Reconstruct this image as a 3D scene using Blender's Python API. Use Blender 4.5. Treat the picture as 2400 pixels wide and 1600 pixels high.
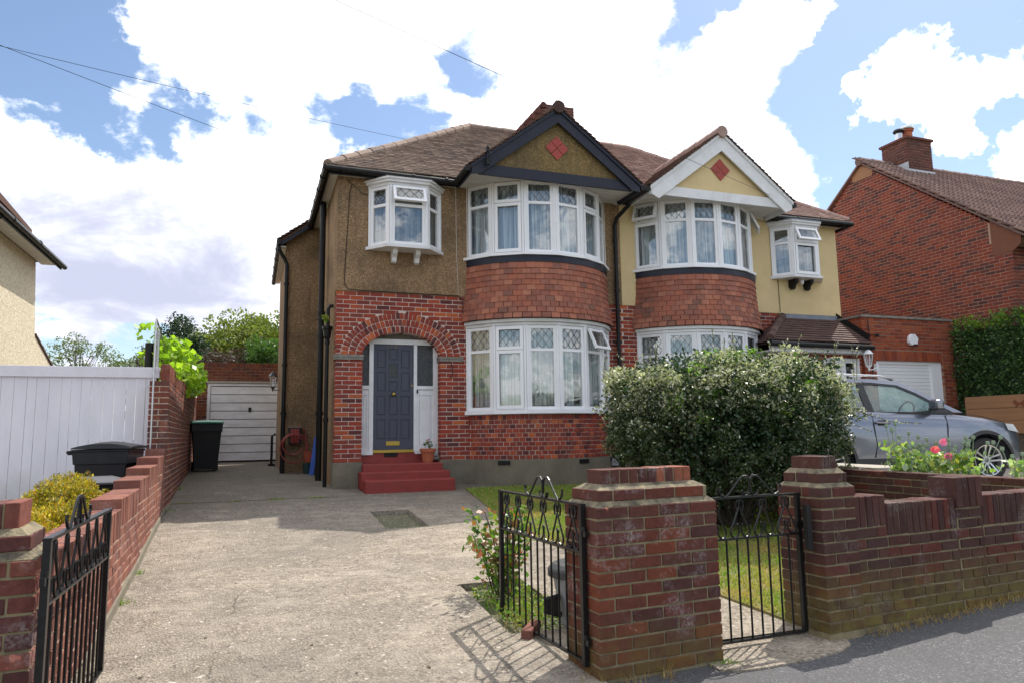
import bpy, bmesh, math, random
import numpy as np
from mathutils import Matrix, Vector
for o in list(bpy.data.objects): bpy.data.objects.remove(o)
SC = bpy.context.scene
COL = SC.collection
rng = np.random.default_rng(7)
random.seed(7)
rad = math.radians
# ------------------------------------------------------------------ camera
cam_d = bpy.data.cameras.new('camera'); cam = bpy.data.objects.new('camera', cam_d); COL.objects.link(cam)
cam_d.sensor_width = 36; cam_d.lens = 25.05; cam_d.clip_start = .05; cam_d.clip_end = 2000
_th, _ps, _ro = rad(7.35), rad(19.95), rad(-.87)
_F = Vector((math.sin(_ps), math.cos(_ps), 0)); _R = Vector((math.cos(_ps), -math.sin(_ps), 0)); _Z = Vector((0, 0, 1))
_fw = _F*math.cos(_th) + _Z*math.sin(_th); _up = -_F*math.sin(_th) + _Z*math.cos(_th)
_r2 = _R*math.cos(_ro) + _up*math.sin(_ro); _u2 = -_R*math.sin(_ro) + _up*math.cos(_ro)
CAMP = Vector((0, 0, 1.42))
cam.matrix_world = Matrix(((_r2.x, _u2.x, -_fw.x, CAMP.x), (_r2.y, _u2.y, -_fw.y, CAMP.y), (_r2.z, _u2.z, -_fw.z, CAMP.z), (0, 0, 0, 1)))
SC.camera = cam
# ------------------------------------------------------------------ sky, sun, exposure
SUN_EL, SUN_AZ = rad(56.8), rad(54)          # azimuth measured from +Y towards +X
EXPO = .45
SC.view_settings.view_transform = 'Standard'; SC.view_settings.look = 'None'
SC.view_settings.exposure = EXPO; SC.view_settings.gamma = 1; SC.view_settings.use_curve_mapping = False
SC.cycles.use_denoising = True
SC.cycles.max_bounces = 8; SC.cycles.transparent_max_bounces = 16
def dirv(az, el): return (math.sin(rad(az))*math.cos(rad(el)), math.cos(rad(az))*math.cos(rad(el)), math.sin(rad(el)))
def build_world():
    w = bpy.data.worlds.new('World'); SC.world = w; w.use_nodes = True
    nt = w.node_tree; nt.nodes.clear(); N = nt.nodes.new; L = nt.links.new
    out = N('ShaderNodeOutputWorld'); bg = N('ShaderNodeBackground'); bg2 = N('ShaderNodeBackground'); mix = N('ShaderNodeMixShader')
    sky = N('ShaderNodeTexSky'); sky.sky_type = 'NISHITA'; sky.sun_disc = False
    sky.sun_elevation = SUN_EL; sky.sun_rotation = SUN_AZ; sky.air_density = 1.0; sky.dust_density = .6; sky.ozone_density = 1.5
    bg.inputs[1].default_value = SKY
    L(sky.outputs[0], bg.inputs[0])
    tc = N('ShaderNodeTexCoord'); nrm = N('ShaderNodeVectorMath'); nrm.operation = 'NORMALIZE'; L(tc.outputs['Generated'], nrm.inputs[0])
    D = nrm.outputs[0]
    wn = N('ShaderNodeTexNoise'); wn.inputs['Scale'].default_value = 9; wn.inputs['Detail'].default_value = 9; wn.inputs['Roughness'].default_value = .62; L(D, wn.inputs['Vector'])
    ws = N('ShaderNodeVectorMath'); ws.operation = 'SUBTRACT'; L(wn.outputs['Color'], ws.inputs[0]); ws.inputs[1].default_value = (.5, .5, .5)
    wm = N('ShaderNodeVectorMath'); wm.operation = 'MULTIPLY_ADD'; L(ws.outputs[0], wm.inputs[0]); wm.inputs[1].default_value = (.17, .17, .17); L(D, wm.inputs[2])
    wz = N('ShaderNodeVectorMath'); wz.operation = 'NORMALIZE'; L(wm.outputs[0], wz.inputs[0]); DW = wz.outputs[0]
    # clouds: noise on the direction, stretched towards the horizon
    sep = N('ShaderNodeSeparateXYZ'); L(D, sep.inputs[0])
    zz = N('ShaderNodeMath'); zz.operation = 'MAXIMUM'; L(sep.outputs[2], zz.inputs[0]); zz.inputs[1].default_value = .02
    add = N('ShaderNodeMath'); add.operation = 'ADD'; L(zz.outputs[0], add.inputs[0]); add.inputs[1].default_value = .35
    dv = N('ShaderNodeVectorMath'); dv.operation = 'DIVIDE'; L(D, dv.inputs[0])
    cmb = N('ShaderNodeCombineXYZ'); [L(add.outputs[0], cmb.inputs[i]) for i in range(3)]; L(cmb.outputs[0], dv.inputs[1])
    def noise(vec, sc, det, rough, dist=0):
        n = N('ShaderNodeTexNoise'); n.inputs['Scale'].default_value = sc; n.inputs['Detail'].default_value = det
        n.inputs['Roughness'].default_value = rough; n.inputs['Distortion'].default_value = dist; L(vec, n.inputs['Vector']); return n.outputs[0]
    def math_(op, a, b):
        m = N('ShaderNodeMath'); m.operation = op
        for i, q in enumerate((a, b)):
            if isinstance(q, (int, float)): m.inputs[i].default_value = q
            else: L(q, m.inputs[i])
        return m.outputs[0]
    n1 = noise(dv.outputs[0], 4.6, 13, .64, .2)
    acc = math_('MULTIPLY', math_('SUBTRACT', n1, .5), 4.2)
    acc = math_('ADD', acc, .30)
    bk = N('ShaderNodeMapRange'); bk.interpolation_type = 'SMOOTHSTEP'; L(sep.outputs[1], bk.inputs[0]); bk.inputs[1].default_value = .1; bk.inputs[2].default_value = -.7; bk.inputs[3].default_value = 0; bk.inputs[4].default_value = -.38
    acc = math_('ADD', acc, bk.outputs[0])
    def blob(az, el, r, wgt):
        nonlocal acc
        d = N('ShaderNodeVectorMath'); d.operation = 'DOT_PRODUCT'; L(DW, d.inputs[0]); d.inputs[1].default_value = dirv(az, el)
        m = N('ShaderNodeMapRange'); m.interpolation_type = 'SMOOTHSTEP'; L(d.outputs['Value'], m.inputs[0])
        m.inputs[1].default_value = math.cos(rad(r)); m.inputs[2].default_value = math.cos(rad(r*.15)); m.inputs[3].default_value = 0; m.inputs[4].default_value = wgt
        acc = math_('ADD', acc, m.outputs[0])
    for az, el, r, wg in BLOBS: blob(az, el, r, wg)
    cr = N('ShaderNodeMapRange'); cr.interpolation_type = 'SMOOTHSTEP'; L(acc, cr.inputs[0]); cr.inputs[1].default_value = -.32; cr.inputs[2].default_value = .42
    # cloud tone: brilliant white with lavender grey undersides
    n2 = noise(dv.outputs[0], 3.6, 7, .6, .3)
    g0 = math_('MULTIPLY', math_('SUBTRACT', n2, .5), 3.4)
    acc = math_('ADD', g0, .15)
    for az, el, r, wg in GREYS: blob(az, el, r, wg)
    gm = N('ShaderNodeMapRange'); gm.interpolation_type = 'SMOOTHSTEP'; L(acc, gm.inputs[0]); gm.inputs[1].default_value = .15; gm.inputs[2].default_value = 2.1
    mc = N('ShaderNodeMixRGB'); L(gm.outputs[0], mc.inputs[0]); mc.inputs[1].default_value = (1.0, 1.0, 1.02, 1); mc.inputs[2].default_value = (.34, .36, .46, 1)
    L(mc.outputs[0], bg2.inputs[0]); bg2.inputs[1].default_value = CLOUD
    L(cr.outputs[0], mix.inputs[0]); L(bg.outputs[0], mix.inputs[1]); L(bg2.outputs[0], mix.inputs[2]); L(mix.outputs[0], out.inputs[0])
SKY, CLOUD = .125, 1.45
BLOBS = [(-18, 30, 9, -1.0), (-14, 25.5, 6, -1.0), (-9, 23.3, 4.5, -.9), (-5.5, 22, 3, -.6), (5, 23.2, 3.2, -.5), (8, 23.8, 3.4, -.65), (12.8, 23.6, 3.2, -.6), (0, 22.8, 2.6, -.4),
         (18.2, 29, 3.2, -.8), (20.8, 24, 2.4, -.6), (36, 33, 4, -.9), (47, 29.5, 6, -1.2), (53, 28, 7, -1.2), (44.5, 24, 4, -1.1), (46.5, 19.5, 5, -1.2), (50, 16, 6, -1.1), (57, 26, 8, -1.0), (60, 20, 9, -.8),
         (46, 12, 5, -.9), (-7.5, 6, 3, -.8), (51, 24.4, 3.2, 1.6), (54, 22.6, 3.4, 1.6), (57, 23.5, 3.6, 1.5), (49.5, 22, 2.2, 1.3), (53.4, 19.2, 1.8, 1.3), (57, 17, 2.6, 1.5),
         (40, 29.6, 3.6, 1.2), (42.9, 28.8, 2.4, 1.3), (25, 25, 9, .5), (32, 21, 9, .8), (40, 18, 6, .5), (5, 32, 9, .6), (-5, 28, 6, .5), (0, 14, 12, .5), (-14, 14, 8, .6)]
GREYS = [(-8, 12.5, 12, 1.1), (-13, 11, 9, .6), (-2, 11.5, 8, .7), (36, 25, 8, 1.0), (32, 26, 5, .35), (1, 22, 8, -.5), (20, 30, 10, -.6)]
build_world()
sd = bpy.data.lights.new('sun', 'SUN'); sd.energy = 4.2; sd.angle = rad(.53); sd.color = (1, .935, .84)
sun = bpy.data.objects.new('sun', sd); COL.objects.link(sun)
_sv = Vector((math.sin(SUN_AZ)*math.cos(SUN_EL), math.cos(SUN_AZ)*math.cos(SUN_EL), math.sin(SUN_EL)))
sun.rotation_euler = _sv.to_track_quat('Z', 'Y').to_euler(); sun.location = (20, 20, 40)

# ------------------------------------------------------------------ terrain
GYP = [-50, 3.6, 5.86, 7.5, 8.7, 10.3, 12.2, 17.4, 19.4, 60]
GZP = [0, 0, .15, .245, .35, .45, .565, .77, .82, .85]
def g(y): return float(np.interp(y, GYP, GZP))
def pave(x): return max(0., min(.3, .045*(x - 3.9)))
WA = math.atan(.078); WT = Vector((math.cos(WA), math.sin(WA), 0)); WN = Vector((math.sin(WA), -math.cos(WA), 0)); W0 = Vector((1.9, 3.84, 0))
def wally(x): return 3.84 + .078*(x - 1.9)

# ------------------------------------------------------------------ materials
def new_mat(name):
    m = bpy.data.materials.new(name); m.use_nodes = True
    nt = m.node_tree; b = nt.nodes['Principled BSDF']; return m, nt, b
def setin(b, k, v):
    if k in b.inputs: b.inputs[k].default_value = v
def ramp(nt, fac, stops, interp='LINEAR'):
    r = nt.nodes.new('ShaderNodeValToRGB'); r.color_ramp.interpolation = interp
    e = r.color_ramp.elements
    while len(e) < len(stops): e.new(.5)
    for i, (p, c) in enumerate(stops): e[i].position = p; e[i].color = (*c, 1)
    nt.links.new(fac, r.inputs[0]); return r.outputs[0]
def posn(nt, scale=(1, 1, 1)):
    gm = nt.nodes.new('ShaderNodeNewGeometry'); mp = nt.nodes.new('ShaderNodeMapping'); mp.inputs['Scale'].default_value = scale
    nt.links.new(gm.outputs['Position'], mp.inputs[0]); return mp.outputs[0], gm
def noisen(nt, vec, sc, det=4, rough=.6):
    n = nt.nodes.new('ShaderNodeTexNoise'); n.inputs['Scale'].default_value = sc; n.inputs['Detail'].default_value = det; n.inputs['Roughness'].default_value = rough
    nt.links.new(vec, n.inputs['Vector']); return n.outputs[0]
def vor(nt, vec, sc, out='Color', feat='F1'):
    n = nt.nodes.new('ShaderNodeTexVoronoi'); n.feature = feat; n.inputs['Scale'].default_value = sc; nt.links.new(vec, n.inputs['Vector']); return n.outputs[out]
def mixc(nt, fac, a, b, mode='MIX'):
    m = nt.nodes.new('ShaderNodeMixRGB'); m.blend_type = mode
    for i, q in ((0, fac), (1, a), (2, b)):
        if isinstance(q, (int, float)): m.inputs[i].default_value = q
        elif isinstance(q, tuple): m.inputs[i].default_value = (*q, 1) if len(q) == 3 else q
        else: nt.links.new(q, m.inputs[i])
    return m.outputs[0]
def mth(nt, op, a, b=0.):
    m = nt.nodes.new('ShaderNodeMath'); m.operation = op
    for i, q in ((0, a), (1, b)):
        if isinstance(q, (int, float)): m.inputs[i].default_value = q
        else: nt.links.new(q, m.inputs[i])
    return m.outputs[0]
def mrange(nt, v, a, b, c=0., d=1.):
    m = nt.nodes.new('ShaderNodeMapRange'); nt.links.new(v, m.inputs[0])
    for i, q in enumerate((a, b, c, d)): m.inputs[i+1].default_value = q
    return m.outputs[0]
def sepz(nt, vec, i=2):
    s = nt.nodes.new('ShaderNodeSeparateXYZ'); nt.links.new(vec, s.inputs[0]); return s.outputs[i]
def bump(nt, b, h, strength=.5, dist=.01):
    n = nt.nodes.new('ShaderNodeBump'); n.inputs['Strength'].default_value = strength; n.inputs['Distance'].default_value = dist
    nt.links.new(h, n.inputs['Height']); nt.links.new(n.outputs[0], b.inputs['Normal'])
def rnd(nt, gm):
    oi = nt.nodes.new('ShaderNodeObjectInfo')
    return mth(nt, 'FRACT', mth(nt, 'ADD', oi.outputs['Random'], gm.outputs['Random Per Island']))
def plain(name, col, rough=.6, metal=0, col2=None, ns=6, bs=None, bstr=.3, bd=.003, spec=.5, scale=(1, 1, 1), coat=0):
    m, nt, b = new_mat(name); b.inputs['Roughness'].default_value = rough; b.inputs['Metallic'].default_value = metal; setin(b, 'Specular IOR Level', spec); setin(b, 'Coat Weight', coat)
    v, gm = posn(nt, scale)
    if col2:
        f = mrange(nt, noisen(nt, v, ns, 6, .65), .35, .65)
        nt.links.new(mixc(nt, f, col, col2), b.inputs['Base Color'])
    else: b.inputs['Base Color'].default_value = (*col, 1)
    if bs: bump(nt, b, noisen(nt, v, bs, 4), bstr, bd)
    return m
def brickmat(name, pal, dark=.55, rough=.85, moss=None, white=0, chip=None):
    m, nt, b = new_mat(name); b.inputs['Roughness'].default_value = rough; setin(b, 'Specular IOR Level', .3)
    v, gm = posn(nt)
    r = rnd(nt, gm)
    n = len(pal); c = ramp(nt, r, [(i/n, p) for i, p in enumerate(pal)], 'CONSTANT')
    f = mrange(nt, noisen(nt, v, 28, 6, .7), .3, .72)
    c = mixc(nt, f, c, mixc(nt, 1., c, (dark, dark, dark), 'MULTIPLY'))
    f2 = mrange(nt, noisen(nt, v, 3.1, 4), .45, .75, 0, .55)
    c = mixc(nt, f2, c, mixc(nt, .8, c, (.09, .05, .045)))
    if chip:
        f3 = mrange(nt, noisen(nt, v, 9, 3, .4), .70, .73, 0, 1)
        c = mixc(nt, f3, c, chip)
    if white:
        f4 = mth(nt, 'MULTIPLY', mrange(nt, noisen(nt, v, 3.7, 5, .7), .54, .72), mrange(nt, noisen(nt, v, 60, 3), .4, .6))
        c = mixc(nt, mth(nt, 'MULTIPLY', f4, white), c, (.5, .47, .48))
    if moss:
        z = sepz(nt, v); hz = mrange(nt, mth(nt, 'ADD', z, mth(nt, 'MULTIPLY', noisen(nt, v, 4, 5), .35)), moss[0], moss[1], 1, 0)
        c = mixc(nt, mth(nt, 'MULTIPLY', hz, mrange(nt, noisen(nt, v, 11, 4), .35, .6, .35, 1.)), c, moss[2])
    nt.links.new(c, b.inputs['Base Color'])
    bump(nt, b, noisen(nt, v, 120, 4, .7), .5, .004)
    return m
RED = [(.36, .066, .034), (.29, .052, .030), (.43, .085, .034), (.21, .044, .034), (.33, .062, .034), (.52, .13, .042), (.26, .052, .036), (.34, .058, .032), (.30, .05, .03), (.12, .032, .03), (.23, .055, .04), (.25, .038, .026)]
M_BRICK = brickmat('house_brick', RED, .7)
M_BAYB = brickmat('bay_brick', RED + [(.12, .045, .04), (.30, .10, .06), (.11, .09, .06)])
M_STREET = brickmat('street_brick', [(0.123, 0.0369, 0.023), (0.0984, 0.0312, 0.023), (0.1476, 0.0394, 0.0221), (0.082, 0.0279, 0.0221), (0.1886, 0.0476, 0.0205), (0.1148, 0.041, 0.0295), (0.1353, 0.0377, 0.0246), (0.1435, 0.0361, 0.0213)], .5, .8, (.12, .50, (.13, .095, .025)), .45, (.42, .15, .10))
M_CAP = brickmat('cap_brick', [(0.1275, 0.0425, 0.0306), (0.0935, 0.0306, 0.0255), (0.391, 0.1275, 0.0638), (0.1105, 0.0382, 0.0298), (0.085, 0.0298, 0.0255), (0.34, 0.1105, 0.0595), (0.102, 0.034, 0.0255)], .55, .85, None, .5)
M_STREETR = brickmat('front_wall_brick', [(0.085, 0.0299, 0.0211), (0.068, 0.0258, 0.0204), (0.0952, 0.0354, 0.0258), (0.1156, 0.0286, 0.019), (0.0782, 0.034, 0.0272), (0.0612, 0.0231, 0.0204)], .55, .85, (.12, .66, (.17, .14, .035)), .3)
M_SOLD = brickmat('soldier_brick', [(0.09, 0.0324, 0.027), (0.108, 0.045, 0.0297), (0.0765, 0.0306, 0.027), (0.135, 0.054, 0.0315)], .5, .9, (.0, .1, (.1, .08, .03)), .25)
M_LEFTP = brickmat('left_pillar_brick', [(.12, .04, .034), (.16, .05, .04), (.09, .033, .030), (.22, .07, .05)], .5, .85, None, .3, (.40, .14, .10))
M_SIDE = brickmat('side_wall_brick', [(0.243, 0.0945, 0.0648), (0.216, 0.081, 0.0585), (0.279, 0.108, 0.072), (0.189, 0.0765, 0.0585), (0.252, 0.108, 0.081)], .7, .85, None, .35)
M_HIGH = brickmat('high_wall_brick', [(.26, .075, .045), (.22, .065, .045), (.30, .09, .045), (.15, .06, .05), (.18, .07, .055)], .5, .9, None, .5)
M_GAR = brickmat('garage_brick', [(.22, .065, .032), (.18, .052, .032), (.25, .08, .04), (.14, .05, .035)], .55)
M_GAR2 = brickmat('new_garage_brick', [(0.336, 0.072, 0.028), (0.288, 0.06, 0.0256), (0.368, 0.088, 0.032), (0.24, 0.048, 0.024), (0.32, 0.08, 0.04)], .7)
M_RH = brickmat('red_house_brick', [(0.2214, 0.0451, 0.0246), (0.1968, 0.041, 0.0246), (0.1148, 0.0328, 0.0279), (0.082, 0.0295, 0.0271), (0.246, 0.0533, 0.0279), (0.1722, 0.0377, 0.0246), (0.2214, 0.0492, 0.0295)], .75)
M_CHIM = brickmat('chimney_brick', [(.14, .052, .04), (.11, .042, .036), (.17, .06, .045)], .6)
M_TILEH = brickmat('hanging_tile', [(.37, .135, .085), (.34, .12, .077), (.41, .155, .097), (.29, .11, .077), (.35, .14, .097), (.38, .13, .08), (.25, .115, .082), (.43, .175, .11)], .75, .85)
M_ROOF = brickmat('roof_tile_old', [(.28, .21, .17), (.24, .18, .15), (.31, .235, .19), (.21, .16, .14), (.29, .21, .17), (.33, .25, .20)], .75, .9)
M_ROOFG = brickmat('gable_tile', [(.10, .055, .04), (.08, .048, .038), (.13, .075, .05), (.115, .06, .042)], .55, .9)
M_ROOFP = brickmat('new_roof_tile', [(.33, .21, .18), (.37, .24, .20), (.30, .19, .165), (.40, .27, .23)], .8, .8)
M_ROOFR = brickmat('concrete_tile', [(.26, .17, .145), (.23, .15, .13), (.29, .19, .16), (.20, .135, .12)], .6, .85)
M_PORT = brickmat('porch_tile', [(.13, .075, .062), (.11, .065, .058), (.15, .09, .075)], .6, .8)
M_TILER = plain('red_quarry_tile', (.36, .055, .04), .7, col2=(.30, .05, .04), ns=9)
M_MORT = plain('pale_mortar', (.62, .50, .45), .9, col2=(.52, .42, .37), ns=14)
M_MORTY = plain('old_mortar', (.27, .22, .125), .95, col2=(.15, .125, .075), ns=9, bs=90, bd=.006)
M_LEDGE = plain('mossy_mortar', (.25, .21, .13), .95, col2=(.07, .06, .045), ns=13, bs=60, bstr=.8, bd=.01)
M_MORTS = plain('side_mortar', (.60, .50, .40), .95, col2=(.46, .37, .28), ns=9)
M_MORTR = plain('grey_mortar', (.40, .27, .20), .95, col2=(.32, .20, .15), ns=9)
M_MORTG = plain('garage_mortar', (.30, .20, .14), .95, col2=(.22, .15, .11), ns=9)
def dash(name, cols, sc=55, rough=.95, stain=None):
    m, nt, b = new_mat(name); b.inputs['Roughness'].default_value = rough; setin(b, 'Specular IOR Level', .2)
    v, gm = posn(nt)
    s = nt.nodes.new('ShaderNodeSeparateColor'); nt.links.new(vor(nt, v, sc), s.inputs[0])
    c = ramp(nt, s.outputs[0], [(0, cols[0]), (.3, cols[1]), (.6, cols[2]), (.9, cols[3])])
    s2 = nt.nodes.new('ShaderNodeSeparateColor'); nt.links.new(vor(nt, v, sc*.45), s2.inputs[0])
    c = mixc(nt, .45, c, ramp(nt, s2.outputs[1], [(0, cols[0]), (.4, cols[1]), (.7, cols[2]), (1, cols[3])]))
    if stain:
        c = mixc(nt, mrange(nt, noisen(nt, v, 1.3, 5, .6), .42, .72, 0, .75), c, mixc(nt, .7, c, stain))
        vv, _ = posn(nt, (5, 5, .5)); c = mixc(nt, mrange(nt, noisen(nt, vv, 1.2, 4), .5, .75, 0, .4), c, stain)
    nt.links.new(c, b.inputs['Base Color'])
    bump(nt, b, vor(nt, v, sc, 'Distance'), .7, .012)
    return m
M_DASH = dash('brown_pebbledash', [(0.1537, 0.0952, 0.0512), (0.2434, 0.1525, 0.0805), (0.3202, 0.205, 0.1098), (0.4868, 0.3416, 0.2135)], 95, stain=(.05, .045, .038))
M_DASHG = dash('gable_pebbledash', [(.11, .07, .032), (.18, .12, .05), (.25, .17, .068), (.36, .27, .135)], 90, stain=(.05, .05, .04))
M_CREAM = plain('cream_render', (.68, .53, .285), .9, col2=(.61, .47, .25), ns=2.5, bs=120, bstr=.6, bd=.01)
M_CREAM2 = dash('cream_pebbledash', [(.42, .36, .25), (.55, .48, .35), (.62, .56, .42), (.70, .65, .52)], 45)
M_PLINTH = plain('cement_plinth', (.19, .165, .12), .9, col2=(.13, .115, .085), ns=3.2, bs=60, bstr=.3, bd=.004)
M_WHITE = plain('white_upvc', (.80, .80, .82), .32)
M_WPAINT = plain('white_paint', (.72, .72, .74), .5, col2=(.62, .62, .62), ns=4)
M_SOFF = plain('soffit_white', (.66, .65, .62), .6, col2=(.52, .51, .47), ns=3, scale=(1, 14, 1))
M_BLACKP = plain('black_gloss_paint', (.022, .022, .028), .38, col2=(.035, .035, .045), ns=5, bs=30, bstr=.1)
M_NAVY = plain('blue_black_paint', (.014, .016, .028), .45, col2=(.02, .022, .036), ns=4, spec=.3)
M_PIPE = plain('black_pipe', (.008, .008, .009), .42, col2=(.014, .014, .014), ns=8, spec=.25)
M_IRON = plain('black_iron', (.006, .006, .007), .34, col2=(.012, .012, .013), ns=30, bs=80, bstr=.25, spec=.35)
M_DOOR = plain('slate_blue_door', (.066, .071, .098), .5, col2=(.060, .065, .09), ns=3, spec=.3)
M_DOORD = plain('door_groove', (.045, .05, .085), .5)
M_BRASS = plain('brass', (.42, .29, .07), .35, 1)
M_OBSC = plain('obscured_glass', (.045, .048, .052), .12, bs=45, bstr=.9, bd=.012, col2=(.022, .024, .028), ns=20)
M_STEP = plain('red_step_paint', (.26, .028, .022), .55, col2=(.20, .025, .02), ns=6, bs=40, bstr=.25, bd=.004)
M_LEAD = plain('lead_strip', (.10, .10, .11), .5, .3)
M_LEADS = plain('lead_flashing', (.22, .24, .28), .6, col2=(.16, .18, .22), ns=5)
M_DARK = plain('dark_void', (.01, .01, .01), .9)
M_ROOM = plain('room_wall', (.22, .20, .18), .9)
M_TERRA = plain('terracotta', (.42, .12, .05), .8, col2=(.35, .10, .05), ns=15)
M_RUBBER = plain('tyre_rubber', (.014, .014, .015), .8)
M_CHROME = plain('alloy', (.55, .56, .58), .28, .9)
M_BIN = plain('black_bin', (.010, .010, .014), .45, col2=(.015, .015, .019), ns=6, bs=40, bstr=.1, spec=.3)
M_BING = plain('green_bin_lid', (.01, .20, .12), .35)
M_BINGREY = plain('grey_bin', (.30, .30, .32), .5)
M_FENCE = plain('white_painted_boards', (.76, .74, .80), .6, col2=(.66, .64, .70), ns=2.5, scale=(1, 1, .3))
def dirty(m, z0, z1, col, amt):
    nt = m.node_tree; b = nt.nodes['Principled BSDF']; l = b.inputs['Base Color'].links[0]; src = l.from_socket; v, _ = posn(nt)
    f = mrange(nt, mth(nt, 'ADD', sepz(nt, v), mth(nt, 'MULTIPLY', noisen(nt, v, 7, 6, .7), .5)), z0, z1, amt, 0); nt.links.new(mixc(nt, f, src, col), b.inputs['Base Color'])
dirty(M_FENCE, .75, 1.35, (.34, .34, .24), .6)
M_STONE = plain('grey_stone', (.26, .24, .21), .9, col2=(.15, .14, .12), ns=12, bs=60)
M_WOODB = plain('brown_timber', (.30, .15, .07), .7, col2=(.24, .12, .055), ns=3, scale=(.4, .4, 6))
M_BARK = plain('bark', (.08, .06, .045), .9, col2=(.05, .04, .03), ns=8)
M_HOSE = plain('red_hose', (.30, .05, .04), .5)
M_BLUE = plain('blue_board', (.04, .12, .50), .5)
M_ORANGE = plain('orange_plastic', (.40, .08, .03), .5)
M_SOIL = plain('soil', (.07, .055, .04), .95, col2=(.12, .09, .06), ns=25, bs=50, bstr=.8, bd=.02)
def curtain_mat(name, col, tr=.3):
    m, nt, b = new_mat(name); b.inputs['Base Color'].default_value = (*col, 1); b.inputs['Roughness'].default_value = .9
    v, _ = posn(nt, (1, 1, .02)); nt.links.new(mixc(nt, mrange(nt, noisen(nt, v, 22, 2), .42, .6), col, tuple(c*.42 for c in col)), b.inputs['Base Color'])  # dark upright stripes put the shade of folds into the cloth colour
    return m
M_NET = curtain_mat('net_curtain', (.74, .76, .74)); M_NET2 = curtain_mat('pale_curtain', (.74, .80, .84)); M_BLIND = curtain_mat('frosted_blind', (.20, .24, .28))
def glass_mat(name, tint=(.93, .95, .95), fac=.16, rough=0.0, extra=.75):
    m = bpy.data.materials.new(name); m.use_nodes = True; nt = m.node_tree; nt.nodes.clear(); N = nt.nodes.new
    o = N('ShaderNodeOutputMaterial'); t = N('ShaderNodeBsdfTransparent'); t.inputs[0].default_value = (*tint, 1); gl = N('ShaderNodeBsdfGlossy'); gl.inputs['Roughness'].default_value = rough
    gi = N('ShaderNodeNewGeometry'); dt = N('ShaderNodeVectorMath'); dt.operation = 'DOT_PRODUCT'; nt.links.new(gi.outputs['Normal'], dt.inputs[0]); nt.links.new(gi.outputs['Incoming'], dt.inputs[1])
    sch = mth(nt, 'ADD', mth(nt, 'MULTIPLY', mth(nt, 'POWER', mth(nt, 'SUBTRACT', 1., mth(nt, 'ABSOLUTE', dt.outputs['Value'])), 5.), .96), .04)
    f = mth(nt, 'MINIMUM', mth(nt, 'ADD', mth(nt, 'MULTIPLY', sch, 1.5), fac), extra)
    v, _ = posn(nt); bp = N('ShaderNodeBump'); bp.inputs['Strength'].default_value = .06; bp.inputs['Distance'].default_value = .05
    nt.links.new(noisen(nt, v, 2.2, 2), bp.inputs['Height']); nt.links.new(bp.outputs[0], gl.inputs['Normal'])
    mx = N('ShaderNodeMixShader'); nt.links.new(f, mx.inputs[0]); nt.links.new(t.outputs[0], mx.inputs[1]); nt.links.new(gl.outputs[0], mx.inputs[2]); nt.links.new(mx.outputs[0], o.inputs[0])
    return m
M_GLASS = glass_mat('window_glass', fac=.09)
M_CARG = glass_mat('car_glass', (.70, .83, .81), .03)
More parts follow.
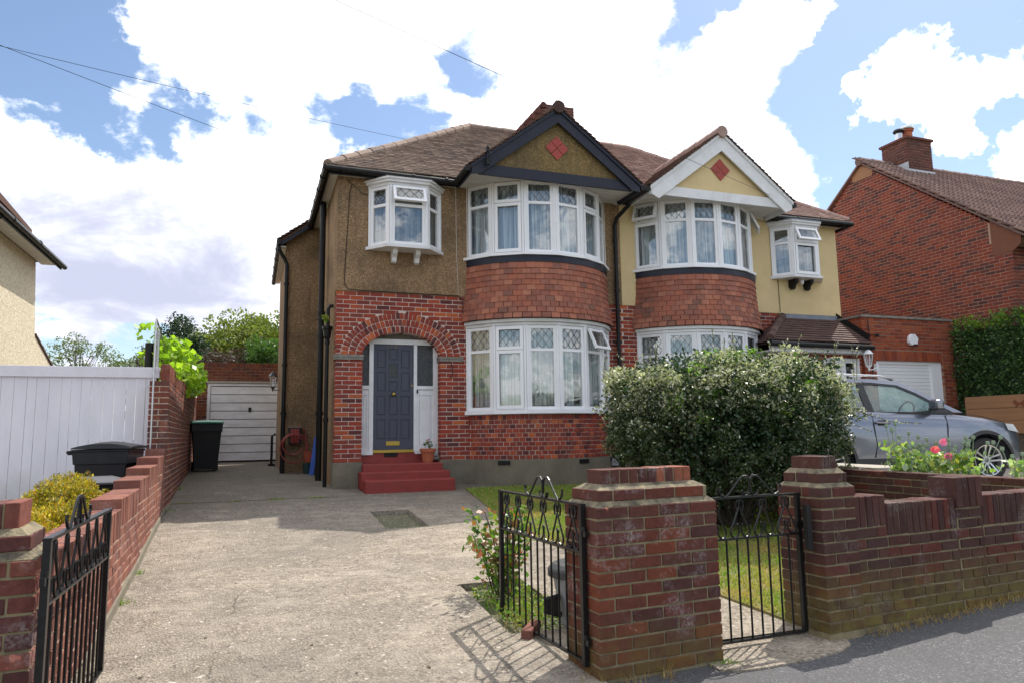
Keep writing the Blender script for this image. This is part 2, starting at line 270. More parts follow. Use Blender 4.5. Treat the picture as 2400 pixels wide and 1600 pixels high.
def concrete(name='exposed_aggregate_concrete'):
    m, nt, b = new_mat(name); b.inputs['Roughness'].default_value = .9; setin(b, 'Specular IOR Level', .25)
    v, gm = posn(nt)
    s = nt.nodes.new('ShaderNodeSeparateColor'); nt.links.new(vor(nt, v, 70), s.inputs[0])
    c = ramp(nt, s.outputs[0], [(0, (.12, .10, .08)), (.22, (.19, .155, .115)), (.6, (.275, .23, .175)), (.9, (.385, .32, .24)), (1, (.62, .54, .45))])
    s2 = nt.nodes.new('ShaderNodeSeparateColor'); nt.links.new(vor(nt, v, 26), s2.inputs[0])
    c = mixc(nt, .35, c, ramp(nt, s2.outputs[1], [(0, (.13, .11, .09)), (.4, (.28, .24, .19)), (.8, (.36, .32, .26)), (1, (.50, .44, .36))]))
    vs_, _g = posn(nt, (.9, 1.35, 1))
    big = mrange(nt, noisen(nt, vs_, .75, 6, .65), .36, .62)
    c = mixc(nt, mth(nt, 'MULTIPLY', big, .6), c, mixc(nt, .8, c, (.125, .115, .105)))
    mid = mrange(nt, noisen(nt, vs_, 3.0, 7, .75), .47, .62, 0, .85)
    c = mixc(nt, mid, c, mixc(nt, .7, c, (.46, .40, .32)))
    # darker brown towards the back of the drive, edge broken up by noise
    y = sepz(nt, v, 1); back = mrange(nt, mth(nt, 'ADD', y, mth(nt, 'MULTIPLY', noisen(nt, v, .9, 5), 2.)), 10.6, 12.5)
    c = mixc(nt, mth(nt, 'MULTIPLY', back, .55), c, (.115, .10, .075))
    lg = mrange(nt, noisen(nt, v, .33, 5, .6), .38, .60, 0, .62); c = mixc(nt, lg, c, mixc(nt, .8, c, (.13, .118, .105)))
    dv_ = nt.nodes.new('ShaderNodeVectorMath'); dv_.operation = 'ADD'; nt.links.new(v, dv_.inputs[0]); wv = nt.nodes.new('ShaderNodeTexNoise'); wv.inputs['Scale'].default_value = 2.2; wv.inputs['Detail'].default_value = 8; nt.links.new(v, wv.inputs['Vector']); sc_ = nt.nodes.new('ShaderNodeVectorMath'); sc_.operation = 'SCALE'; sc_.inputs['Scale'].default_value = .5; nt.links.new(wv.outputs['Color'], sc_.inputs[0]); nt.links.new(sc_.outputs[0], dv_.inputs[1])
    ck = mrange(nt, vor(nt, dv_.outputs[0], .42, 'Distance', 'DISTANCE_TO_EDGE'), .0, .0045, .75, 0)
    ck = mth(nt, 'MULTIPLY', ck, mrange(nt, noisen(nt, v, .8, 2), .5, .56)); c = mixc(nt, ck, c, (.05, .045, .035))
    spots = mrange(nt, noisen(nt, v, 24, 2, .3), .70, .74, 0, .7)
    c = mixc(nt, spots, c, (.55, .50, .44))
    fx = mrange(nt, noisen(nt, v, 34, 2, .3), .70, .73, 0, .7); c = mixc(nt, fx, c, (.07, .05, .04))
    nt.links.new(c, b.inputs['Base Color'])
    h = mth(nt, 'ADD', vor(nt, v, 70, 'Distance'), mth(nt, 'MULTIPLY', noisen(nt, v, 9, 4), .8))
    bump(nt, b, h, .8, .012); return m
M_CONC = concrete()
def asphalt():
    m, nt, b = new_mat('asphalt'); b.inputs['Roughness'].default_value = .85
    v, gm = posn(nt); s = nt.nodes.new('ShaderNodeSeparateColor'); nt.links.new(vor(nt, v, 110), s.inputs[0])
    c = ramp(nt, s.outputs[0], [(0, (.05, .05, .054)), (.5, (.080, .080, .086)), (.92, (.105, .105, .11)), (1, (.24, .24, .25))])
    c = mixc(nt, mrange(nt, noisen(nt, v, 1.2, 5), .42, .62, 0, .6), c, (.065, .065, .068))
    nt.links.new(c, b.inputs['Base Color']); bump(nt, b, vor(nt, v, 110, 'Distance'), .8, .006); return m
M_ASPH = asphalt()
M_PALEC = plain('pale_concrete', (.38, .35, .30), .9, col2=(.32, .29, .25), ns=3, bs=50)
M_ROADK = plain('ground_earth', (.12, .11, .07), .95, col2=(.09, .10, .05), ns=1)
def leafmat(name, pal, rough=.5, trans=.35, spec=.5, worldn=None):
    m = bpy.data.materials.new(name); m.use_nodes = True; nt = m.node_tree; b = nt.nodes['Principled BSDF']; out = nt.nodes['Material Output']
    b.inputs['Roughness'].default_value = rough; setin(b, 'Specular IOR Level', spec)
    v, gm = posn(nt); n = len(pal)
    c = ramp(nt, rnd(nt, gm), [(i/n, p) for i, p in enumerate(pal)], 'CONSTANT')
    if worldn: c = mixc(nt, mrange(nt, noisen(nt, v, worldn[0], 4), worldn[1], worldn[2]), c, worldn[3])
    nt.links.new(c, b.inputs['Base Color'])
    t = nt.nodes.new('ShaderNodeBsdfTranslucent'); nt.links.new(mixc(nt, 1., c, (1.3, 1.5, .7), 'MULTIPLY'), t.inputs[0])
    mx = nt.nodes.new('ShaderNodeMixShader'); mx.inputs[0].default_value = trans
    nt.links.new(b.outputs[0], mx.inputs[1]); nt.links.new(t.outputs[0], mx.inputs[2]); nt.links.new(mx.outputs[0], out.inputs[0]); return m
L_BUSH = leafmat('bush_leaf', [(.035, .06, .02), (.05, .08, .025), (.028, .045, .016), (.07, .09, .04), (.04, .07, .02), (.12, .13, .08)], .34, .25, .6)
L_BUSHP = leafmat('bush_pale_leaf', [(.46, .46, .36), (.58, .57, .47), (.34, .34, .24), (.22, .24, .12)], .3, .3, .8)
L_BUSHG = leafmat('bush_bright_leaf', [(.10, .20, .02), (.14, .26, .03), (.08, .15, .02)], .4, .45)
L_TREE = leafmat('tree_leaf', [(.15, .19, .035), (.19, .22, .04), (.11, .15, .03), (.23, .25, .06)], .6, .35)
L_DARK = leafmat('dark_leaf', [(.02, .05, .018), (.03, .065, .02), (.015, .035, .012)], .5, .2)
L_PURP = leafmat('purple_leaf', [(.06, .03, .032), (.045, .024, .026), (.08, .045, .04), (.05, .05, .025)], .5, .25)
L_MID = leafmat('mid_leaf', [(.06, .13, .025), (.08, .17, .03), (.05, .10, .02)], .5, .35)
L_PALE = leafmat('pale_tree_leaf', [(.13, .16, .07), (.10, .13, .05), (.16, .19, .09)], .5, .35)
L_VINE = leafmat('vine_leaf', [(.28, .42, .03), (.22, .36, .025), (.34, .48, .05), (.16, .28, .02)], .4, .5)
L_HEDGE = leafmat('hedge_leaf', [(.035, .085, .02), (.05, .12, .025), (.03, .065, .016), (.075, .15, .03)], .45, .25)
L_HEDGET = leafmat('hedge_top_leaf', [(.14, .26, .03), (.10, .20, .02), (.18, .30, .04)], .45, .45)  # brighter copy of the hedge leaf: sunlight on the top put into the colour
L_CONIF = leafmat('golden_conifer', [(.66, .50, .02), (.55, .38, .02), (.34, .28, .02), (.72, .58, .04), (.48, .22, .02)], .6, .35)
L_CONG = leafmat('green_conifer', [(.22, .20, .02), (.32, .25, .02), (.13, .14, .02), (.44, .30, .02)], .6, .3)
L_GRASS = leafmat('grass_blade', [(.16, .28, .035), (.20, .32, .04), (.25, .32, .06), (.34, .31, .11)], .6, .35, .3, (1.1, .50, .70, (.44, .33, .12)))
L_WEED = leafmat('weed_leaf', [(.14, .26, .03), (.20, .32, .05), (.10, .18, .03), (.30, .30, .06)], .5, .4)
L_DRY = leafmat('dry_stalk', [(.34, .22, .07), (.24, .15, .05), (.42, .30, .12)], .7, .3)
L_ROSE = leafmat('rose_leaf', [(.08, .18, .025), (.12, .24, .03), (.06, .12, .02), (.30, .12, .04), (.20, .26, .04)], .4, .4)
L_POPPY = leafmat('poppy_leaf', [(.22, .34, .08), (.30, .42, .14), (.14, .24, .08), (.38, .42, .10), (.40, .48, .32)], .45, .4)
L_PINK = leafmat('pink_petal', [(.70, .12, .38), (.78, .22, .48)], .6, .4)
L_REDP = leafmat('coral_petal', [(.78, .10, .20), (.82, .18, .26)], .6, .4)
M_HEAD = plain('seed_head_green', (.22, .30, .20), .7)
# ------------------------------------------------------------------ geometry helpers
MIRX = None            # when set, built geometry is mirrored: x -> MIRX - x
MW = {}
def par(o, p):
    if p is None: return
    o.parent = p; o.matrix_parent_inverse = MW[p.name].inverted()
def reg(o): MW[o.name] = o.matrix_basis.copy(); return o
def tag(o, label=None, cat=None, group=None, kind=None):
    if label: o['label'] = label
    if cat: o['category'] = cat
    if group: o['group'] = group
    if kind: o['kind'] = kind
    return o
def thing(name, loc, label, cat, group=None):
    o = bpy.data.objects.new(name, None); o.empty_display_size = .1; COL.objects.link(o)
    if MIRX is not None: loc = (MIRX - loc[0], loc[1], loc[2])
    o.location = loc; MW[o.name] = Matrix.Translation(loc); return tag(o, label, cat, group)
class MB:
    def __init__(s): s.v = []; s.f = []; s.m = None
    def add(s, vs, fs):
        n = len(s.v)
        s.v += [tuple((s.m @ Vector(v)) if s.m else v) for v in vs]
        s.f += [tuple(i + n for i in f) for f in fs]; return s
    def box(s, a, b):
        x0, y0, z0 = a; x1, y1, z1 = b
        return s.add([(x0,y0,z0),(x1,y0,z0),(x1,y1,z0),(x0,y1,z0),(x0,y0,z1),(x1,y0,z1),(x1,y1,z1),(x0,y1,z1)],
                     [(0,3,2,1),(4,5,6,7),(0,1,5,4),(1,2,6,5),(2,3,7,6),(3,0,4,7)])
    def cbox(s, c, e, R=None, ch=.0):           # centre, full sizes, rotation, chamfer
        hx, hy, hz = e[0]/2, e[1]/2, e[2]/2
        R = R or Matrix.Identity(3); c = Vector(c)
        if not ch:
            vs = [(sx*hx, sy*hy, sz*hz) for sz in (-1, 1) for sx, sy in ((-1,-1),(1,-1),(1,1),(-1,1))]
            return s.add([tuple(c + R @ Vector(v)) for v in vs], [(0,3,2,1),(4,5,6,7),(0,1,5,4),(1,2,6,5),(2,3,7,6),(3,0,4,7)])
        vs, fs = chbox(e, ch); return s.add([tuple(c + R @ Vector(v)) for v in vs], fs)
    def prism(s, poly, axis, a, b):             # poly: 2-D points; axis 'y': (x,z) between y=a..b, 'x': (y,z), 'z': (x,y)
        n = len(poly)
        mk = {'y': lambda p, q: (p[0], q, p[1]), 'x': lambda p, q: (q, p[0], p[1]), 'z': lambda p, q: (p[0], p[1], q)}[axis]
        return s.add([mk(p, a) for p in poly] + [mk(p, b) for p in poly],
                     [tuple(range(n)), tuple(range(2*n-1, n-1, -1))] + [(i, i+n, (i+1) % n + n, (i+1) % n) for i in range(n)])
    def quad(s, *p): return s.add(list(p), [tuple(range(len(p)))])
    def tube(s, pts, r, n=8, caps=True, flat=None):
        P = [Vector(p) for p in pts]; rs = r if isinstance(r, (list, tuple)) else [r]*len(P)
        vs = []; up = None
        for i, p in enumerate(P):
            t = (P[min(i+1, len(P)-1)] - P[max(i-1, 0)]).normalized()
            if up is None: up = Vector((0, 0, 1)) if abs(t.z) < .9 else Vector((1, 0, 0))
            a = t.cross(up).normalized() if flat is None else flat
            if flat is None: up = a.cross(t).normalized(); b = up
            else: b = t.cross(a).normalized()
            ra, rb = (rs[i] if isinstance(rs[i], tuple) else (rs[i], rs[i]))
            vs += [tuple(p + a*math.cos(2*math.pi*k/n + math.pi/n)*ra + b*math.sin(2*math.pi*k/n + math.pi/n)*rb) for k in range(n)]
        fs = [(i*n+k, i*n+(k+1) % n, (i+1)*n+(k+1) % n, (i+1)*n+k) for i in range(len(P)-1) for k in range(n)]
        if caps: fs += [tuple(range(n-1, -1, -1)), tuple(range((len(P)-1)*n, len(P)*n))]
        return s.add(vs, fs)
    def cyl(s, c, r, h, n=16, r2=None, axis='z'):
        c = Vector(c); d = {'z': Vector((0,0,1)), 'y': Vector((0,1,0)), 'x': Vector((1,0,0))}[axis]
        return s.tube([c, c + d*h], [r, r if r2 is None else r2], n)
    def lathe(s, c, prof, n=20, caps=True):                # prof: (r, z) pairs
        vs = [(c[0]+r*math.cos(2*math.pi*k/n), c[1]+r*math.sin(2*math.pi*k/n), c[2]+z) for r, z in prof for k in range(n)]
        m = len(prof); fs = [(i*n+k, i*n+(k+1) % n, (i+1)*n+(k+1) % n, (i+1)*n+k) for i in range(m-1) for k in range(n)]
        return s.add(vs, fs + ([tuple(range(n-1, -1, -1)), tuple(range((m-1)*n, m*n))] if caps else []))
    def ball(s, c, r, n=8, m=5):
        prof = [(max(1e-4, r*math.sin(math.pi*i/m)), -r*math.cos(math.pi*i/m)) for i in range(m+1)]; return s.lathe(c, prof, n)
    def build(s, name, mat, parent=None, smooth=False, kind=None, bevel=0, label=None):
        me = bpy.data.meshes.new(name)
        vs, fs = s.v, s.f
        if MIRX is not None: vs = [(MIRX - v[0], v[1], v[2]) for v in vs]; fs = [f[::-1] for f in fs]
        me.from_pydata(vs, [], fs); me.update()
        if smooth: me.shade_smooth()
        o = bpy.data.objects.new(name, me); COL.objects.link(o); me.materials.append(mat)
        reg(o); par(o, parent)
        if bevel:
            md = o.modifiers.new('bevel', 'BEVEL'); md.width = bevel; md.segments = 2; md.limit_method = 'ANGLE'
        if kind: o['kind'] = kind
        if label: o['label'] = label
        return o
def chbox(e, ch):
    hx, hy, hz = e[0]/2, e[1]/2, e[2]/2; vs = []; idx = {}
    for sx in (-1, 1):
        for sy in (-1, 1):
            for sz in (-1, 1):
                for a in range(3):
                    h = [hx, hy, hz]; q = [h[k] - (0 if k == a else ch) for k in range(3)]
                    idx[(sx, sy, sz, a)] = len(vs); vs.append((sx*q[0], sy*q[1], sz*q[2]))
    fs = []
    I = lambda sx, sy, sz, a: idx[(sx, sy, sz, a)]
    for s in (-1, 1):
        fs.append((I(s,-1,-1,0), I(s,1,-1,0), I(s,1,1,0), I(s,-1,1,0))[::s])
        fs.append((I(-1,s,-1,1), I(-1,s,1,1), I(1,s,1,1), I(1,s,-1,1))[::s])
        fs.append((I(-1,-1,s,2), I(1,-1,s,2), I(1,1,s,2), I(-1,1,s,2))[::s])
    for s in (-1, 1):
        for t in (-1, 1):
            fs.append((I(s,t,-1,0), I(s,t,-1,1), I(s,t,1,1), I(s,t,1,0))[::-s*t])
            fs.append((I(s,-1,t,0), I(s,1,t,0), I(s,1,t,2), I(s,-1,t,2))[::s*t])
            fs.append((I(-1,s,t,1), I(-1,s,t,2), I(1,s,t,2), I(1,s,t,1))[::s*t])
            for u in (-1, 1): fs.append((I(s,t,u,0), I(s,t,u,1), I(s,t,u,2))[::s*t*u])
    return vs, fs
_um = {}
def unit_mesh(kind, mat, var):
    key = (kind, mat.name, var)
    if key in _um: return _um[key]
    e = {'stretcher': (.215, .1, .065), 'header': (.1, .1, .065), 'tile': (.165, .2, .015), 'soldier': (.065, .1, .215)}[kind]
    ch = .0035 if kind != 'tile' else .002
    vs, fs = chbox(e, ch); r = random.Random(var*7+1); j = .0022 if kind != 'tile' else .001
    vs = [(x/e[0] + r.uniform(-j, j)/e[0], y/e[1] + r.uniform(-j, j)*.5/e[1], z/e[2] + r.uniform(-j, j)/e[2]) for x, y, z in vs]
    me = bpy.data.meshes.new('brick' if kind != 'tile' else 'tile'); me.from_pydata(vs, [], fs); me.update(); me.materials.append(mat)
    _um[key] = (me, np.array(vs), fs); return _um[key]
def emit(parent, name, specs, mat, limit=300, kind='stretcher', rest_name=None):
    """specs: (centre, sizes, 3x3 rotation, [kind]); the ones that show largest become parts, the others one joined part."""
    def score(sp):
        c = Vector(sp[0]) if MIRX is None else Vector((MIRX - sp[0][0], sp[0][1], sp[0][2]))
        return -(sp[1][0]*sp[1][2]) / (c - CAMP).length_squared
    specs = sorted(specs, key=score)
    for i, sp in enumerate(specs[:limit]):
        c, e, R = sp[:3]; k = sp[3] if len(sp) > 3 else (kind if e[0] > .15 or kind == 'tile' else 'header')
        me = unit_mesh(k, mat, i % 5)[0]
        o = bpy.data.objects.new(name, me); COL.objects.link(o)
        R4 = R.to_4x4()
        c = Vector(c)
        if MIRX is not None:
            X = Matrix.Diagonal((-1, 1, 1, 1)); R4 = X @ R4 @ X; c = Vector((MIRX - c.x, c.y, c.z))
        o.matrix_basis = Matrix.Translation(c) @ R4 @ Matrix.Diagonal((e[0], e[1], e[2], 1))
        if parent is not None: o.parent = parent; o.matrix_parent_inverse = MW[parent.name].inverted()
    rest = specs[limit:]
    if rest:
        V = []; Fq = []; n = 0
        for i, sp in enumerate(rest):
            c, e, R = sp[:3]; k = sp[3] if len(sp) > 3 else (kind if e[0] > .15 or kind == 'tile' else 'header')
            _, uv, fs = unit_mesh(k, mat, i % 5)
            w = (uv*np.array(e)) @ np.array(R).T + np.array(c); V.append(w); Fq += [tuple(a + n for a in f) for f in fs]; n += len(w)
        V = np.concatenate(V)
        if MIRX is not None: V[:, 0] = MIRX - V[:, 0]; Fq = [f[::-1] for f in Fq]
        me = bpy.data.meshes.new(rest_name or name + 's'); me.from_pydata(V.tolist(), [], Fq); me.update(); me.materials.append(mat)
        o = bpy.data.objects.new(rest_name or name + 's', me); COL.objects.link(o); reg(o); par(o, parent); o['kind'] = 'stuff'
def frame(t, n):           # columns: along, inward (-n), up
    t = Vector(t).normalized(); n = Vector(n).normalized()
    return Matrix((( t.x, -n.x, 0), (t.y, -n.y, 0), (t.z, -n.z, 1)))
def courses(P, t, n, L, z0, z1, ch=.075, bl=.225, dep=.1, proud=.0, inter=None, s_off=0., jit=1., quoin=False, first=0):
    """stretcher-bond bricks on the vertical face through P along t with outward normal n; returns specs."""
    P = Vector(P); t = Vector(t).normalized(); n = Vector(n).normalized(); R0 = frame(t, n); out = []
    nc = int(round((z1 - z0)/ch))
    for k in range(nc):
        zc = z0 + (k + .5)*ch
        iv = inter(zc) if inter else [(0, L)]
        s = s_off - bl + (0 if (k + first) % 2 == 0 else -bl/2)
        while s < L:
            for a, b in iv:
                p, q = max(s, a), min(s + bl, b)
                if q - p > .035:
                    pa, qa = (p if p == a else p + .006), (q if q == b else q - .006); ex = qa - pa
                    c = P + t*((pa+qa)/2) - n*(dep/2 - proud) + n*random.uniform(-.0015, .002)*jit; c.z = zc + random.uniform(-.0012, .0012)*jit
                    rz = Matrix.Rotation(random.uniform(-.004, .004)*jit, 3, 'Z') @ Matrix.Rotation(random.uniform(-.006, .006)*jit, 3, tuple(n))
                    out.append((tuple(c), (ex, dep, ch - .012 + random.uniform(-.0015, .001)*jit), rz @ R0))
            s += bl
    return out
def soldiers(P, t, n, L, z0, h, dep=.1, pitch=.073, proud=0., jit=1.):
    P = Vector(P); t = Vector(t).normalized(); n = Vector(n).normalized(); R0 = frame(t, n); out = []; k = max(1, int(round(L/pitch))); pt = L/k
    for i in range(k):
        c = P + t*(pt*(i+.5)) - n*(dep/2 - proud + random.uniform(-.0025, .0025)*jit); c.z = z0 + h/2 + random.uniform(-.002, .002)*jit
        out.append((tuple(c), (pt - .007, dep, h), Matrix.Rotation(random.uniform(-.012, .012)*jit, 3, tuple(n)) @ R0, 'soldier'))
    return out
def npmesh(name, V, F, mat, parent=None, kind=None, smooth=False):
    me = bpy.data.meshes.new(name); V = np.asarray(V, float).reshape(-1, 3)
    if MIRX is not None: V = V.copy(); V[:, 0] = MIRX - V[:, 0]
    F = np.asarray(F, int); k = F.shape[1]
    me.vertices.add(len(V)); me.vertices.foreach_set('co', V.ravel()); me.loops.add(F.size); me.loops.foreach_set('vertex_index', F.ravel())
    me.polygons.add(len(F)); me.polygons.foreach_set('loop_start', np.arange(0, F.size, k)); me.polygons.foreach_set('loop_total', np.full(len(F), k))
    me.update(calc_edges=True); me.validate()
    me.materials.append(mat); o = bpy.data.objects.new(name, me); COL.objects.link(o); reg(o); par(o, parent)
    if kind: o['kind'] = kind
    if smooth: me.shade_smooth()
    return o
def leaves_at(P, size, aspect=.5, outn=None, flat=0., droop=0.):
    """diamond leaves at points P (n,3); returns V,F (quads)."""
    n = len(P); d = rng.normal(size=(n, 3))
    if outn is not None: d = d + outn*1.0
    d[:, 2] -= droop
    d /= np.linalg.norm(d, axis=1)[:, None] + 1e-9
    e = rng.normal(size=(n, 3)); e[:, 2] *= (1 - flat)
    e -= (e*d).sum(1)[:, None]*d; e /= np.linalg.norm(e, axis=1)[:, None] + 1e-9
    nn = np.cross(d, e)
    s = (size*(.6 + .8*rng.random(n)))[:, None]
    b = P - d*s*.5; tip = P + d*s*.5; l = P + e*s*aspect*.5 + nn*s*.06; r = P - e*s*aspect*.5 + nn*s*.06
    V = np.stack([b, r, tip, l], 1).reshape(-1, 3); F = np.arange(4*n).reshape(-1, 4); return V, F
def clumps(centres, radii, per, shell=.5):
    out = []; nn = []
    for c, r in zip(centres, radii):
        k = max(3, int(per*r*r)); d = rng.normal(size=(k, 3)); d /= np.linalg.norm(d, axis=1)[:, None]
        rr = r*(shell + (1-shell)*rng.random(k)**.6)[:, None]
        out.append(np.array(c) + d*rr*np.array([1, 1, .85])); nn.append(d)
    return np.concatenate(out), np.concatenate(nn)
def tree(name, label, base, centre, ext, nclump, rc, per, leaf, lmat, trunk_r=.12, group=None, cat='tree', aspect=.5, barkm=None, clip=None, limbs=9, extra=None):
    """trunk, limbs and a crown of leaf clumps spread through an ellipsoid."""
    t = thing(name, base, label, cat, group)
    c0 = np.array(centre); E = np.array(ext); cs = []; rs = []
    while len(cs) < nclump:
        d = rng.normal(size=3); d /= np.linalg.norm(d); r = rng.random()**.35
        p = c0 + d*E*r*(.8 + .25*rng.random())
        if clip and not clip(p): continue
        cs.append(p); rs.append(rc*(.55 + .8*rng.random()))
    P, nn = clumps(cs, rs, per)
    V, F = leaves_at(P, leaf, aspect, nn); npmesh('crown', V, F, lmat, t)
    if extra:
        k = rng.random(len(P)) < extra[1]; V, F = leaves_at(P[k] + nn[k]*.03, leaf, aspect, nn[k]); npmesh('crown', V, F, extra[0], t)
    tr = MB(); b = Vector(base); top = Vector(c0.tolist()) + Vector((0, 0, E[2]*.3))
    pts = [b + (top-b)*f + Vector((random.uniform(-.06, .06), random.uniform(-.06, .06), 0))*(f > 0) for f in (0, .25, .5, .75, 1)]
    tr.tube(pts, [trunk_r*(1.25 - f) for f in (0, .25, .5, .75, 1)], 8)
    for i in range(limbs):
        q = Vector(cs[rng.integers(len(cs))].tolist()); st = pts[random.choice([1, 2, 3])]
        mid = st.lerp(q, .5) + Vector((random.uniform(-.1, .1), random.uniform(-.1, .1), random.uniform(0, .15)))*E[0]
        tr.tube([st, mid, q], [trunk_r*.5, trunk_r*.32, trunk_r*.08], 5)
    tr.build('trunk', barkm or M_BARK, t); return t
# ------------------------------------------------------------------ the pair of semi-detached houses
BX, BY, BR = 4.98, 12.945, 1.595
TH = rad(62.1)
def bp(th, r, z): return (BX + r*math.sin(th), BY - r*math.cos(th), z)
def arc_slab(mb, r0, r1, z0, z1, n=6, th=TH):
    A = [-th + 2*th*i/n for i in range(n+1)]
    poly = [bp(a, r1, 0)[:2] for a in A] + [bp(a, r0, 0)[:2] for a in reversed(A)]
    for i in range(n):
        a, b = A[i], A[i+1]
        v = [bp(a, r0, z0), bp(a, r1, z0), bp(b, r1, z0), bp(b, r0, z0), bp(a, r0, z1), bp(a, r1, z1), bp(b, r1, z1), bp(b, r0, z1)]
        f = [(0,1,2,3)[::-1], (4,5,6,7), (1,2,6,5)[::-1], (0,4,7,3)]
        if i == 0: f.append((0,1,5,4))
        if i == n-1: f.append((3,7,6,2))
        mb.add(v, f)
    return mb
def lattice(mb, s0, s1, z0, z1, d, nx=3, asp=1.25, w=.0075):
    dx = (s1 - s0)/nx; dz = dx*asp
    for sg in (1, -1):
        k = -int((z1-z0)/dz) - 2
        while k < nx + int((z1-z0)/dz) + 2:
            # line: s = s0 + (k+.5)*dx + sg*(z-z0)/asp
            a = s0 + (k+.5)*dx; pts = []
            za, zb = z0, z1
            def S(z): return a + sg*(z - z0)/asp
            lo, hi = (s0 - a)*asp*sg + z0, (s1 - a)*asp*sg + z0
            if lo > hi: lo, hi = hi, lo
            za, zb = max(za, lo), min(zb, hi)
            if zb - za > .012:
                P, Q = Vector((S(za), d, za)), Vector((S(zb), d, zb)); c = (P+Q)/2; L = (Q-P).length; ang = math.atan2(Q.z-P.z, Q.x-P.x)
                mb.cbox(c, (L, .004, w), Matrix.Rotation(-ang, 3, 'Y'))
            k += 1
def facet(parent, A, B, z0, z1, zt, n_out, mode='fixed', lead=True, fr=.055, post=.034, glass=None):
    """one light of a bay: A,B plan points left-right seen from outside; zt transom height."""
    A = Vector((A[0], A[1], 0)); B = Vector((B[0], B[1], 0)); t = (B-A).normalized(); n = Vector((n_out[0], n_out[1], 0)).normalized(); L = (B-A).length
    M = Matrix(((t.x, n.x, 0, A.x), (t.y, n.y, 0, A.y), (0, 0, 1, 0), (0, 0, 0, 1)))
    w = MB(); w.m = M
    a, b = post, L - post
    w.box((0, -.05, z0), (a, .022, z1)); w.box((b, -.05, z0), (L, .022, z1))
    w.box((a, -.05, z0), (a+fr, 0, z1)); w.box((b-fr, -.05, z0), (b, 0, z1))
    w.box((a+fr, -.05, z0), (b-fr, 0, z0+fr)); w.box((a+fr, -.05, z1-fr), (b-fr, 0, z1))
    if zt: w.box((a+fr, -.05, zt-.025), (b-fr, 0, zt+.025))
    if 'sash' in mode:      # casement sash standing proud of the frame
        q = .03
        for (u0, u1, v0, v1) in ((a+.012, b-.012, z0+.02, zt-.004), (a+.012, b-.012, zt+.006, z1-.015)):
            w.box((u0, .001, v0), (u0+fr, q, v1)); w.box((u1-fr, .001, v0), (u1, q, v1)); w.box((u0+fr, .001, v0), (u1-fr, q, v0+fr)); w.box((u0+fr, .001, v1-fr), (u1-fr, q, v1))
    win = w.build('window', M_WHITE, parent)
    MW[win.name] = Matrix.Identity(4) if True else None
    s0, s1 = a+fr, b-fr
    lights = [(z0+fr, zt-.025, False), (zt+.025, z1-fr, True)] if zt else [(z0+fr, z1-fr, False)]
    for (v0, v1, top) in lights:
        if top and 'vent' in mode:
            ang = rad(-24); T = M @ Matrix.Translation((0, .02, z1-.03)) @ Matrix.Rotation(-ang, 4, 'X')
            h = z1 - .03 - zt
            v = MB(); v.m = T; v.box((a+.01, 0, -h), (a+.01+.05, .04, 0)); v.box((b-.06, 0, -h), (b-.01, .04, 0)); v.box((a+.06, 0, -.05), (b-.06, .04, 0)); v.box((a+.06, 0, -h), (b-.06, .04, -h+.05))
            v.build('vent_sash', M_WHITE, win)
            v = MB(); v.m = T; v.box((a+.06, .015, -h+.05), (b-.06, .021, -.05)); v.build('pane', glass or M_GLASS, win)
            if lead:
                v = MB(); v.m = T; lattice(v, a+.06, b-.06, -h+.05, -.05, .025); v.build('leading', M_LEAD, win)
            continue
        v = MB(); v.m = M; tl = random.uniform(-.002, .002)
        v.box((s0-.004, -.03, v0-.004), (s1+.004, -.024, v1+.004)); v.build('pane', glass or M_GLASS, win)
        if top and lead:
            v = MB(); v.m = M; lattice(v, s0, s1, v0, v1, -.02); v.build('leading', M_LEAD, win)
    return win
def curtain(parent, z0, z1, r, mat, th=TH*.97, gaps=()):
    V = []; F = []; n = 220
    for i in range(n+1):
        a = -th + 2*th*i/n; rr = r + .028*math.sin(i*.62) + .016*math.sin(i*1.37+1) + .01*math.sin(i*.21)
        for z in (z0, (z0+z1)/2, z1): V.append(bp(a, rr, z))
    for i in range(n):
        if any(g0 <= i/n < g1 for g0, g1 in gaps): continue
        for k in range(2): F.append((i*3+k, (i+1)*3+k, (i+1)*3+k+1, i*3+k+1))
    npmesh('curtain', V, F, mat, parent, smooth=True)
def slope_tiles(O, t, u, nrm, gauge, rows, width, inter, th=.024, lift=.016, skip=None, jit=1.):
    O = Vector(O); t = Vector(t).normalized(); u = Vector(u).normalized(); nrm = Vector(nrm).normalized(); out = []
    ln = gauge*1.35; tilt = math.atan(.024/gauge*.9) if gauge < .2 else math.atan(.035/gauge)
    u2 = (u*math.cos(tilt) - nrm*math.sin(tilt)).normalized(); n2 = t.cross(u2).normalized()
    if n2.dot(nrm) < 0: t2 = -t; n2 = t2.cross(u2).normalized()
    else: t2 = t
    R = Matrix((t2, u2, n2)).transposed()
    for k in range(rows):
        lo, hi = inter(k*gauge)
        s = lo - (width/2 if k % 2 else 0)
        while s < hi:
            p, q = max(s, lo), min(s+width, hi)
            if q - p > .03:
                c = O + t*((p+q)/2) + u*(k*gauge + ln/2) + nrm*(lift + random.uniform(-.002, .003)*jit)
                if not (skip and skip(c)):
                    rr = Matrix.Rotation(random.uniform(-.012, .012)*jit, 3, tuple(nrm)) @ Matrix.Rotation(random.uniform(-.008, .012)*jit, 3, tuple(t))
                    out.append((tuple(c), (q-p-.004, ln, th), rr @ R))
            s += width
    return out
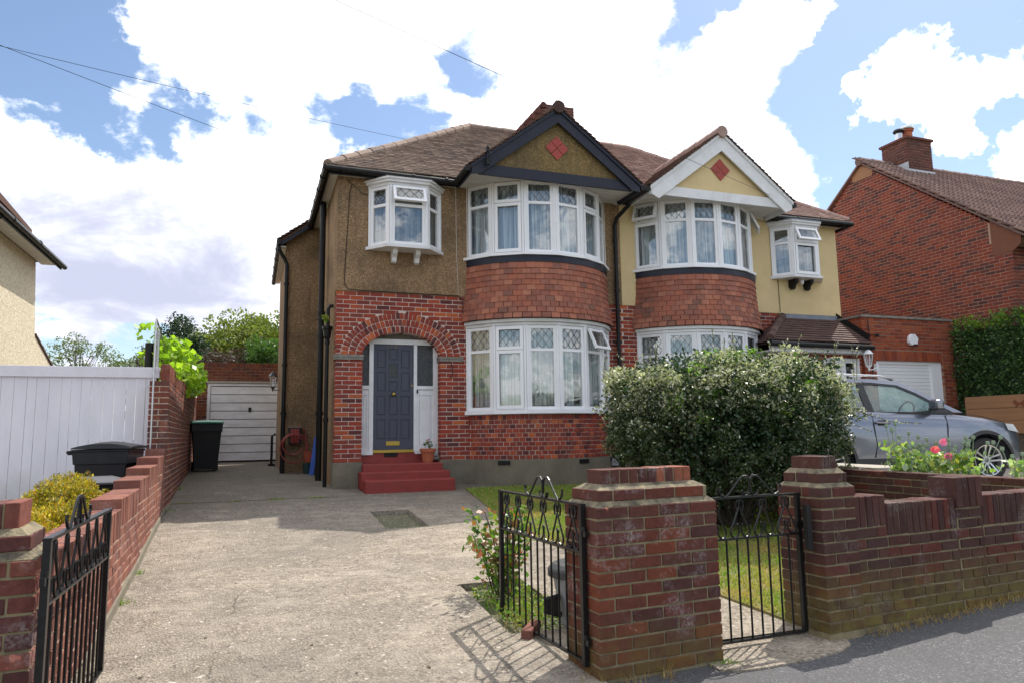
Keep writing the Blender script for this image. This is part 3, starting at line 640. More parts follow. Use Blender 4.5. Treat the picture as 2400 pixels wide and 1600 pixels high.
def ridge_tiles(parent, P, Q, mat, r=.105, pitch=.42, name='ridge_tile'):
    P = Vector(P); Q = Vector(Q); L = (Q-P).length; n = max(1, int(round(L/pitch))); d = (Q-P)/n
    for i in range(n):
        a = P + d*i; b = P + d*(i+1.04); a = a + Vector((0, 0, random.uniform(-.006, .008)))
        MB().tube([a, b], [r*1.06, r*.97], 10).build(name, mat, parent)
def pipe(parent, pts, r, mat=None, name='downpipe', collars=(), cr=1.35, n=12):
    m = MB(); m.tube(pts, r, n)
    for c in collars: m.cyl((c[0], c[1], c[2]-.03), r*cr, .06, n)
    return m.build(name, mat or M_PIPE, parent, smooth=False)

def semi(root, o):
    wallm, gm = o['wall'], o['gable']
    mo = M_MORT
    WX0, WX1 = 1.27, 3.63
    # --- bay base: plinth, curved headers, sill
    p = MB(); arc_slab(p, 1.0, 1.60, .30, .985, 18); p.build('plinth', M_PLINTH, root)
    p = MB(); arc_slab(p, 1.0, 1.66, .30, .50, 18); p.build('plinth_kerb', M_PALEC if o['left'] else M_PLINTH, root)
    p = MB(); arc_slab(p, 1.35, 1.571, .985, 1.755, 24); p.build('mortar', mo, root)
    sp = []
    zc = .985
    for k in range(9):
        nb = 31; off = .5*(k % 2)
        for i in range(nb + 1):
            a = -TH + 2*TH*(i - off + .5)/nb
            if a < -TH + .01 or a > TH - .01: continue
            c = Vector(bp(a, 1.58 - .05 + random.uniform(-.002, .003), zc + .0375))
            T = (math.cos(a), math.sin(a), 0); n = (math.sin(a), -math.cos(a), 0)
            sp.append((tuple(c), (.099 + random.uniform(-.003, .002), .1, .065), Matrix.Rotation(random.uniform(-.01, .01), 3, n) @ frame(T, n), 'header'))
        zc += .075
    for i in range(44):
        a = -TH + 2*TH*(i+.5)/44; T = (math.cos(a), math.sin(a), 0); n = (math.sin(a), -math.cos(a), 0)
        sp.append((bp(a, 1.585 - .05, zc + .045), (.068, .1, .082), frame(T, n), 'header'))
    # airbricks
    for th in (-.62, .30, 1.0):
        T = Vector((math.cos(th), math.sin(th), 0)); n = Vector((math.sin(th), -math.cos(th), 0))
        m = MB(); m.cbox(Vector(bp(th, 1.602, .93)), (.22, .012, .07), frame(T, n)); ab = m.build('airbrick', M_PIPE, root)
        m = MB()
        for q in range(4): m.cbox(Vector(bp(th, 1.612, .905 + q*.017)), (.2, .01, .006), frame(T, n))
        m.build('grille', M_DARK, ab)
    # --- lower window of the bay
    p = MB(); arc_slab(p, 1.3, 1.665, 1.76, 1.825, 6); p.build('window_sill', M_WHITE, root)
    V = [-TH + 2*TH*i/6 for i in range(7)]
    RW = 1.605
    for i in range(6):
        A, B = bp(V[i], RW, 0), bp(V[i+1], RW, 0); mid = (V[i]+V[i+1])/2
        facet(root, A, B, 1.828, 3.285, 2.86, (math.sin(mid), -math.cos(mid)), o['low'][i])
    p = MB(); arc_slab(p, 1.3, 1.63, 3.288, 3.34, 6); arc_slab(p, 1.3, 1.665, 3.342, 3.395, 12); p.build('window_cornice', M_WHITE if not o['left'] else M_WPAINT, root)
    curtain(root, 1.9, 3.26, 1.44, M_NET, gaps=((.62, .66),))
    # --- hanging tiles
    p = MB(); 
    prof = lambda z: 1.60 + .095*max(0, min(1, (4.41 - z)/1.0))**2.2
    for i in range(10): arc_slab(p, 1.2, prof(3.4+.1*i+.05) - .012, 3.397+.1015*i, 3.397+.1015*(i+1), 24)
    p.build('tile_backing', M_PIPE, root)
    tl = []
    for k in range(10):
        zt = 4.405 - k*.1; nb = 22
        for i in range(nb+1):
            a = -TH + 2*TH*(i + (.5 if k % 2 else 0))/nb
            if a < -TH or a > TH + .02: continue
            a = max(-TH+.02, min(TH-.02, a)); r = prof(zt - .1) + .006 + random.uniform(-.002, .004)
            T = Vector((math.cos(a), math.sin(a), 0)); N = Vector((math.sin(a), -math.cos(a), 0)); U = (Vector((0,0,1)) - N*(.19 + .22*max(0, (k-6)/4))).normalized(); N2 = T.cross(U)
            R = Matrix((T, U, N2)).transposed()
            tl.append((tuple(Vector(bp(a, r, zt - .045 + random.uniform(-.003, .003)))), (.156, .128, .022), Matrix.Rotation(random.uniform(-.02, .02), 3, tuple(N)) @ R))
    emit(root, 'hanging_tile', tl, M_TILEH, 300, 'tile')
    # --- band, upper window
    p = MB(); arc_slab(p, 1.2, 1.625, 4.412, 4.53, 24); p.build('black_band', M_NAVY, root)
    p = MB(); arc_slab(p, 1.2, 1.675, 4.532, 4.58, 6); p.build('window_sill', M_WHITE, root)
    for i in range(6):
        A, B = bp(V[i], RW-.01, 0), bp(V[i+1], RW-.01, 0); mid = (V[i]+V[i+1])/2
        facet(root, A, B, 4.583, 5.895, 5.50, (math.sin(mid), -math.cos(mid)), o['up'][i])
    curtain(root, 4.62, 5.87, 1.42, M_NET2, gaps=((.30, .325),))
    # floors of the bay and the rooms behind it
    for z0, z1 in ((1.0, 1.74), (3.40, 4.50)):
        p = MB(); arc_slab(p, .1, 1.5 if z0 < 2 else 1.3, z0 if z0 < 2 else 3.42, z1, 12); p.build('floor', M_ROOM, root)
    rm = MB()
    for z0, z1 in ((1.0, 3.42), (4.5, 5.96)):
        rm.box((2.9, 12.45, z0), (2.95, 15.5, z1)); rm.box((6.62, 12.45, z0), (6.67, 15.5, z1)); rm.box((2.95, 15.45, z0), (6.62, 15.5, z1))
    for z in (1.0, 3.36, 4.42, 5.95): rm.box((2.95, 12.25, z), (6.62, 15.45, z+.05))
    rm.build('room_lining', M_ROOM, root)
    # --- facade brickwork
    AC, A0, B0 = 2.394, .677, .40
    def halfw(z, a, b): return a*math.sqrt(max(0, 1-((z-2.78)/b)**2)) if z < 2.78 + b else 0
    def inter(z):
        if not o['left']: return [(0, WX1-WX0)] if z > 3.6 else [(WX1-WX0-.9, WX1-WX0)]
        if z < 2.79: return [(0, 1.717-WX0), (3.071-WX0, WX1-WX0)]
        w = halfw(z, 1.05, .75)
        return [(0, AC-w-WX0), (AC+w-WX0, WX1-WX0)] if w > 0 else [(0, WX1-WX0)]
    ztop = 3.87
    sp += courses((WX0, 12.18, 0), (1, 0, 0), (0, -1, 0), WX1-WX0, .985, ztop, ch=2.885/38.0, inter=inter)
    sp += courses((6.38, 12.18, 0), (1, 0, 0), (0, -1, 0), .34, .985, ztop, ch=2.885/38.0, s_off=.1)
    if o['left']:
        for kk in range(38):
            pass
        sp += courses((WX0, 12.19, 0), (0, 1, 0), (-1, 0, 0), .20, .985, ztop, ch=2.885/38.0, first=1, bl=.20)
        sp += courses((3.071, 12.19, 0), (0, 1, 0), (-1, 0, 0), .22, .985, 2.72, ch=2.885/38.0, bl=.22)
        sp += courses((1.717, 12.41, 0), (0, -1, 0), (1, 0, 0), .22, .985, 2.72, ch=2.885/38.0, bl=.22)
        # arch of three rings of headers
        for ring in range(3):
            a = A0 + .056 + .1225*ring; b = B0 + .058 + .1165*ring
            N = 400; pts = [(AC + a*math.cos(math.pi*i/N), 2.78 + b*math.sin(math.pi*i/N)) for i in range(N+1)]
            d = [0]
            for i in range(N): d.append(d[-1] + math.dist(pts[i], pts[i+1]))
            nb = int(round(d[-1]/.0765))
            for j in range(nb):
                q = (j+.5)*d[-1]/nb; i = next(x for x in range(N+1) if d[x] >= q); x, z = pts[i]
                nx, nz = (x-AC)/a**2, (z-2.78)/b**2; ll = math.hypot(nx, nz); nx /= ll; nz /= ll
                U = Vector((nx, 0, nz)); I = Vector((0, 1, 0)); T = I.cross(U)
                R = Matrix((T, I, U)).transposed()
                dep = .235 if ring == 0 else .1
                sp.append(((x, 12.178 + dep/2 + random.uniform(-.001, .002), z), (d[-1]/nb - .011, dep, .108), R, 'header'))
        # mortar behind piers, spandrel, reveal
        m = MB(); m.box((WX0+.006, 12.187, .985), (1.711, 12.44, 2.78)); m.box((3.077, 12.187, .985), (WX1+.0, 12.44, 2.78))
        n = 40
        outl = [(WX0+.006, 2.781), (WX0+.006, ztop-.001), (WX1+.0, ztop-.001), (WX1+.0, 2.781), (AC+A0+.003, 2.781)] + [(AC + (A0+.003)*math.cos(math.pi*i/n), 2.781 + (B0+.003)*math.sin(math.pi*i/n)) for i in range(1, n)] + [(AC-A0-.003, 2.781)]
        # strips instead of one concave polygon
        arcp = [(AC + (A0+.003)*math.cos(math.pi*i/n), 2.781 + (B0+.003)*math.sin(math.pi*i/n)) for i in range(n+1)]
        for i in range(n):
            (x1, z1), (x0, z0) = arcp[i], arcp[i+1]
            m.add([(x0, 12.187, z0), (x1, 12.187, z1), (x1, 12.187, ztop-.001), (x0, 12.187, ztop-.001), (x0, 12.44, z0), (x1, 12.44, z1), (x1, 12.44, ztop-.001), (x0, 12.44, ztop-.001)],
                  [(0,1,2,3), (4,7,6,5), (0,4,5,1)])
        m.box((WX0+.006, 12.187, 2.781), (AC-A0-.003, 12.44, ztop-.001)); m.box((AC+A0+.003, 12.187, 2.781), (WX1+.0, 12.44, ztop-.001))
        m.build('mortar', mo, root)
        # impost mouldings
        for x0, x1 in ((WX0-.03, 1.735), (3.05, 3.49)):
            m = MB(); m.box((x0, 12.155, 2.745), (x1, 12.38, 2.785)); m.box((x0+.008, 12.165, 2.722), (x1-.008, 12.38, 2.7449)); m.box((x0+.004, 12.16, 2.70), (x1-.004, 12.38, 2.7219)); m.build('impost', M_STONE, root)
        # plinth under the pier
        MB().box((WX0-.02, 12.16, .35), (1.73, 12.5, .984)).build('plinth', M_PLINTH, root); MB().box((3.05, 12.16, .35), (3.65, 12.5, .984)).build('plinth', M_PLINTH, root)
    else:
        m = MB(); m.box((WX0+.006, 12.187, .6), (WX1+.0, 12.44, ztop-.001)); m.build('mortar', mo, root)
    m = MB(); m.box((6.36, 12.187, .985), (6.72, 12.44, ztop-.001)); m.build('mortar', mo, root)
    m = MB(); m.box((6.30, 12.17, .35), (6.72, 12.5, .984)); m.build('plinth', M_PLINTH, root)
    emit(root, 'brick', sp, M_BRICK, 300)
    # --- rendered walls
    for nm, a, b in (('wall', (1.262, 12.165, ztop), (3.63, 12.45, 5.93)), ('wall', (6.34, 12.165, ztop), (6.72, 12.45, 5.93))):
        MB().box(a, b).build(nm, wallm, root)
    MB().box((1.258, 12.39 if o['left'] else 12.19, .5), (1.5, 18.4, ztop)).build('wall', wallm, root)
    MB().box((1.259, 12.451, ztop+.001), (1.5, 18.4, 5.93)).build('wall', wallm, root)
    MB().box((1.5, 18.2, .5), (6.72, 18.4, 5.93)).build('wall', wallm, root)
    MB().box((1.5, 12.46, .5), (2.9, 12.5, 5.93)).build('partition_wall', M_ROOM, root)
    # --- gable over the bay
    gz = .76; apex = 7.14
    m = MB(); m.prism([(3.42, 5.93), (6.54, 5.93), (BX, 5.93 + 1.56*gz)], 'y', 11.22, 11.35); m.build('gable_wall', gm, root)
    w = .25 if o['left'] else .34; bm = M_NAVY if o['left'] else M_WPAINT
    zo = lambda x: apex + .03 - gz*abs(x - BX)
    for sgn in (-1, 1):
        xe = BX + sgn*1.62; xi = BX + sgn*(1.62 - .16)
        m = MB(); m.prism([(BX, zo(BX)), (xe, zo(xe)), (xe, zo(xe)-.14), (xi, zo(xi)-w), (BX, zo(BX)-w)][::sgn], 'y', 11.12, 11.155); m.build('bargeboard', bm, root)
        m = MB(); m.prism([(BX, zo(BX)+.03), (xe+sgn*.02, zo(xe)+.015), (xe+sgn*.02, zo(xe)-.05), (BX, zo(BX)-.035)][::sgn], 'y', 11.095, 11.1199); m.build('barge_moulding', M_NAVY if o['left'] else M_WPAINT, root)
    m = MB(); m.box((3.5, 11.165, 5.815), (6.46, 11.215, 6.0)); m.build('tie_beam', bm, root)
    m = MB(); m.box((3.36, 11.217, 5.90), (6.60, 12.16, 5.92))
    for i in range(8): m.box((3.36, 11.225+.115*i, 5.892), (6.60, 11.225+.115*i+.1, 5.8995))
    m.build('soffit', M_SOFF, root)
    for dx, dz in ((0, .115), (0, -.115), (.115, 0), (-.115, 0)):
        m = MB(); m.cbox((BX + dx + .0, 11.21, 6.47 + dz), (.152, .022, .152), Matrix.Rotation(rad(45), 3, 'Y')); m.build('diamond_tile', M_TILER, root)
    rt = o['gtile']
    # roof slopes of the gable
    for sgn in (-1, 1):
        m = MB(); xe = BX + sgn*1.66; ze = apex + .06 - gz*1.66; zr = apex + .06
        m.add([(BX, 11.12, zr), (xe, 11.12, ze), (xe, 12.0, ze), (BX, 13.8, zr), (BX, 11.12, zr-.05), (xe, 11.12, ze-.05), (xe, 12.0, ze-.05), (BX, 13.8, zr-.05)],
              [(0,1,2,3)[::-sgn], (4,7,6,5)[::-sgn], (0,4,5,1)[::-sgn], (1,5,6,2)[::-sgn]])
        m.build('roof', rt, root)
        u = Vector((-sgn, 0, gz)).normalized(); nn = Vector((sgn*gz, 0, 1)).normalized()
        full = (not o['left']) and sgn == 1
        ts = slope_tiles((xe, 11.07, ze), (0, 1, 0), u, nn, .1, 21, .165, (lambda d: (0, .62 + d*.9)) if full else (lambda d: (0, .36)), th=.018, lift=.016, jit=1.8)
        emit(root, 'roof_tile', ts, rt, 60 if not full else 240, 'tile')
    ridge_tiles(root, (BX, 11.06, apex+.06), (BX, 13.45, apex+.06), rt if o['left'] else M_ROOFP, .11)
    # side gutters/fascia of the gable
    for sgn in (-1, 1):
        xe = BX + sgn*1.66
        MB().tube([(xe + sgn*.03, 11.12, 5.89), (xe + sgn*.03, 11.88, 5.885)], .055, 10).build('gutter', M_PIPE, root)
        MB().box((xe - sgn*.03 - .012, 11.16, 5.80), (xe - sgn*.03 + .012, 11.95, 5.93)).build('fascia', M_NAVY if o['left'] else M_WPAINT, root)
    # --- main roof
    rise = .74; ze = 5.96
    pk = (1.03+3.57, 11.93+3.57, ze+3.57*rise); rid = (6.72, pk[1], pk[2])
    yb = pk[1] + 3.57
    m = MB()
    V8 = [(1.03, 11.93, ze), (6.72, 11.93, ze), rid, pk, (1.03, yb, ze), (6.72, yb, ze)]
    m.add(V8, [(0,1,2,3), (0,3,4), (3,2,5,4)]); m.add([(x, y, z-.06) for x, y, z in V8], [(0,3,2,1), (0,4,3), (3,4,5,2)])
    m.build('roof', o['tile'], root)
    cs = math.cos(math.atan(rise))
    def skp(c):
        return c.z < apex + .06 - gz*abs(c.x - BX) and c.y < 13.7
    ts = slope_tiles((1.03, 11.91, ze), (1, 0, 0), (0, 1, rise), (0, -rise, 1), .1, 44, .165, lambda d: (d*cs + .02, 5.69), skip=skp, jit=1.2 if o['left'] else .4)
    emit(root, 'roof_tile', ts, o['tile'], 300, 'tile')
    ridge_tiles(root, (1.07, 11.97, ze+.02), (pk[0], pk[1], pk[2]+.03), M_ROOF if o['left'] else M_ROOFP, .10, name='hip_tile')
    ridge_tiles(root, (pk[0], pk[1], pk[2]+.03), (6.72, pk[1], pk[2]+.03), M_ROOF if o['left'] else M_ROOFP, .10)
    # gutters, fascia and soffit
    MB().box((1.08, 11.955, 5.83), (3.36, 11.975, 5.95)).build('fascia', M_PIPE, root)
    g_ = MB(); g_.tube([(1.02, 11.90, 5.915), (3.34, 11.90, 5.89)], .055, 10)
    for x in (1.3, 1.9, 2.5, 3.1): g_.cyl((x, 11.90, 5.902), .063, .04, 10, axis='x')
    g_.build('gutter', M_PIPE, root)
    MB().box((6.58, 11.955, 5.83), (6.72, 11.975, 5.95)).build('fascia', M_PIPE, root)
    MB().box((1.11, 11.98, 5.885), (3.36, 12.16, 5.9)).build('soffit', M_SOFF, root)
    MB().box((6.60, 11.98, 5.885), (6.72, 12.16, 5.9)).build('soffit', M_SOFF, root)
    yw = 15.5
    MB().box((1.08, 11.98, 5.83), (1.10, yw, 5.95)).build('fascia', M_PIPE, root)
    MB().box((1.11, 12.161, 5.885), (1.257, yw, 5.9)).build('soffit', M_SOFF, root)
    g_ = MB(); g_.tube([(1.03, 11.89, 5.915), (1.02, yw+.1, 5.87)], .055, 10)
    for y in (12.3, 13.0, 13.7, 14.4, 15.1): g_.cyl((1.026, y, 5.90), .065, .05, 10, axis='y')
    g_.build('gutter', M_PIPE, root)
    # --- oriel window
    OZ0, OZ1 = 4.66, 5.70
    Q = [(1.80, 12.16), (2.10, 11.84), (2.76, 11.84), (3.07, 12.16)]
    for i in range(3):
        A, B = Q[i], Q[i+1]; t = Vector((B[0]-A[0], B[1]-A[1], 0)).normalized()
        facet(root, A, B, OZ0, OZ1, 5.36, (t.y, -t.x), o['ori'][i], lead=o['left'])
    def opoly(e, y=0): return [(1.80-e, 12.16), (2.10-e*.6, 11.84-e), (2.76+e*.6, 11.84-e), (3.07+e, 12.16)]
    m = MB(); m.prism(opoly(.06), 'z', 4.60, 4.655); m.build('window_sill', M_WPAINT, root)
    m = MB(); m.prism(opoly(.02), 'z', 5.703, 5.75); m.prism(opoly(.06), 'z', 5.7505, 5.80); m.prism(opoly(.09), 'z', 5.8005, 5.835); m.build('window_cornice', M_WPAINT, root)
    m = MB(); m.prism(opoly(.10), 'z', 5.836, 5.852); m.build('lead_cover', M_LEADS if not o['left'] else M_PIPE, root)
    for x in (2.22, 2.62):
        m = MB(); m.prism([(12.16, 4.599), (11.93, 4.599), (11.93, 4.53), (12.02, 4.47), (12.04, 4.40), (12.10, 4.38), (12.16, 4.44)], 'x', x-.04, x+.04); m.build('bracket', M_WPAINT if o['left'] else M_PIPE, root)
    m = MB(); m.prism([(1.86, 12.2), (2.13, 11.9), (2.73, 11.9), (3.01, 12.2), (3.01, 12.25), (1.86, 12.25)], 'z', 4.656, 4.67); m.box((1.82, 12.167, 4.67), (1.84, 12.19, 4.68)); m.build('window_board', M_ROOM, root)
    m = MB(); m.prism([(1.90, 12.15), (2.15, 11.93), (2.71, 11.93), (2.97, 12.15)], 'z', 4.68, 5.34); m.build('frosted_blind', M_BLIND, root)
    m = MB(); m.prism([(1.92, 12.16), (2.16, 12.0), (2.70, 12.0), (2.95, 12.16)], 'z', 5.38, 5.69); m.build('dark_interior', M_ROOM, root)

SEMI_L = thing('semi_detached_house', (4, 12.2, .57), 'brown pebbledash house with red brick arched porch, black gable boards and slate blue door', 'house', 'pair of semi-detached houses')
def left_extras(root):
    # wing at the side with its catslide roof
    m = MB(); m.prism([(.55, .55), (1.257, .55), (1.257, 6.05), (.55, 5.52)], 'y', 15.5, 18.9); m.build('wing_wall', M_DASH, root)
    m = MB(); sl = .76
    za, zb = 5.97 + sl*(.40-1.03), 5.97
    m.prism([(.40, za), (1.07, zb+.03), (1.07, zb-.03), (.40, za-.06)], 'y', 15.28, 19.3); m.build('wing_roof', M_ROOFG, root)
    ts = slope_tiles((.38, 15.24, za), (0, 1, 0), Vector((1, 0, sl)).normalized(), Vector((-sl, 0, 1)).normalized(), .1, 8, .165, lambda d: (0, .5), th=.024, jit=2.)
    emit(root, 'roof_tile', ts, M_ROOFG, 40, 'tile')
    MB().box((.44, 15.32, 5.36), (.455, 19.2, 5.46)).build('fascia', M_WPAINT, root)
    m = MB(); m.prism([(.44, 5.38), (.44, 5.50), (1.02, 5.93), (1.02, 5.82)], 'y', 15.29, 15.31); m.build('verge_board', M_NAVY, root)
    m = MB(); m.box((.456, 15.32, 5.37), (.549, 19.2, 5.385)); m.build('soffit', M_SOFF, root)
    g_ = MB(); g_.tube([(.40, 15.22, 5.45), (.40, 19.45, 5.43)], .052, 10)
    for y in (15.8, 16.7, 17.6, 18.6): g_.cyl((.40, y, 5.44), .062, .05, 10, axis='y')
    g_.build('gutter', M_PIPE, root)
    pipe(root, [(.40, 15.36, 5.42), (.41, 15.36, 5.30), (.52, 15.42, 5.14), (.575, 15.43, 5.02), (.575, 15.43, .68)], .042, collars=((.575, 15.43, 4.6), (.575, 15.43, 2.9), (.575, 15.43, 1.9), (.575, 15.43, 1.2)))
    pipe(root, [(1.15, 13.7, 5.87), (1.15, 13.7, .6)], .056, collars=((1.15, 13.7, 3.72), (1.15, 13.7, 3.28), (1.15, 13.7, 1.85)), name='soil_pipe', cr=1.3)
    MB().cyl((1.15, 13.7, 5.6), .062, .26, 12).build('soil_pipe_joint', M_PIPE, root)
    pipe(root, [(1.27, 12.55, 3.66), (1.20, 12.55, 3.66), (1.17, 12.55, 3.60), (1.17, 12.55, 3.28)], .032, name='waste_pipe')
    m = MB(); m.lathe((1.16, 12.55, 0), [(.03, 2.98), (.04, 3.0), (.04, 3.08), (.06, 3.12), (.075, 3.24), (.09, 3.25), (.09, 3.30)], 12); m.build('hopper', M_PIPE, root)
    pipe(root, [(1.16, 12.55, 3.0), (1.16, 12.55, .58)], .034, collars=((1.16, 12.55, 1.7), (1.16, 12.55, 3.02)))
    MB().box((1.05, 13.66, 3.58), (1.26, 13.675, 3.592)).build('pipe_clip', M_PIPE, root)
    # porch: frame, door, sidelights
    Y = 12.42
    m = MB()
    m.box((1.86, Y-.05, 1.13), (1.935, Y+.05, 3.03)); m.box((2.64, Y-.05, 1.13), (2.70, Y+.05, 3.03)); m.box((2.99, Y-.05, 1.06), (3.09, Y+.05, 3.03))
    m.box((1.70, Y-.055, 3.001), (3.10, Y+.05, 3.09)); m.box((1.70, Y-.052, 2.22), (1.86, Y+.05, 2.28)); m.box((2.70, Y-.052, 2.22), (2.99, Y+.05, 2.28))
    m.box((1.69, Y-.04, 1.13), (1.72, Y+.05, 3.0))
    m.build('door_frame', M_WPAINT, root, bevel=.004)
    for x0, x1, s0, s1 in ((1.72, 1.86, 1.70, 1.93), (2.70, 2.99, 2.66, 3.02)):
        m = MB()
        m.box((x0, Y-.02, 1.13), (x1, Y+.03, 2.22)); m.box((x0, Y-.035, 1.13), (x0+.035, Y-.0201, 2.2)); m.box((x1-.035, Y-.035, 1.13), (x1, Y-.0201, 2.2)); m.box((x0+.035, Y-.035, 2.12), (x1-.035, Y-.0201, 2.2)); m.box((x0+.035, Y-.035, 1.13), (x1-.035, Y-.0201, 1.24))
        m.box((x0+.05, Y-.03, 1.26), (x1-.05, Y-.0202, 2.10))
        m.box((s0, Y-.07, 1.10), (s1, Y-.0401, 1.16)); m.build('side_panel', M_WPAINT, root)
    for x0, x1 in ((1.715, 1.862), (2.698, 2.992)):
        s = MB().box((x0, Y-.01, 2.28), (x1, Y-.002, 3.0)).build('sidelight', M_OBSC, root)
        l = MB(); lattice(l, x0+.002, x1-.002, 2.28, 3.0, 0, nx=2 if x1-x0 > .2 else 1, asp=1.3, w=.004); l.v = [(a, Y-.014, c) for a, b, c in l.v] if False else [(a, b + Y - .013, c) for a, b, c in l.v]; l.build('leading', M_LEAD, s)
    dz = lambda y: 3.0 - (y-437)/(1183-437)*1.82; dx = lambda x: 1.937 + (x-400)/(687-400)*.70
    leaf = MB().box((1.937, Y-.012, 1.18), (2.637, Y+.03, 3.0)).build('door', M_DOOR, root)
    cols = [(423, 487), (510, 572), (595, 660)]; outer = [(475, 608), (635, 775), (803, 943), (970, 1112)]; cent = [(468, 552), (577, 675), (700, 775), (803, 943), (970, 1112)]
    m = MB(); xs = [400] + [q for c in cols for q in c] + [687]
    for i in range(0, 8, 2): m.box((dx(xs[i]), Y-.026, 1.18), (dx(xs[i+1]), Y-.0121, 3.0))
    for ci, c in enumerate(cols):
        rows = cent if ci == 1 else outer; ys = [437] + [q for r_ in rows for q in r_] + [1183]
        for i in range(0, len(ys), 2): m.box((dx(c[0])+.0003, Y-.0258, dz(ys[i+1])), (dx(c[1])-.0003, Y-.0121, dz(ys[i])))
    m.build('stile_and_rail', M_DOOR, leaf)
    for ci, c in enumerate(cols):
        for ri, r_ in enumerate(cent if ci == 1 else outer):
            gl = ci == 1 and ri == 1
            f = MB(); a, b = dx(c[0])+.018, dx(c[1])-.018
            if gl: f.box((a-.012, Y-.016, dz(r_[1])+.006), (b+.012, Y-.0122, dz(r_[0])-.006))
            else: f.box((a, Y-.022, dz(r_[1])+.02), (b, Y-.0122, dz(r_[0])-.02))
            f.build('door_pane' if gl else 'door_panel', M_OBSC if gl else M_DOOR, leaf, bevel=0 if gl else .006)
    m = MB(); x0, x1, z0, z1 = dx(492), dx(588), dz(1153), dz(1124)
    m.box((x0, Y-.034, z0), (x1, Y-.0262, z1)); lb = m.build('letterbox', M_BRASS, leaf)
    kn = MB(); kn.lathe((0, 0, 0), [(.026, 0), (.026, .006), (.012, .012), (.012, .03), (.03, .04), (.034, .055), (.024, .07), (.004, .075)], 16)
    kn.v = [(dx(541)+a, Y-.026-c, dz(792)+b) for a, b, c in kn.v]; kn.build('door_knob', M_BRASS, leaf)
    kn = MB(); kn.cyl((dx(674), Y-.04, dz(730)), .014, .014, 12, axis='y'); kn.build('door_lock', M_BRASS, leaf)
    m = MB(); m.box((1.935, Y-.06, 1.132), (2.64, Y-.0262, 1.178)); m.build('threshold', M_BRASS, root)
    fc = bpy.data.curves.new('house_number', 'FONT'); fc.body = '118'; fc.size = .085; fc.extrude = .002; fc.align_x = 'CENTER'
    fo = bpy.data.objects.new('house_number', fc); COL.objects.link(fo); fc.materials.append(plain('dull_metal', (.16, .13, .09), .5, .6)); me_ = bpy.data.meshes.new_from_object(fo); bpy.data.objects.remove(fo); me_.name = 'house_number'; fo = bpy.data.objects.new('house_number', me_); COL.objects.link(fo); fo.matrix_basis = Matrix.Translation((dx(544), Y-.0285, dz(464))) @ Matrix.Rotation(rad(90), 4, 'X'); fo.parent = leaf; fo.matrix_parent_inverse = Matrix.Identity(4)
    MB().box((2.69, Y-.075, 2.15), (2.712, Y-.0521, 2.21)).build('bell_push', M_PIPE, root)
    # black sheet standing for the shade behind the glass and above the frame
    MB().box((1.70, Y+.051, 1.0), (3.1, Y+.09, 3.4)).build('hall_dark_sheet', M_DARK, root)
    # steps
    st = [(1.69, 3.10, 12.03, .60, .955), (1.66, 3.13, 11.76, .55, .835), (1.68, 3.14, 11.46, .40, .72)]
    for i, (a, b, y, z0, z1) in enumerate(st):
        m = MB(); m.box((a, y, z0), (b, 12.37 if i == 0 else st[i-1][2]-.0005 if False else 12.16 - .001*i, z1)) if i else m.box((a+.03, y, z0), (b-.03, 12.385, z1))
        m.build('step', M_STEP, root, bevel=.018)
    MB().box((1.72, 12.386, .9), (3.07, 12.46, 1.131)).build('riser', M_STEP, root)
    MB().box((2.13, 12.372, 1.06), (2.36, 12.3859, 1.125)).build('airbrick', M_DARK, root)
    # small iron hook on the right pier and cable on the render
    MB().tube([(3.27, 12.16, 2.66), (3.27, 12.12, 2.62), (3.275, 12.12, 2.50), (3.26, 12.13, 2.42), (3.24, 12.16, 2.43)], .008, 6).build('iron_hook', M_IRON, root)
    MB().tube([(1.42, 12.155, 5.82), (1.50, 12.15, 5.76), (1.46, 12.15, 5.6), (1.43, 12.155, 4.9), (1.40, 12.155, 4.3), (1.39, 12.155, 3.98), (1.45, 12.155, 3.90), (1.7, 12.155, 3.885), (3.4, 12.155, 3.878), (3.47, 12.15, 3.80), (3.49, 12.15, 3.4)], .006, 6).build('wall_cable', M_PIPE, root)
    MB().tube([(1.50, 12.15, 5.76), (1.68, 12.15, 5.6), (1.82, 12.15, 5.58)], .005, 6).build('wall_cable', M_PIPE, root)
    MB().tube([(3.36, 12.155, 5.88), (3.37, 12.155, 4.7), (3.40, 12.155, 3.9)], .004, 6).build('wall_cable', M_SOFF, root)
    # cable bracket on the gable
    m = MB(); m.tube([(3.62, 11.04, 5.95), (3.62, 11.04, 6.28)], .012, 6); m.cyl((3.62, 11.04, 6.17), .035, .08, 10); m.cyl((3.62, 11.04, 5.94), .035, .09, 10); m.box((3.60, 11.04, 6.02), (3.64, 11.12, 6.06)); m.tube([(3.62, 11.03, 6.2), (3.68, 11.0, 6.1), (3.66, 11.02, 5.98), (3.60, 11.02, 5.93)], .008, 5)
    m.build('cable_bracket', M_PIPE, root)
    # shared downpipe on the party line
    m = MB(); m.tube([(6.70, 11.68, 5.86), (6.70, 11.70, 5.76), (6.58, 12.02, 5.56), (6.58, 12.10, 5.45), (6.58, 12.10, .6)], .04, 12)
    for z in (5.1, 4.1, 3.1): m.cyl((6.58, 12.10, z), .052, .06, 12)
    m.build('downpipe', M_PIPE, root)
    MB().box((6.36, 12.12, .80), (6.50, 12.159, .97)).build('meter_flap', M_BINGREY, root)
    # chimney on the party wall
    X0, X1, Y0, Y1 = 6.30, 7.14, 15.0, 15.8
    core = MB(); core.box((X0+.008, Y0+.008, 8.0), (X1-.008, Y1, 9.24)); steps = [(X0-.14*(i+1), 9.27-.165*(i+1)) for i in range(4)]
    for i, (x, z) in enumerate(steps): core.box((x+.008, Y0+.009+.0005*i, 7.9), (x+.15, Y1-.002*i, z-.02))
    ch = core.build('chimney', M_MORTR, root)
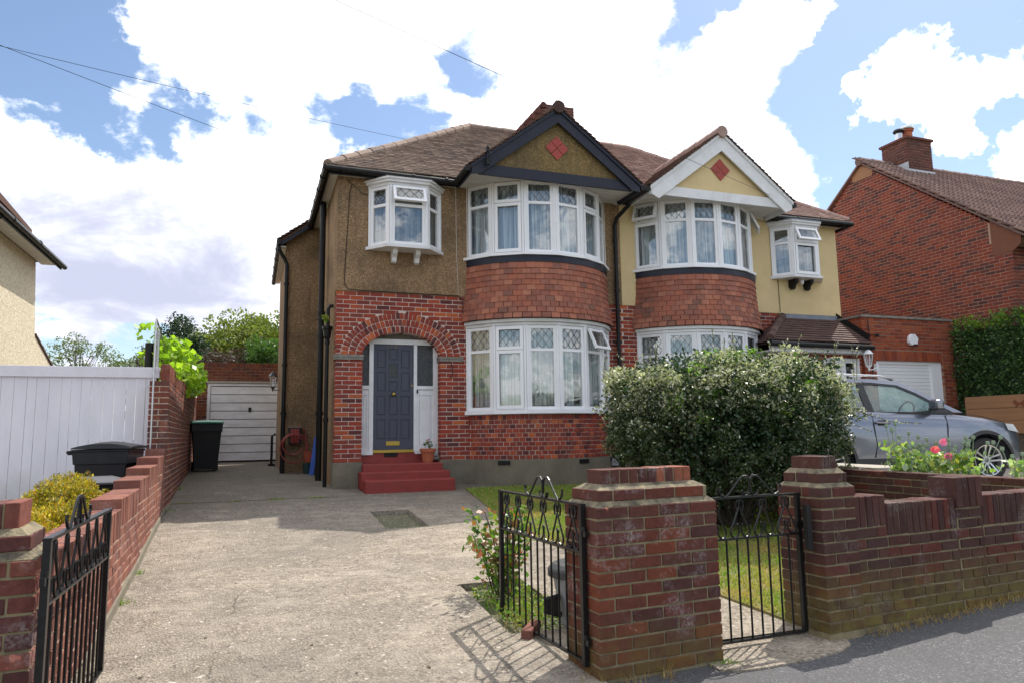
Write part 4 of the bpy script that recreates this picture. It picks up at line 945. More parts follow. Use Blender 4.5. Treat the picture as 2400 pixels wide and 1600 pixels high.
    bs = courses((X0, Y0, 0), (1, 0, 0), (0, -1, 0), X1-X0, 8.22, 9.27, bl=.21)
    bs += courses((X1, Y0, 0), (0, 1, 0), (1, 0, 0), .6, 8.22, 9.27, bl=.21)
    for i, (x, z) in enumerate(steps): bs += courses((x, Y0, 0), (1, 0, 0), (0, -1, 0), .14, z-.165*4, z, bl=.14, s_off=.0)
    emit(ch, 'brick', bs, M_CHIM, 160)
    for x, z in [(X0, 9.27)] + steps: MB().tube([(x+.03, Y0-.04, z-.05), (x+.03, Y1, z-.05)], .075, 10).build('coping_tile', M_CHIM, ch)
semi(SEMI_L, dict(left=True, wall=M_DASH, gable=M_DASHG, tile=M_ROOF, gtile=M_ROOFG,
     low=['fixed', 'sash', 'fixed', 'fixed', 'vent', 'fixed'], up=['fixed', 'sash', 'fixed', 'fixed', 'sash', 'fixed'], ori=['fixed', 'vent2', 'fixed']))
left_extras(SEMI_L)
MIRX = 13.44
SEMI_R = thing('semi_detached_house', (4, 12.2, .57), 'cream rendered house with white gable boards behind the big bush', 'house', 'pair of semi-detached houses')
semi(SEMI_R, dict(left=False, wall=M_CREAM, gable=M_CREAM, tile=M_ROOFP, gtile=M_ROOFG,
     low=['fixed', 'fixed', 'fixed', 'fixed', 'fixed', 'fixed'], up=['vent', 'fixed', 'fixed', 'fixed', 'fixed', 'sash vent'], ori=['fixed', 'sash vent', 'fixed']))
MIRX = None
def right_extras(root):
    # tiled porch roof between the bay and the garage
    O = (9.45, 11.30, 3.14); top = 12.18; sl = (3.76-3.14)/(12.18-11.30)
    m = MB(); v = [(9.45, 11.30, 3.14), (12.04, 11.30, 3.14), (12.04, top, 3.76), (10.55, top, 3.76), (9.45, top, 3.14)]
    m.add(v, [(0,1,2,3), (0,3,4)]); m.add([(x, y, z-.05) for x, y, z in v], [(0,3,2,1), (0,4,3)]); m.build('porch_roof', M_PORT, root)
    u = Vector((0, 1, sl)).normalized(); nn = Vector((0, -sl, 1)).normalized(); k = 1.10/.88
    ts = slope_tiles((9.45, 11.27, 3.14), (1, 0, 0), u, nn, .105, 10, .24, lambda d: (d*math.cos(math.atan(sl))*k, 2.59), th=.02, lift=.02, jit=.5)
    emit(root, 'roof_tile', ts, M_PORT, 150, 'tile')
    ridge_tiles(root, (9.5, 11.32, 3.20), (10.56, 12.16, 3.80), M_TERRA if False else M_PORT, .085, .3, 'hip_tile')
    MB().box((10.50, 12.13, 3.74), (12.04, 12.163, 3.86)).build('lead_flashing', M_LEADS, root)
    m = MB(); m.add([(12.02, 11.32, 3.20), (12.02, top, 3.82), (12.035, top, 3.95), (12.035, 11.32, 3.36), (11.88, 11.32, 3.165), (11.88, top, 3.785)], [(0,1,2,3), (4,5,1,0)]); m.build('lead_flashing', M_PIPE, root)
    MB().tube([(9.42, 11.22, 3.09), (12.02, 11.22, 3.07)], .055, 10).build('gutter', M_PIPE, root)
    MB().box((9.48, 11.31, 2.95), (12.0, 11.335, 3.10)).build('fascia', M_WPAINT, root)
    MB().box((9.48, 11.336, 2.95), (12.04, 12.18, 2.975)).build('soffit', M_SOFF, root)
    w = MB(); w.box((9.95, 11.566, .55), (11.0, 11.8, 2.949)); w.box((11.95, 11.566, .55), (12.04, 11.8, 2.949)); w.box((11.0, 11.566, 2.88), (11.95, 11.8, 2.949)); w.build('mortar', M_MORT, root)
    sp = courses((9.95, 11.56, 0), (1, 0, 0), (0, -1, 0), 2.09, .55, 2.95, inter=lambda z: [(0, 1.05), (2.0, 2.09)] if z < 2.88 else [(0, 2.09)])
    emit(root, 'porch_brick', sp, M_BRICK, 60)
    for a, b in ((11.0, 11.47), (11.47, 11.95)): facet(root, (a, 11.56), (b, 11.56), .62, 2.87, 0, (0, -1), 'fixed', False, fr=.09, glass=M_GLASS)
    MB().box((11.0, 11.9, .6), (12.04, 11.93, 2.94)).build('porch_lining', M_ROOM, root)
    MB().tube([(10.5, 12.15, 4.62), (10.51, 12.15, 3.9)], .006, 6).build('wall_cable', M_PIPE, root)
    m = MB(); m.cyl((11.02, 12.02, 4.54), .045, .05, 14); m.ball((11.02, 12.02, 4.53), .04, 12, 6); m.build('security_light', M_WHITE, root)
right_extras(SEMI_R)
# ------------------------------------------------------------------ ground, road, drive, lawn
def struct(o): o['kind'] = 'structure'; return o
def sheet(name, xs, ys, zf, mat, skip=None, parent=None, thick=0):
    V = [(x, y, zf(x, y)) for y in ys for x in xs]; n = len(xs); F = []
    for j in range(len(ys)-1):
        for i in range(n-1):
            cx, cy = (xs[i]+xs[i+1])/2, (ys[j]+ys[j+1])/2
            if skip and skip(cx, cy): continue
            F.append((j*n+i, j*n+i+1, (j+1)*n+i+1, (j+1)*n+i))
    o = MB(); o.v = V; o.f = F; return o.build(name, mat, parent)
def lin(a, b, n): return [a + (b-a)*i/n for i in range(n+1)]
struct(sheet('ground', [-400, -100, -40, -20] + lin(-10, 40, 10) + [60, 150, 400], [-60, -20, 0, 3.9, 5.86, 7.5, 8.7, 10.3, 12.2, 17.4, 19.4, 40, 150, 900], lambda x, y: g(y) - .06, M_ROADK))
struct(sheet('pavement', [-14] + lin(-8, 3.9, 8) + [5, 6, 7, 9, 12, 20], [-3] + [0, 1.5, 3, 4.6], lambda x, y: pave(x) - .004 + (.0 if y < 3.9 else 0), M_ASPH, skip=None))
PIT = (1.50, 2.02, 8.56, 9.80); BED = (1.68, 2.24, 4.75, 6.05)
def inr(r, x, y): return r[0] < x < r[1] and r[2] < y < r[3]
dxs = sorted(set(lin(-1.3, 1.5, 4) + [1.68, 1.93, 2.02, 2.24, 3.0, 4.0, 6.75])); dys = sorted(set([2.4, 3.2, 3.84, 4.2, 4.75, 5.3, 5.86, 6.05, 6.8, 7.5, 8.1, 8.56, 8.7, 9.2, 9.80, 10.3, 11.2, 12.2, 13.5, 15, 17.4, 19.45]))
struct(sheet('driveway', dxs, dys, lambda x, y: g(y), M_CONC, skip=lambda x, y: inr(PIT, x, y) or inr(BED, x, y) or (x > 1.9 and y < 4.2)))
for nm, r, dp in (('gravel_pit', PIT, .07), ('flower_bed', BED, .09)):
    m = MB(); x0, x1, y0, y1 = r
    for (ax, ay, bx, by) in ((x0, y0, x1, y0), (x1, y0, x1, y1), (x1, y1, x0, y1), (x0, y1, x0, y0)):
        m.quad((ax, ay, g(ay)), (bx, by, g(by)), (bx, by, g(by)-dp-.02), (ax, ay, g(ay)-dp-.02))
    struct(m.build(nm + '_edge', M_CONC))
    struct(sheet(nm, lin(x0, x1, 3), lin(y0, y1, 5), lambda x, y: g(y) - dp, M_SOIL))
# loose gravel in the pit
V = []; F = []
for i in range(900):
    x, y = random.uniform(PIT[0]+.02, PIT[1]-.02), random.uniform(PIT[2]+.02, PIT[3]-.02); r = random.uniform(.006, .016); z = g(y) - .07 + r*.4; n = len(V)
    a = random.random()*3; V += [(x+r*math.cos(a+k*1.57), y+r*math.sin(a+k*1.57)*.8, z) for k in range(4)] + [(x, y, z+r*.8)]; F += [(n+k, n+(k+1) % 4, n+4) for k in range(4)]
npmesh('gravel', V, F, brickmat('gravel_stone', [(.30, .26, .2), (.22, .19, .14), (.4, .36, .28), (.14, .13, .10), (.10, .13, .05)], .7), None, 'stuff')
# joint across the drive
MB().box((-1.12, 11.28, g(11.3)-.02), (1.25, 11.30, g(11.3)+.003)).build('driveway_joint', M_SOIL)['kind'] = 'structure'
# lawn
LAWN = [(3.32, 11.5), (3.18, 10.2), (3.02, 9.0), (2.98, 7.6), (3.10, 7.0), (3.45, 6.0), (3.58, 5.05), (3.66, 4.33), (4.2, 4.25), (6.62, 4.35), (6.62, 11.5)]
def inpoly(x, y, P):
    c = False
    for i in range(len(P)):
        (x1, y1), (x2, y2) = P[i], P[i-1]
        if (y1 > y) != (y2 > y) and x < (x2-x1)*(y-y1)/(y2-y1) + x1: c = not c
    return c
lm = MB()
lys = lin(4.3, 11.5, 16)
def edge(y):
    P = sorted([p for p in LAWN[:8]], key=lambda p: p[1]); return float(np.interp(y, [p[1] for p in P], [p[0] for p in P]))
for i in range(16):
    y0, y1 = lys[i], lys[i+1]; e0, e1 = edge(y0), edge(y1)
    lm.add([(e0, y0, g(y0)+.018), (6.6, y0, g(y0)+.018), (6.6, y1, g(y1)+.018), (e1, y1, g(y1)+.018), (e0-.01, y0, g(y0)-.01), (e1-.01, y1, g(y1)-.01)], [(0,1,2,3), (0,3,5,4)])
M_TURF = plain('turf', (.10, .13, .03), .95, col2=(.20, .15, .05), ns=2.2, bs=60, bstr=.8, bd=.02)
struct(lm.build('lawn', M_TURF))
n = 46000; X = rng.uniform(2.95, 6.6, n); Yc = 4.3 + 7.2*rng.random(n)**1.35
ok = np.array([inpoly(x, y, LAWN) for x, y in zip(X, Yc)]); X, Yc = X[ok], Yc[ok]; n = len(X)
Z = np.interp(Yc, GYP, GZP) + .015; h = rng.uniform(.018, .045, n)*(1+.5*(rng.random(n) > .95)); a = rng.random(n)*6.28; w = .0045 + .0012*Yc*.5
lx, ly = rng.normal(0, .014, n), rng.normal(0, .014, n)
V = np.stack([np.stack([X - np.cos(a)*w, Yc - np.sin(a)*w, Z], 1), np.stack([X + np.cos(a)*w, Yc + np.sin(a)*w, Z], 1), np.stack([X+lx, Yc+ly, Z+h], 1)], 1).reshape(-1, 3)
npmesh('lawn_grass', V, np.arange(3*n).reshape(-1, 3), L_GRASS, None, 'stuff')
# concrete threshold between the gate pier and pillar, neighbour's forecourt
_t = MB(); _t.prism([(2.70, 4.3), (2.66, 3.78), (2.75, 3.72), (2.98, 3.715), (3.30, 3.74), (3.60, 3.80), (3.76, 3.88), (3.82, 3.98), (3.80, 4.3)], 'z', -.05, .009); struct(_t.build('gate_threshold', M_CONC))
struct(sheet('neighbour_forecourt', [6.9, 8, 10, 12, 14, 18], [4.3, 6, 8, 10, 12.2], lambda x, y: float(np.interp(y, [4.3, 7, 12.2], [.25, .56, .64])), M_PALEC))
struct(sheet('left_neighbour_drive', [-9, -5, -1.25], [4.0, 6, 8.7, 10.3, 12.2, 17.4, 30], lambda x, y: g(y) + .003, M_CONC))
struct(sheet('left_garden_bed', [-2.0, -1.15], [3.9, 5.86, 7.3], lambda x, y: g(y) + .03, M_SOIL))

# ------------------------------------------------------------------ brick pillars and walls along the pavement
def wp(s, dn, z=0):      # point in the pavement-wall frame: s along from (1.9,3.84), dn outwards
    p = W0 + WT*s + WN*dn; return Vector((p.x, p.y, z))
def blockm(mb, s0, s1, d0, d1, z0, z1):   # box in the wall frame
    P = [wp(s0, d0), wp(s1, d0), wp(s1, d1), wp(s0, d1)]
    mb.prism([(p.x, p.y) for p in P][::-1] if d1 < d0 else [(p.x, p.y) for p in P], 'z', z0, z1)
def fourfaces(s0, s1, d0, d1, z0, z1, ch=.075, bl=.225, faces='FLR', first=0):
    """bricks on the front (d1), left, right faces of a block in the wall frame"""
    out = []; W = s1-s0; D = d1-d0
    def alt(L, k0):  # half-brick bonded corners
        return None
    if 'F' in faces: out += courses(wp(s0, d1), WT, WN, W, z0, z1, ch, bl, s_off=0, first=first)
    if 'B' in faces: out += courses(wp(s1, d0), -WT, -WN, W, z0, z1, ch, bl, first=first)
    if 'L' in faces: out += courses(wp(s0, d0+.0), WN, -WT, D-.101, z0, z1, ch, .225, first=first+1)
    if 'R' in faces: out += courses(wp(s1, d1-.101), -WN, WT, D-.101, z0, z1, ch, .225, first=first+1)
    return out
def chipped(parent, specs, mat): pass
def pillar(label, s0, s1, depth, ztop, zb, mat, morm, capn, loc, first=0, caph=.10, ins=.12):
    t = thing('brick_gate_pillar', loc, label, 'gate pillar', None)
    sp = fourfaces(s0, s1, -depth, 0, zb, ztop, first=first)
    m = MB(); blockm(m, s0+.007, s1-.007, -depth+.007, -.007, zb-.05, ztop-.004); m.build('mortar', morm, t)
    m = MB()
    # weathered mortar fillets of the stepped cap
    def fil(s0, s1, d0, d1, z0, z1, e):
        P = [wp(s0, d0), wp(s1, d0), wp(s1, d1), wp(s0, d1)]; Q = [wp(s0+e, d0+e), wp(s1-e, d0+e), wp(s1-e, d1-e), wp(s0+e, d1-e)]
        m.add([(p.x, p.y, z0) for p in P] + [(q.x, q.y, z1) for q in Q], [(3,2,1,0), (4,5,6,7), (0,1,5,4), (1,2,6,5), (2,3,7,6), (3,0,4,7)])
    e1, e2 = .035, ins
    fil(s0+.004, s1-.004, -depth+.004, -.004, ztop-.003, ztop+.026, .034)
    z2 = ztop+.022
    fil(s0+e1+.004, s1-e1-.004, -depth+e1+.004, -e1-.004, z2+.066, z2+.10, e2-e1-.012)
    m.build('mortar_fillet', M_LEDGE, t)
    c = MB(); blockm(c, s0+e1+.006, s1-e1-.006, -depth+e1+.006, -e1-.006, z2-.02, z2+.066); c.build('mortar', morm, t)
    sp += fourfaces(s0+e1, s1-e1, -depth+e1, -e1, z2, z2+.075, first=first+1)
    z3 = z2+.088
    L = s1-s0-2*e2
    c = MB(); blockm(c, s0+e2+.006, s1-e2-.006, -depth+e2+.006, -e2-.006, z3-.02, z3+caph-.006); c.build('mortar', morm, t)
    emit(t, 'brick', [(a, (b[0], b[1], b[2]), R, k) for a, b, R, k in soldiers(wp(s0+e2, -e2), WT, WN, L, z3, caph, dep=depth-2*e2, pitch=L/capn)], M_CAP if mat is M_STREET else mat, 40)
    emit(t, 'brick', sp, mat, 300)
    return t
pillar('low wide brown brick gate pillar with chipped stepped cap between the two iron gates', 0, .885, .385, .985, .01, M_STREET, M_MORTY, 10, (2.3, 4.0, 0), ins=.105)
gp0 = 1.79
pillar('narrow dark brick gate pillar with stepped cap at the left end of the front wall', gp0, gp0+.335, .40, 1.02, .045, M_STREETR, M_MORTY, 3, (3.85, 4.15, 0), first=1, caph=.10, ins=.075)
lp1 = -2.755
pillar('brown brick gate pillar with mossy stepped cap at the left edge of the driveway', lp1-.55, lp1, .44, .925, -.05, M_LEFTP, M_MORTY, 6, (-1.1, 3.8, 0), caph=.12, ins=.085)
# front wall, in three runs with a raised pier
fw = thing('front_garden_wall', (5.5, 4.2, .05), 'low dark brick front garden wall with soldier course top and mossy green foot', 'wall')
S = lambda x: (x-1.9)/math.cos(WA)
sp = []
x0, x1, x2, x3, x4 = 4.005, 4.335, 5.10, 5.412, 7.0
sp += courses(wp(S(x0), -.02), WT, WN, S(x1)-S(x0), .045, .72, s_off=.0)
sp += courses(wp(S(x1), -.02), WT, WN, S(x2)-S(x1), .045, .645, s_off=-.33 % .225)
sp += courses(wp(S(x2), -.02), WT, WN, S(x3)-S(x2), .045, .795, s_off=-.2)
sp += courses(wp(S(x3), -.02), WT, WN, S(x4)-S(x3), .045, .645, s_off=-.1)
sp += soldiers(wp(S(x0), -.02), WT, WN, S(x1)-S(x0), .725, .215, dep=.2)
sp += soldiers(wp(S(x1), -.02), WT, WN, S(x2)-S(x1), .652, .225, dep=.2)
sp += soldiers(wp(S(x2), -.005), WT, WN, S(x3)-S(x2), .803, .23, dep=.23)
sp += soldiers(wp(S(x3), -.02), WT, WN, S(x4)-S(x3), .655, .23, dep=.2)
emit(fw, 'brick', sp, M_STREETR, 300)
m = MB()
for a, b, z in ((x0, x1, .94-.01), (x1, x2, .87), (x2, x3, 1.02), (x3, x4, .875)): blockm(m, S(a)+(.012 if z > 1 else .001), S(b)-(.012 if z > 1 else .001), -.225, -.028, -.05, z)
m.build('mortar', M_MORTY, fw)
m = MB()
for a, b, z in ((x0, x1, .7), (x1, x2, .64), (x2, x3, .7), (x3, x4, .64)): blockm(m, S(a)+.002, S(b)-.002, -.235, -.2251, -.05, z)
m.build('wall_back', M_STREETR, fw)
# dividing wall between the lawn and the neighbour's forecourt
dw = thing('garden_dividing_wall', (6.75, 7.5, .3), 'dark brick dividing wall running back from the pavement between lawn and parked car', 'wall')
sp = courses((6.68, 11.4, 0), (0, -1, 0), (-1, 0, 0), 7.2, .115, .865)
for i in range(32):
    y = 11.4 - .225*(i+.5); sp.append(((6.78, y, .905), (.215, .2, .065), frame((0, -1, 0), (-1, 0, 0))))
emit(dw, 'brick', sp, M_STREETR, 300)
m = MB(); m.box((6.69, 4.2, .0), (6.88, 11.4, .90)); m.build('mortar', M_MORTY, dw)

# ------------------------------------------------------------------ wall along the left side of the drive
def bx(y): return -.85 - .03*(y-3.6)
BT = Vector((-.03, 1, 0)).normalized(); BN = Vector((1, .03, 0)).normalized()
def bpnt(y, z=0, off=0): return Vector((bx(y) - off, y, z))
lw = thing('stepped_drive_wall', (-1, 7, .2), 'low pink brown brick wall stepping up along the left side of the driveway, soldier bricks on top', 'wall')
segs = [(3.98, 6.30, .893), (6.30, 7.48, .97), (7.48, 8.36, 1.05), (8.36, 9.24, 1.13), (9.24, 10.10, 1.212), (10.10, 10.38, 1.297)]
sp = []; m = MB(); fo = MB()
for i, (y0, y1, zt) in enumerate(segs):
    L = (y1-y0)/BT.y; n = int(round((zt-.215-.10)/.0765)); zb = zt-.222-.0765*n
    sp += courses(bpnt(y0), BT, BN, L, zb, zb+.0765*n, ch=.0765, s_off=-(y0 % .225), dep=.1)
    sp += soldiers(bpnt(y0), BT, BN, L, zt-.215, .215, dep=.22, pitch=.075)
    m.prism([(bx(y0)-.008, y0+.012), (bx(y0)-.212, y0+.012), (bx(y1)-.212, y1-.001), (bx(y1)-.008, y1-.001)], 'z', -.05, zt-.008)
emit(lw, 'brick', [s for s in sp if s[0][2] - .03 > g(s[0][1]) + .03], M_SIDE, 300)
m.build('mortar', M_MORTS, lw); yy = lin(3.98, 10.38, 12)
fo.add([q for y in yy for q in ((bx(y)+.022, y, g(y)-.05), (bx(y)+.016, y, g(y)+.065), (bx(y)-.02, y, g(y)+.075))], [f for i in range(12) for f in ((i*3, i*3+3, i*3+4, i*3+1), (i*3+1, i*3+4, i*3+5, i*3+2))])
fo.build('footing', M_PLINTH, lw)
hw = thing('tall_boundary_wall', (-1.15, 14, .5), 'tall brown brick boundary wall running back to the garage, vine hanging over its top', 'wall')
y0, y1 = 10.38, 19.3; L = (y1-y0)/BT.y
sp = courses(bpnt(y0), BT, BN, L, .46, 2.18, s_off=0)
spn = courses((bx(y0)-.235, y0, 0), (1, 0, 0), (0, -1, 0), .235, .46, 2.18, bl=.235, s_off=.0)
sp += [s for s in spn]
sp += soldiers(bpnt(y0), BT, BN, L, 2.185, .215, dep=.11, pitch=.075)
emit(hw, 'brick', sp, M_HIGH, 300)
m = MB(); m.prism([(bx(y0)-.006, y0+.006), (bx(y0)-.228, y0+.006), (bx(y1)-.228, y1), (bx(y1)-.006, y1)], 'z', .2, 2.178); m.prism([(bx(y0)-.008, y0+.008), (bx(y0)-.10, y0+.008), (bx(y1)-.10, y1), (bx(y1)-.008, y1)], 'z', 2.179, 2.392)
m.build('mortar', M_MORTS, hw)
m = MB(); m.prism([(bx(y0)+.03, y0-.01), (bx(y0)-.24, y0-.01), (bx(y1)-.24, y1), (bx(y1)+.03, y1)], 'z', .2, .52); m.build('footing', M_PLINTH, hw)

# ------------------------------------------------------------------ wrought iron gates
def gate(label, hinge, free, zt, zm, zb, nun, nbar, crest, post=.014, latch=None, post_at_hinge=True):
    H = Vector(hinge); Fv = Vector(free); t = (Fv - H); L = t.length; t.normalize(); nrm = Vector((t.y, -t.x, 0))
    r = thing('iron_gate', (H.x, H.y, zb), label, 'gate', 'wrought iron gates')
    P = lambda s, z, d=0: H + t*s + nrm*d + Vector((0, 0, z))
    def bar(name, pts, rr, n=6): return MB().tube([P(*q) for q in pts], rr, n).build(name, M_IRON, r)
    R = Matrix((t, -nrm, Vector((0, 0, 1)))).transposed()
    def box(name, s0, s1, z0, z1, w=.012): 
        m = MB(); m.cbox(P((s0+s1)/2, (z0+z1)/2), (s1-s0, w, z1-z0), R); return m.build(name, M_IRON, r)
    box('stile', 0, .032, zb-.02, zt, .03); box('stile', L-.032, L, zb, zt, .03)
    box('top_rail', 0, L, zt, zt+.014, .034); box('middle_rail', .028, L-.028, zm-.006, zm+.006, .024); box('bottom_rail', .028, L-.028, zb, zb+.012, .026)
    for i in range(nbar):
        s = .028 + (L-.056)*(i+1)/(nbar+1); bar('bar', [(s, zb+.01), (s, zm)], .0075)
    per = (L-.056)/nun; hh = zt - zm
    for i in range(nun):
        sc = .028 + per*(i+.5)
        for sg in (-1, 1):
            q = [(-.030, -.085), (-.040, -.055), (-.034, -.022), (-.018, -.010), (-.006, -.028), (0, -.06), (.045, -.145), (.078, -.20), (.088, -.225), (.086, -.245), (.07, -.262), (.050, -.266), (.028, -.255), (.012, -.232), (.008, -.205), (.014, -.180), (.022, -.172)]
            k = per/.225; kz = hh/.272
            bar('scroll', [(sc + sg*a*k, zt + b*kz, .003*sg) for a, b in q], (.0035, .009) if False else .0068)
    if crest:
        sc = L*crest
        q = [(-.27, .075), (-.275, .05), (-.255, .022), (-.23, .01), (-.21, .004), (-.17, .04), (-.09, .12), (-.065, .138), (-.03, .14), (-.008, .12), (0, .08), (.004, .03), (.02, .01), (.045, .008), (.06, .025), (.064, .045)]
        for sg in (-1, 1): bar('crest_scroll', [(sc + sg*a, zt + .006 + b, .004*sg) for a, b in q], .0078)
        bar('crest_scroll', [(sc-.06, zt+.01), (sc-.072, zt+.03), (sc-.075, zt+.05)], .005)
    for z in (zt-.16, zb+.12):
        m = MB(); m.cbox(P(-.012, z), (.05, .02, .035), R); m.cyl(P(-.004, z+.012), .016, .03, 10); m.build('hinge', M_IRON, r)
    if latch is not None:
        m = MB(); m.cbox(P(L-.01, zm+.06), (.06, .03, .04), R); m.build('latch', M_IRON, r)
    return r
gate('black iron driveway gate leaf standing open in front of the rose and grey bin', (1.868, 3.95, 0), (1.79, 5.25, 0), .985, .715, .088, 6, 11, .42)
gate('black iron driveway gate leaf folded back against the left drive wall', (-.80, 3.56, 0), (-.795, 4.93, 0), 1.0, .735, .085, 6, 11, .42)
gate('black iron garden path gate, closed, between the wide pillar and the narrow pillar', (wp(S(2.80), -.19)).to_tuple()[:2] + (0,), (wp(S(3.655), -.17)).to_tuple()[:2] + (0,), .965, .70, .04, 4, 8, .5, latch=1)
m = MB(); m.box((3.60, 4.03, .60), (3.64, 4.07, .90)); o = m.build('gate_stop', M_IRON); tag(o, 'thick black upright bar beside the narrow gate pillar', 'gate post')

# ------------------------------------------------------------------ garage at the end of the drive
ga = thing('garage', (0, 19.4, .82), 'flat roofed brown brick garage with white up-and-over door at the end of the driveway', 'garage')
Y = 19.4
GX0, GX1, DX0, DX1 = -1.34, 1.6, -1.03, 1.12
inter = lambda z: [(0, DX0-.07-GX0), (DX1+.07-GX0, GX1-GX0)] if z < 2.80 else [(0, GX1-GX0)]
sp = courses((GX0, Y, 0), (1, 0, 0), (0, -1, 0), GX1-GX0, .79, 3.19, inter=inter)
sp += soldiers((GX0, Y-.01, 0), (1, 0, 0), (0, -1, 0), GX1-GX0, 3.20, .11, pitch=.075)
emit(ga, 'brick', sp, M_GAR, 300)
m = MB(); m.box((GX0, Y+.006, .7), (DX0-.07, Y+.25, 3.19)); m.box((DX1+.07, Y+.006, .7), (GX1, Y+.25, 3.19)); m.box((DX0-.07, Y+.0065, 2.85), (DX1+.07, Y+.25, 3.19)); m.box((GX0+.01, Y-.0, 3.191), (GX1, Y+.25, 3.295)); m.build('mortar', M_MORTG, ga)
MB().box((GX0, Y+.25, .7), (GX1, Y+4.5, 3.1)).build('wall', M_GAR, ga)
MB().box((GX0+.06, Y-.02, 2.80), (GX1, Y+.02, 2.85)).build('lintel', M_PALEC, ga)
m = MB(); m.box((DX0-.07, Y+.01, .8), (DX0, Y+.08, 2.79)); m.box((DX1, Y+.01, .8), (DX1+.07, Y+.08, 2.79)); m.box((DX0, Y+.01, 2.73), (DX1, Y+.08, 2.79)); m.build('door_frame', M_WPAINT, ga)
M_GDOOR = plain('garage_door_white', (.80, .80, .82), .45, col2=(.62, .62, .62), ns=2.5, scale=(1, 1, 3))
gd = MB().box((DX0, Y+.06, .84), (DX1, Y+.08, 2.72)).build('garage_door', M_DARK, ga)
for i in range(9):
    z = .85 + i*.2075
    MB().box((DX0+.01, Y+.03, z+.008), (DX1-.01, Y+.0599, z+.2)).build('door_slat', M_GDOOR, gd, bevel=.006)
m = MB(); m.cbox((-.09, Y+.02, 2.13), (.07, .03, .11)); m.cbox((-.09, Y+.005, 2.15), (.04, .02, .04)); m.build('handle', M_PIPE, gd)

# ------------------------------------------------------------------ neighbour's garage on the right
gb = thing('garage', (13.3, 11.5, .64), 'orange red brick garage with white roller door and alarm box beside the cream house', 'garage')
Y = 11.5; GX0, GX1, DX0, DX1 = 12.05, 14.65, 12.37, 14.28
inter = lambda z: [(0, DX0-GX0), (DX1-GX0, GX1-GX0)] if z < 2.85 else ([(0, DX0-GX0), (DX1-GX0+.0, GX1-GX0)] if z < 3.06 else [(0, GX1-GX0)])
sp = courses((GX0, Y, 0), (1, 0, 0), (0, -1, 0), GX1-GX0, .6, 3.75, inter=inter)
sp += soldiers((DX0, Y, 0), (1, 0, 0), (0, -1, 0), DX1-DX0, 2.845, .212, pitch=.073)
sp += courses((GX0, Y+.7, 0), (0, -1, 0), (-1, 0, 0), .7, 3.15, 3.75)
emit(gb, 'brick', sp, M_GAR2, 300)
m = MB(); m.box((GX0+.006, Y+.006, .5), (DX0, Y+.3, 3.75)); m.box((DX1, Y+.006, .5), (GX1, Y+.3, 3.75)); m.box((DX0, Y+.0061, 2.84), (DX1, Y+.3, 3.75)); m.box((GX0+.006, Y+.301, 2.9), (GX0+.3, Y+.7, 3.749)); m.build('mortar', M_MORTG, gb)
MB().box((GX0+.31, Y+.302, .5), (GX1, Y+5, 3.7)).build('wall', M_GAR2, gb)
m = MB(); m.box((GX0-.03, Y-.03, 3.752), (GX1+.02, Y+.25, 3.80)); m.box((GX0-.03, Y+.2501, 3.752), (GX0+.22, Y+.72, 3.80)); m.build('coping', M_STONE, gb)
m = MB(); m.box((DX0, Y+.05, .6), (DX0+.05, Y+.12, 2.84)); m.box((13.99, Y+.05, .6), (DX1, Y+.12, 2.84)); m.box((DX0+.05, Y+.05, 2.78), (13.99, Y+.12, 2.84)); m.build('door_frame', M_WHITE, gb)
rd = MB().box((DX0+.05, Y+.10, .6), (13.99, Y+.11, 2.78)).build('roller_door', M_WHITE, gb)
for i in range(28):
    z = .62 + i*.0775; MB().box((DX0+.05, Y+.085, z), (13.99, Y+.0999, z+.070)).build('door_slat', M_WHITE, rd, bevel=.004)
m = MB(); m.prism([(13.29, 3.36), (13.35, 3.42), (13.46, 3.42), (13.54, 3.32), (13.50, 3.20), (13.34, 3.18), (13.27, 3.24)], 'y', 11.42, 11.498); ab = m.build('alarm_box', M_WHITE, gb, bevel=.012)
MB().box((13.38, 11.405, 3.18), (13.46, 11.4195, 3.205)).build('alarm_lamp', M_PIPE, ab)
def lantern(name, x, y, z, label, mat, glassm, side=1, h=.42):
    t = thing(name, (x, y, z), label, 'wall lamp')
    m = MB(); n = 6
    m.lathe((x, y, z), [(.001, .28), (.015, .275), (.02, .25), (.055, .22), (.10, .16), (.105, .15), (.098, .145)], n); m.build('lamp_cap', mat, t)
    m = MB(); m.lathe((x, y, z), [(.052, -.085), (.088, .145)], n); m.build('lamp_glass', glassm, t)
    m = MB()
    for k in range(n):
        a = 2*math.pi*k/n; m.tube([(x+.054*math.cos(a), y+.054*math.sin(a), z-.085), (x+.09*math.cos(a), y+.09*math.sin(a), z+.147)], .006, 4)
    m.lathe((x, y, z), [(.01, -.2), (.02, -.15), (.03, -.12), (.056, -.10), (.056, -.085)], n)
    m.build('lamp_frame', mat, t)
    m = MB(); m.tube([(x, y, z-.14), (x+side*.05, y, z-.17), (x+side*.13, y, z-.16), (x+side*.19, y, z-.12)], .012, 6); m.cbox((x+side*.2, y, z-.12), (.04, .08, .16)); m.build('bracket', mat, t)
lantern('wall_lantern', .40, 17.2, 2.66, 'black wall lantern on the side of the brown house, in front of the garage door', plain('lantern_metal', (.05, .05, .055), .3, .6), M_GLASS)
lantern('wall_lantern', 11.86, 11.22, 2.78, 'white glass lantern fixed beside the porch of the cream house', M_WHITE, M_GLASS, side=1)
m = MB()
for k in range(14): m.cbox((11.72 + .03*math.sin(k*1.3), 11.50, 2.62 - k*.03), (.10 + .03*math.sin(k*2.1), .03, .035))
tag(m.build('wall_ornament', M_WHITE), 'small white wall ornament below the white lantern', 'ornament')
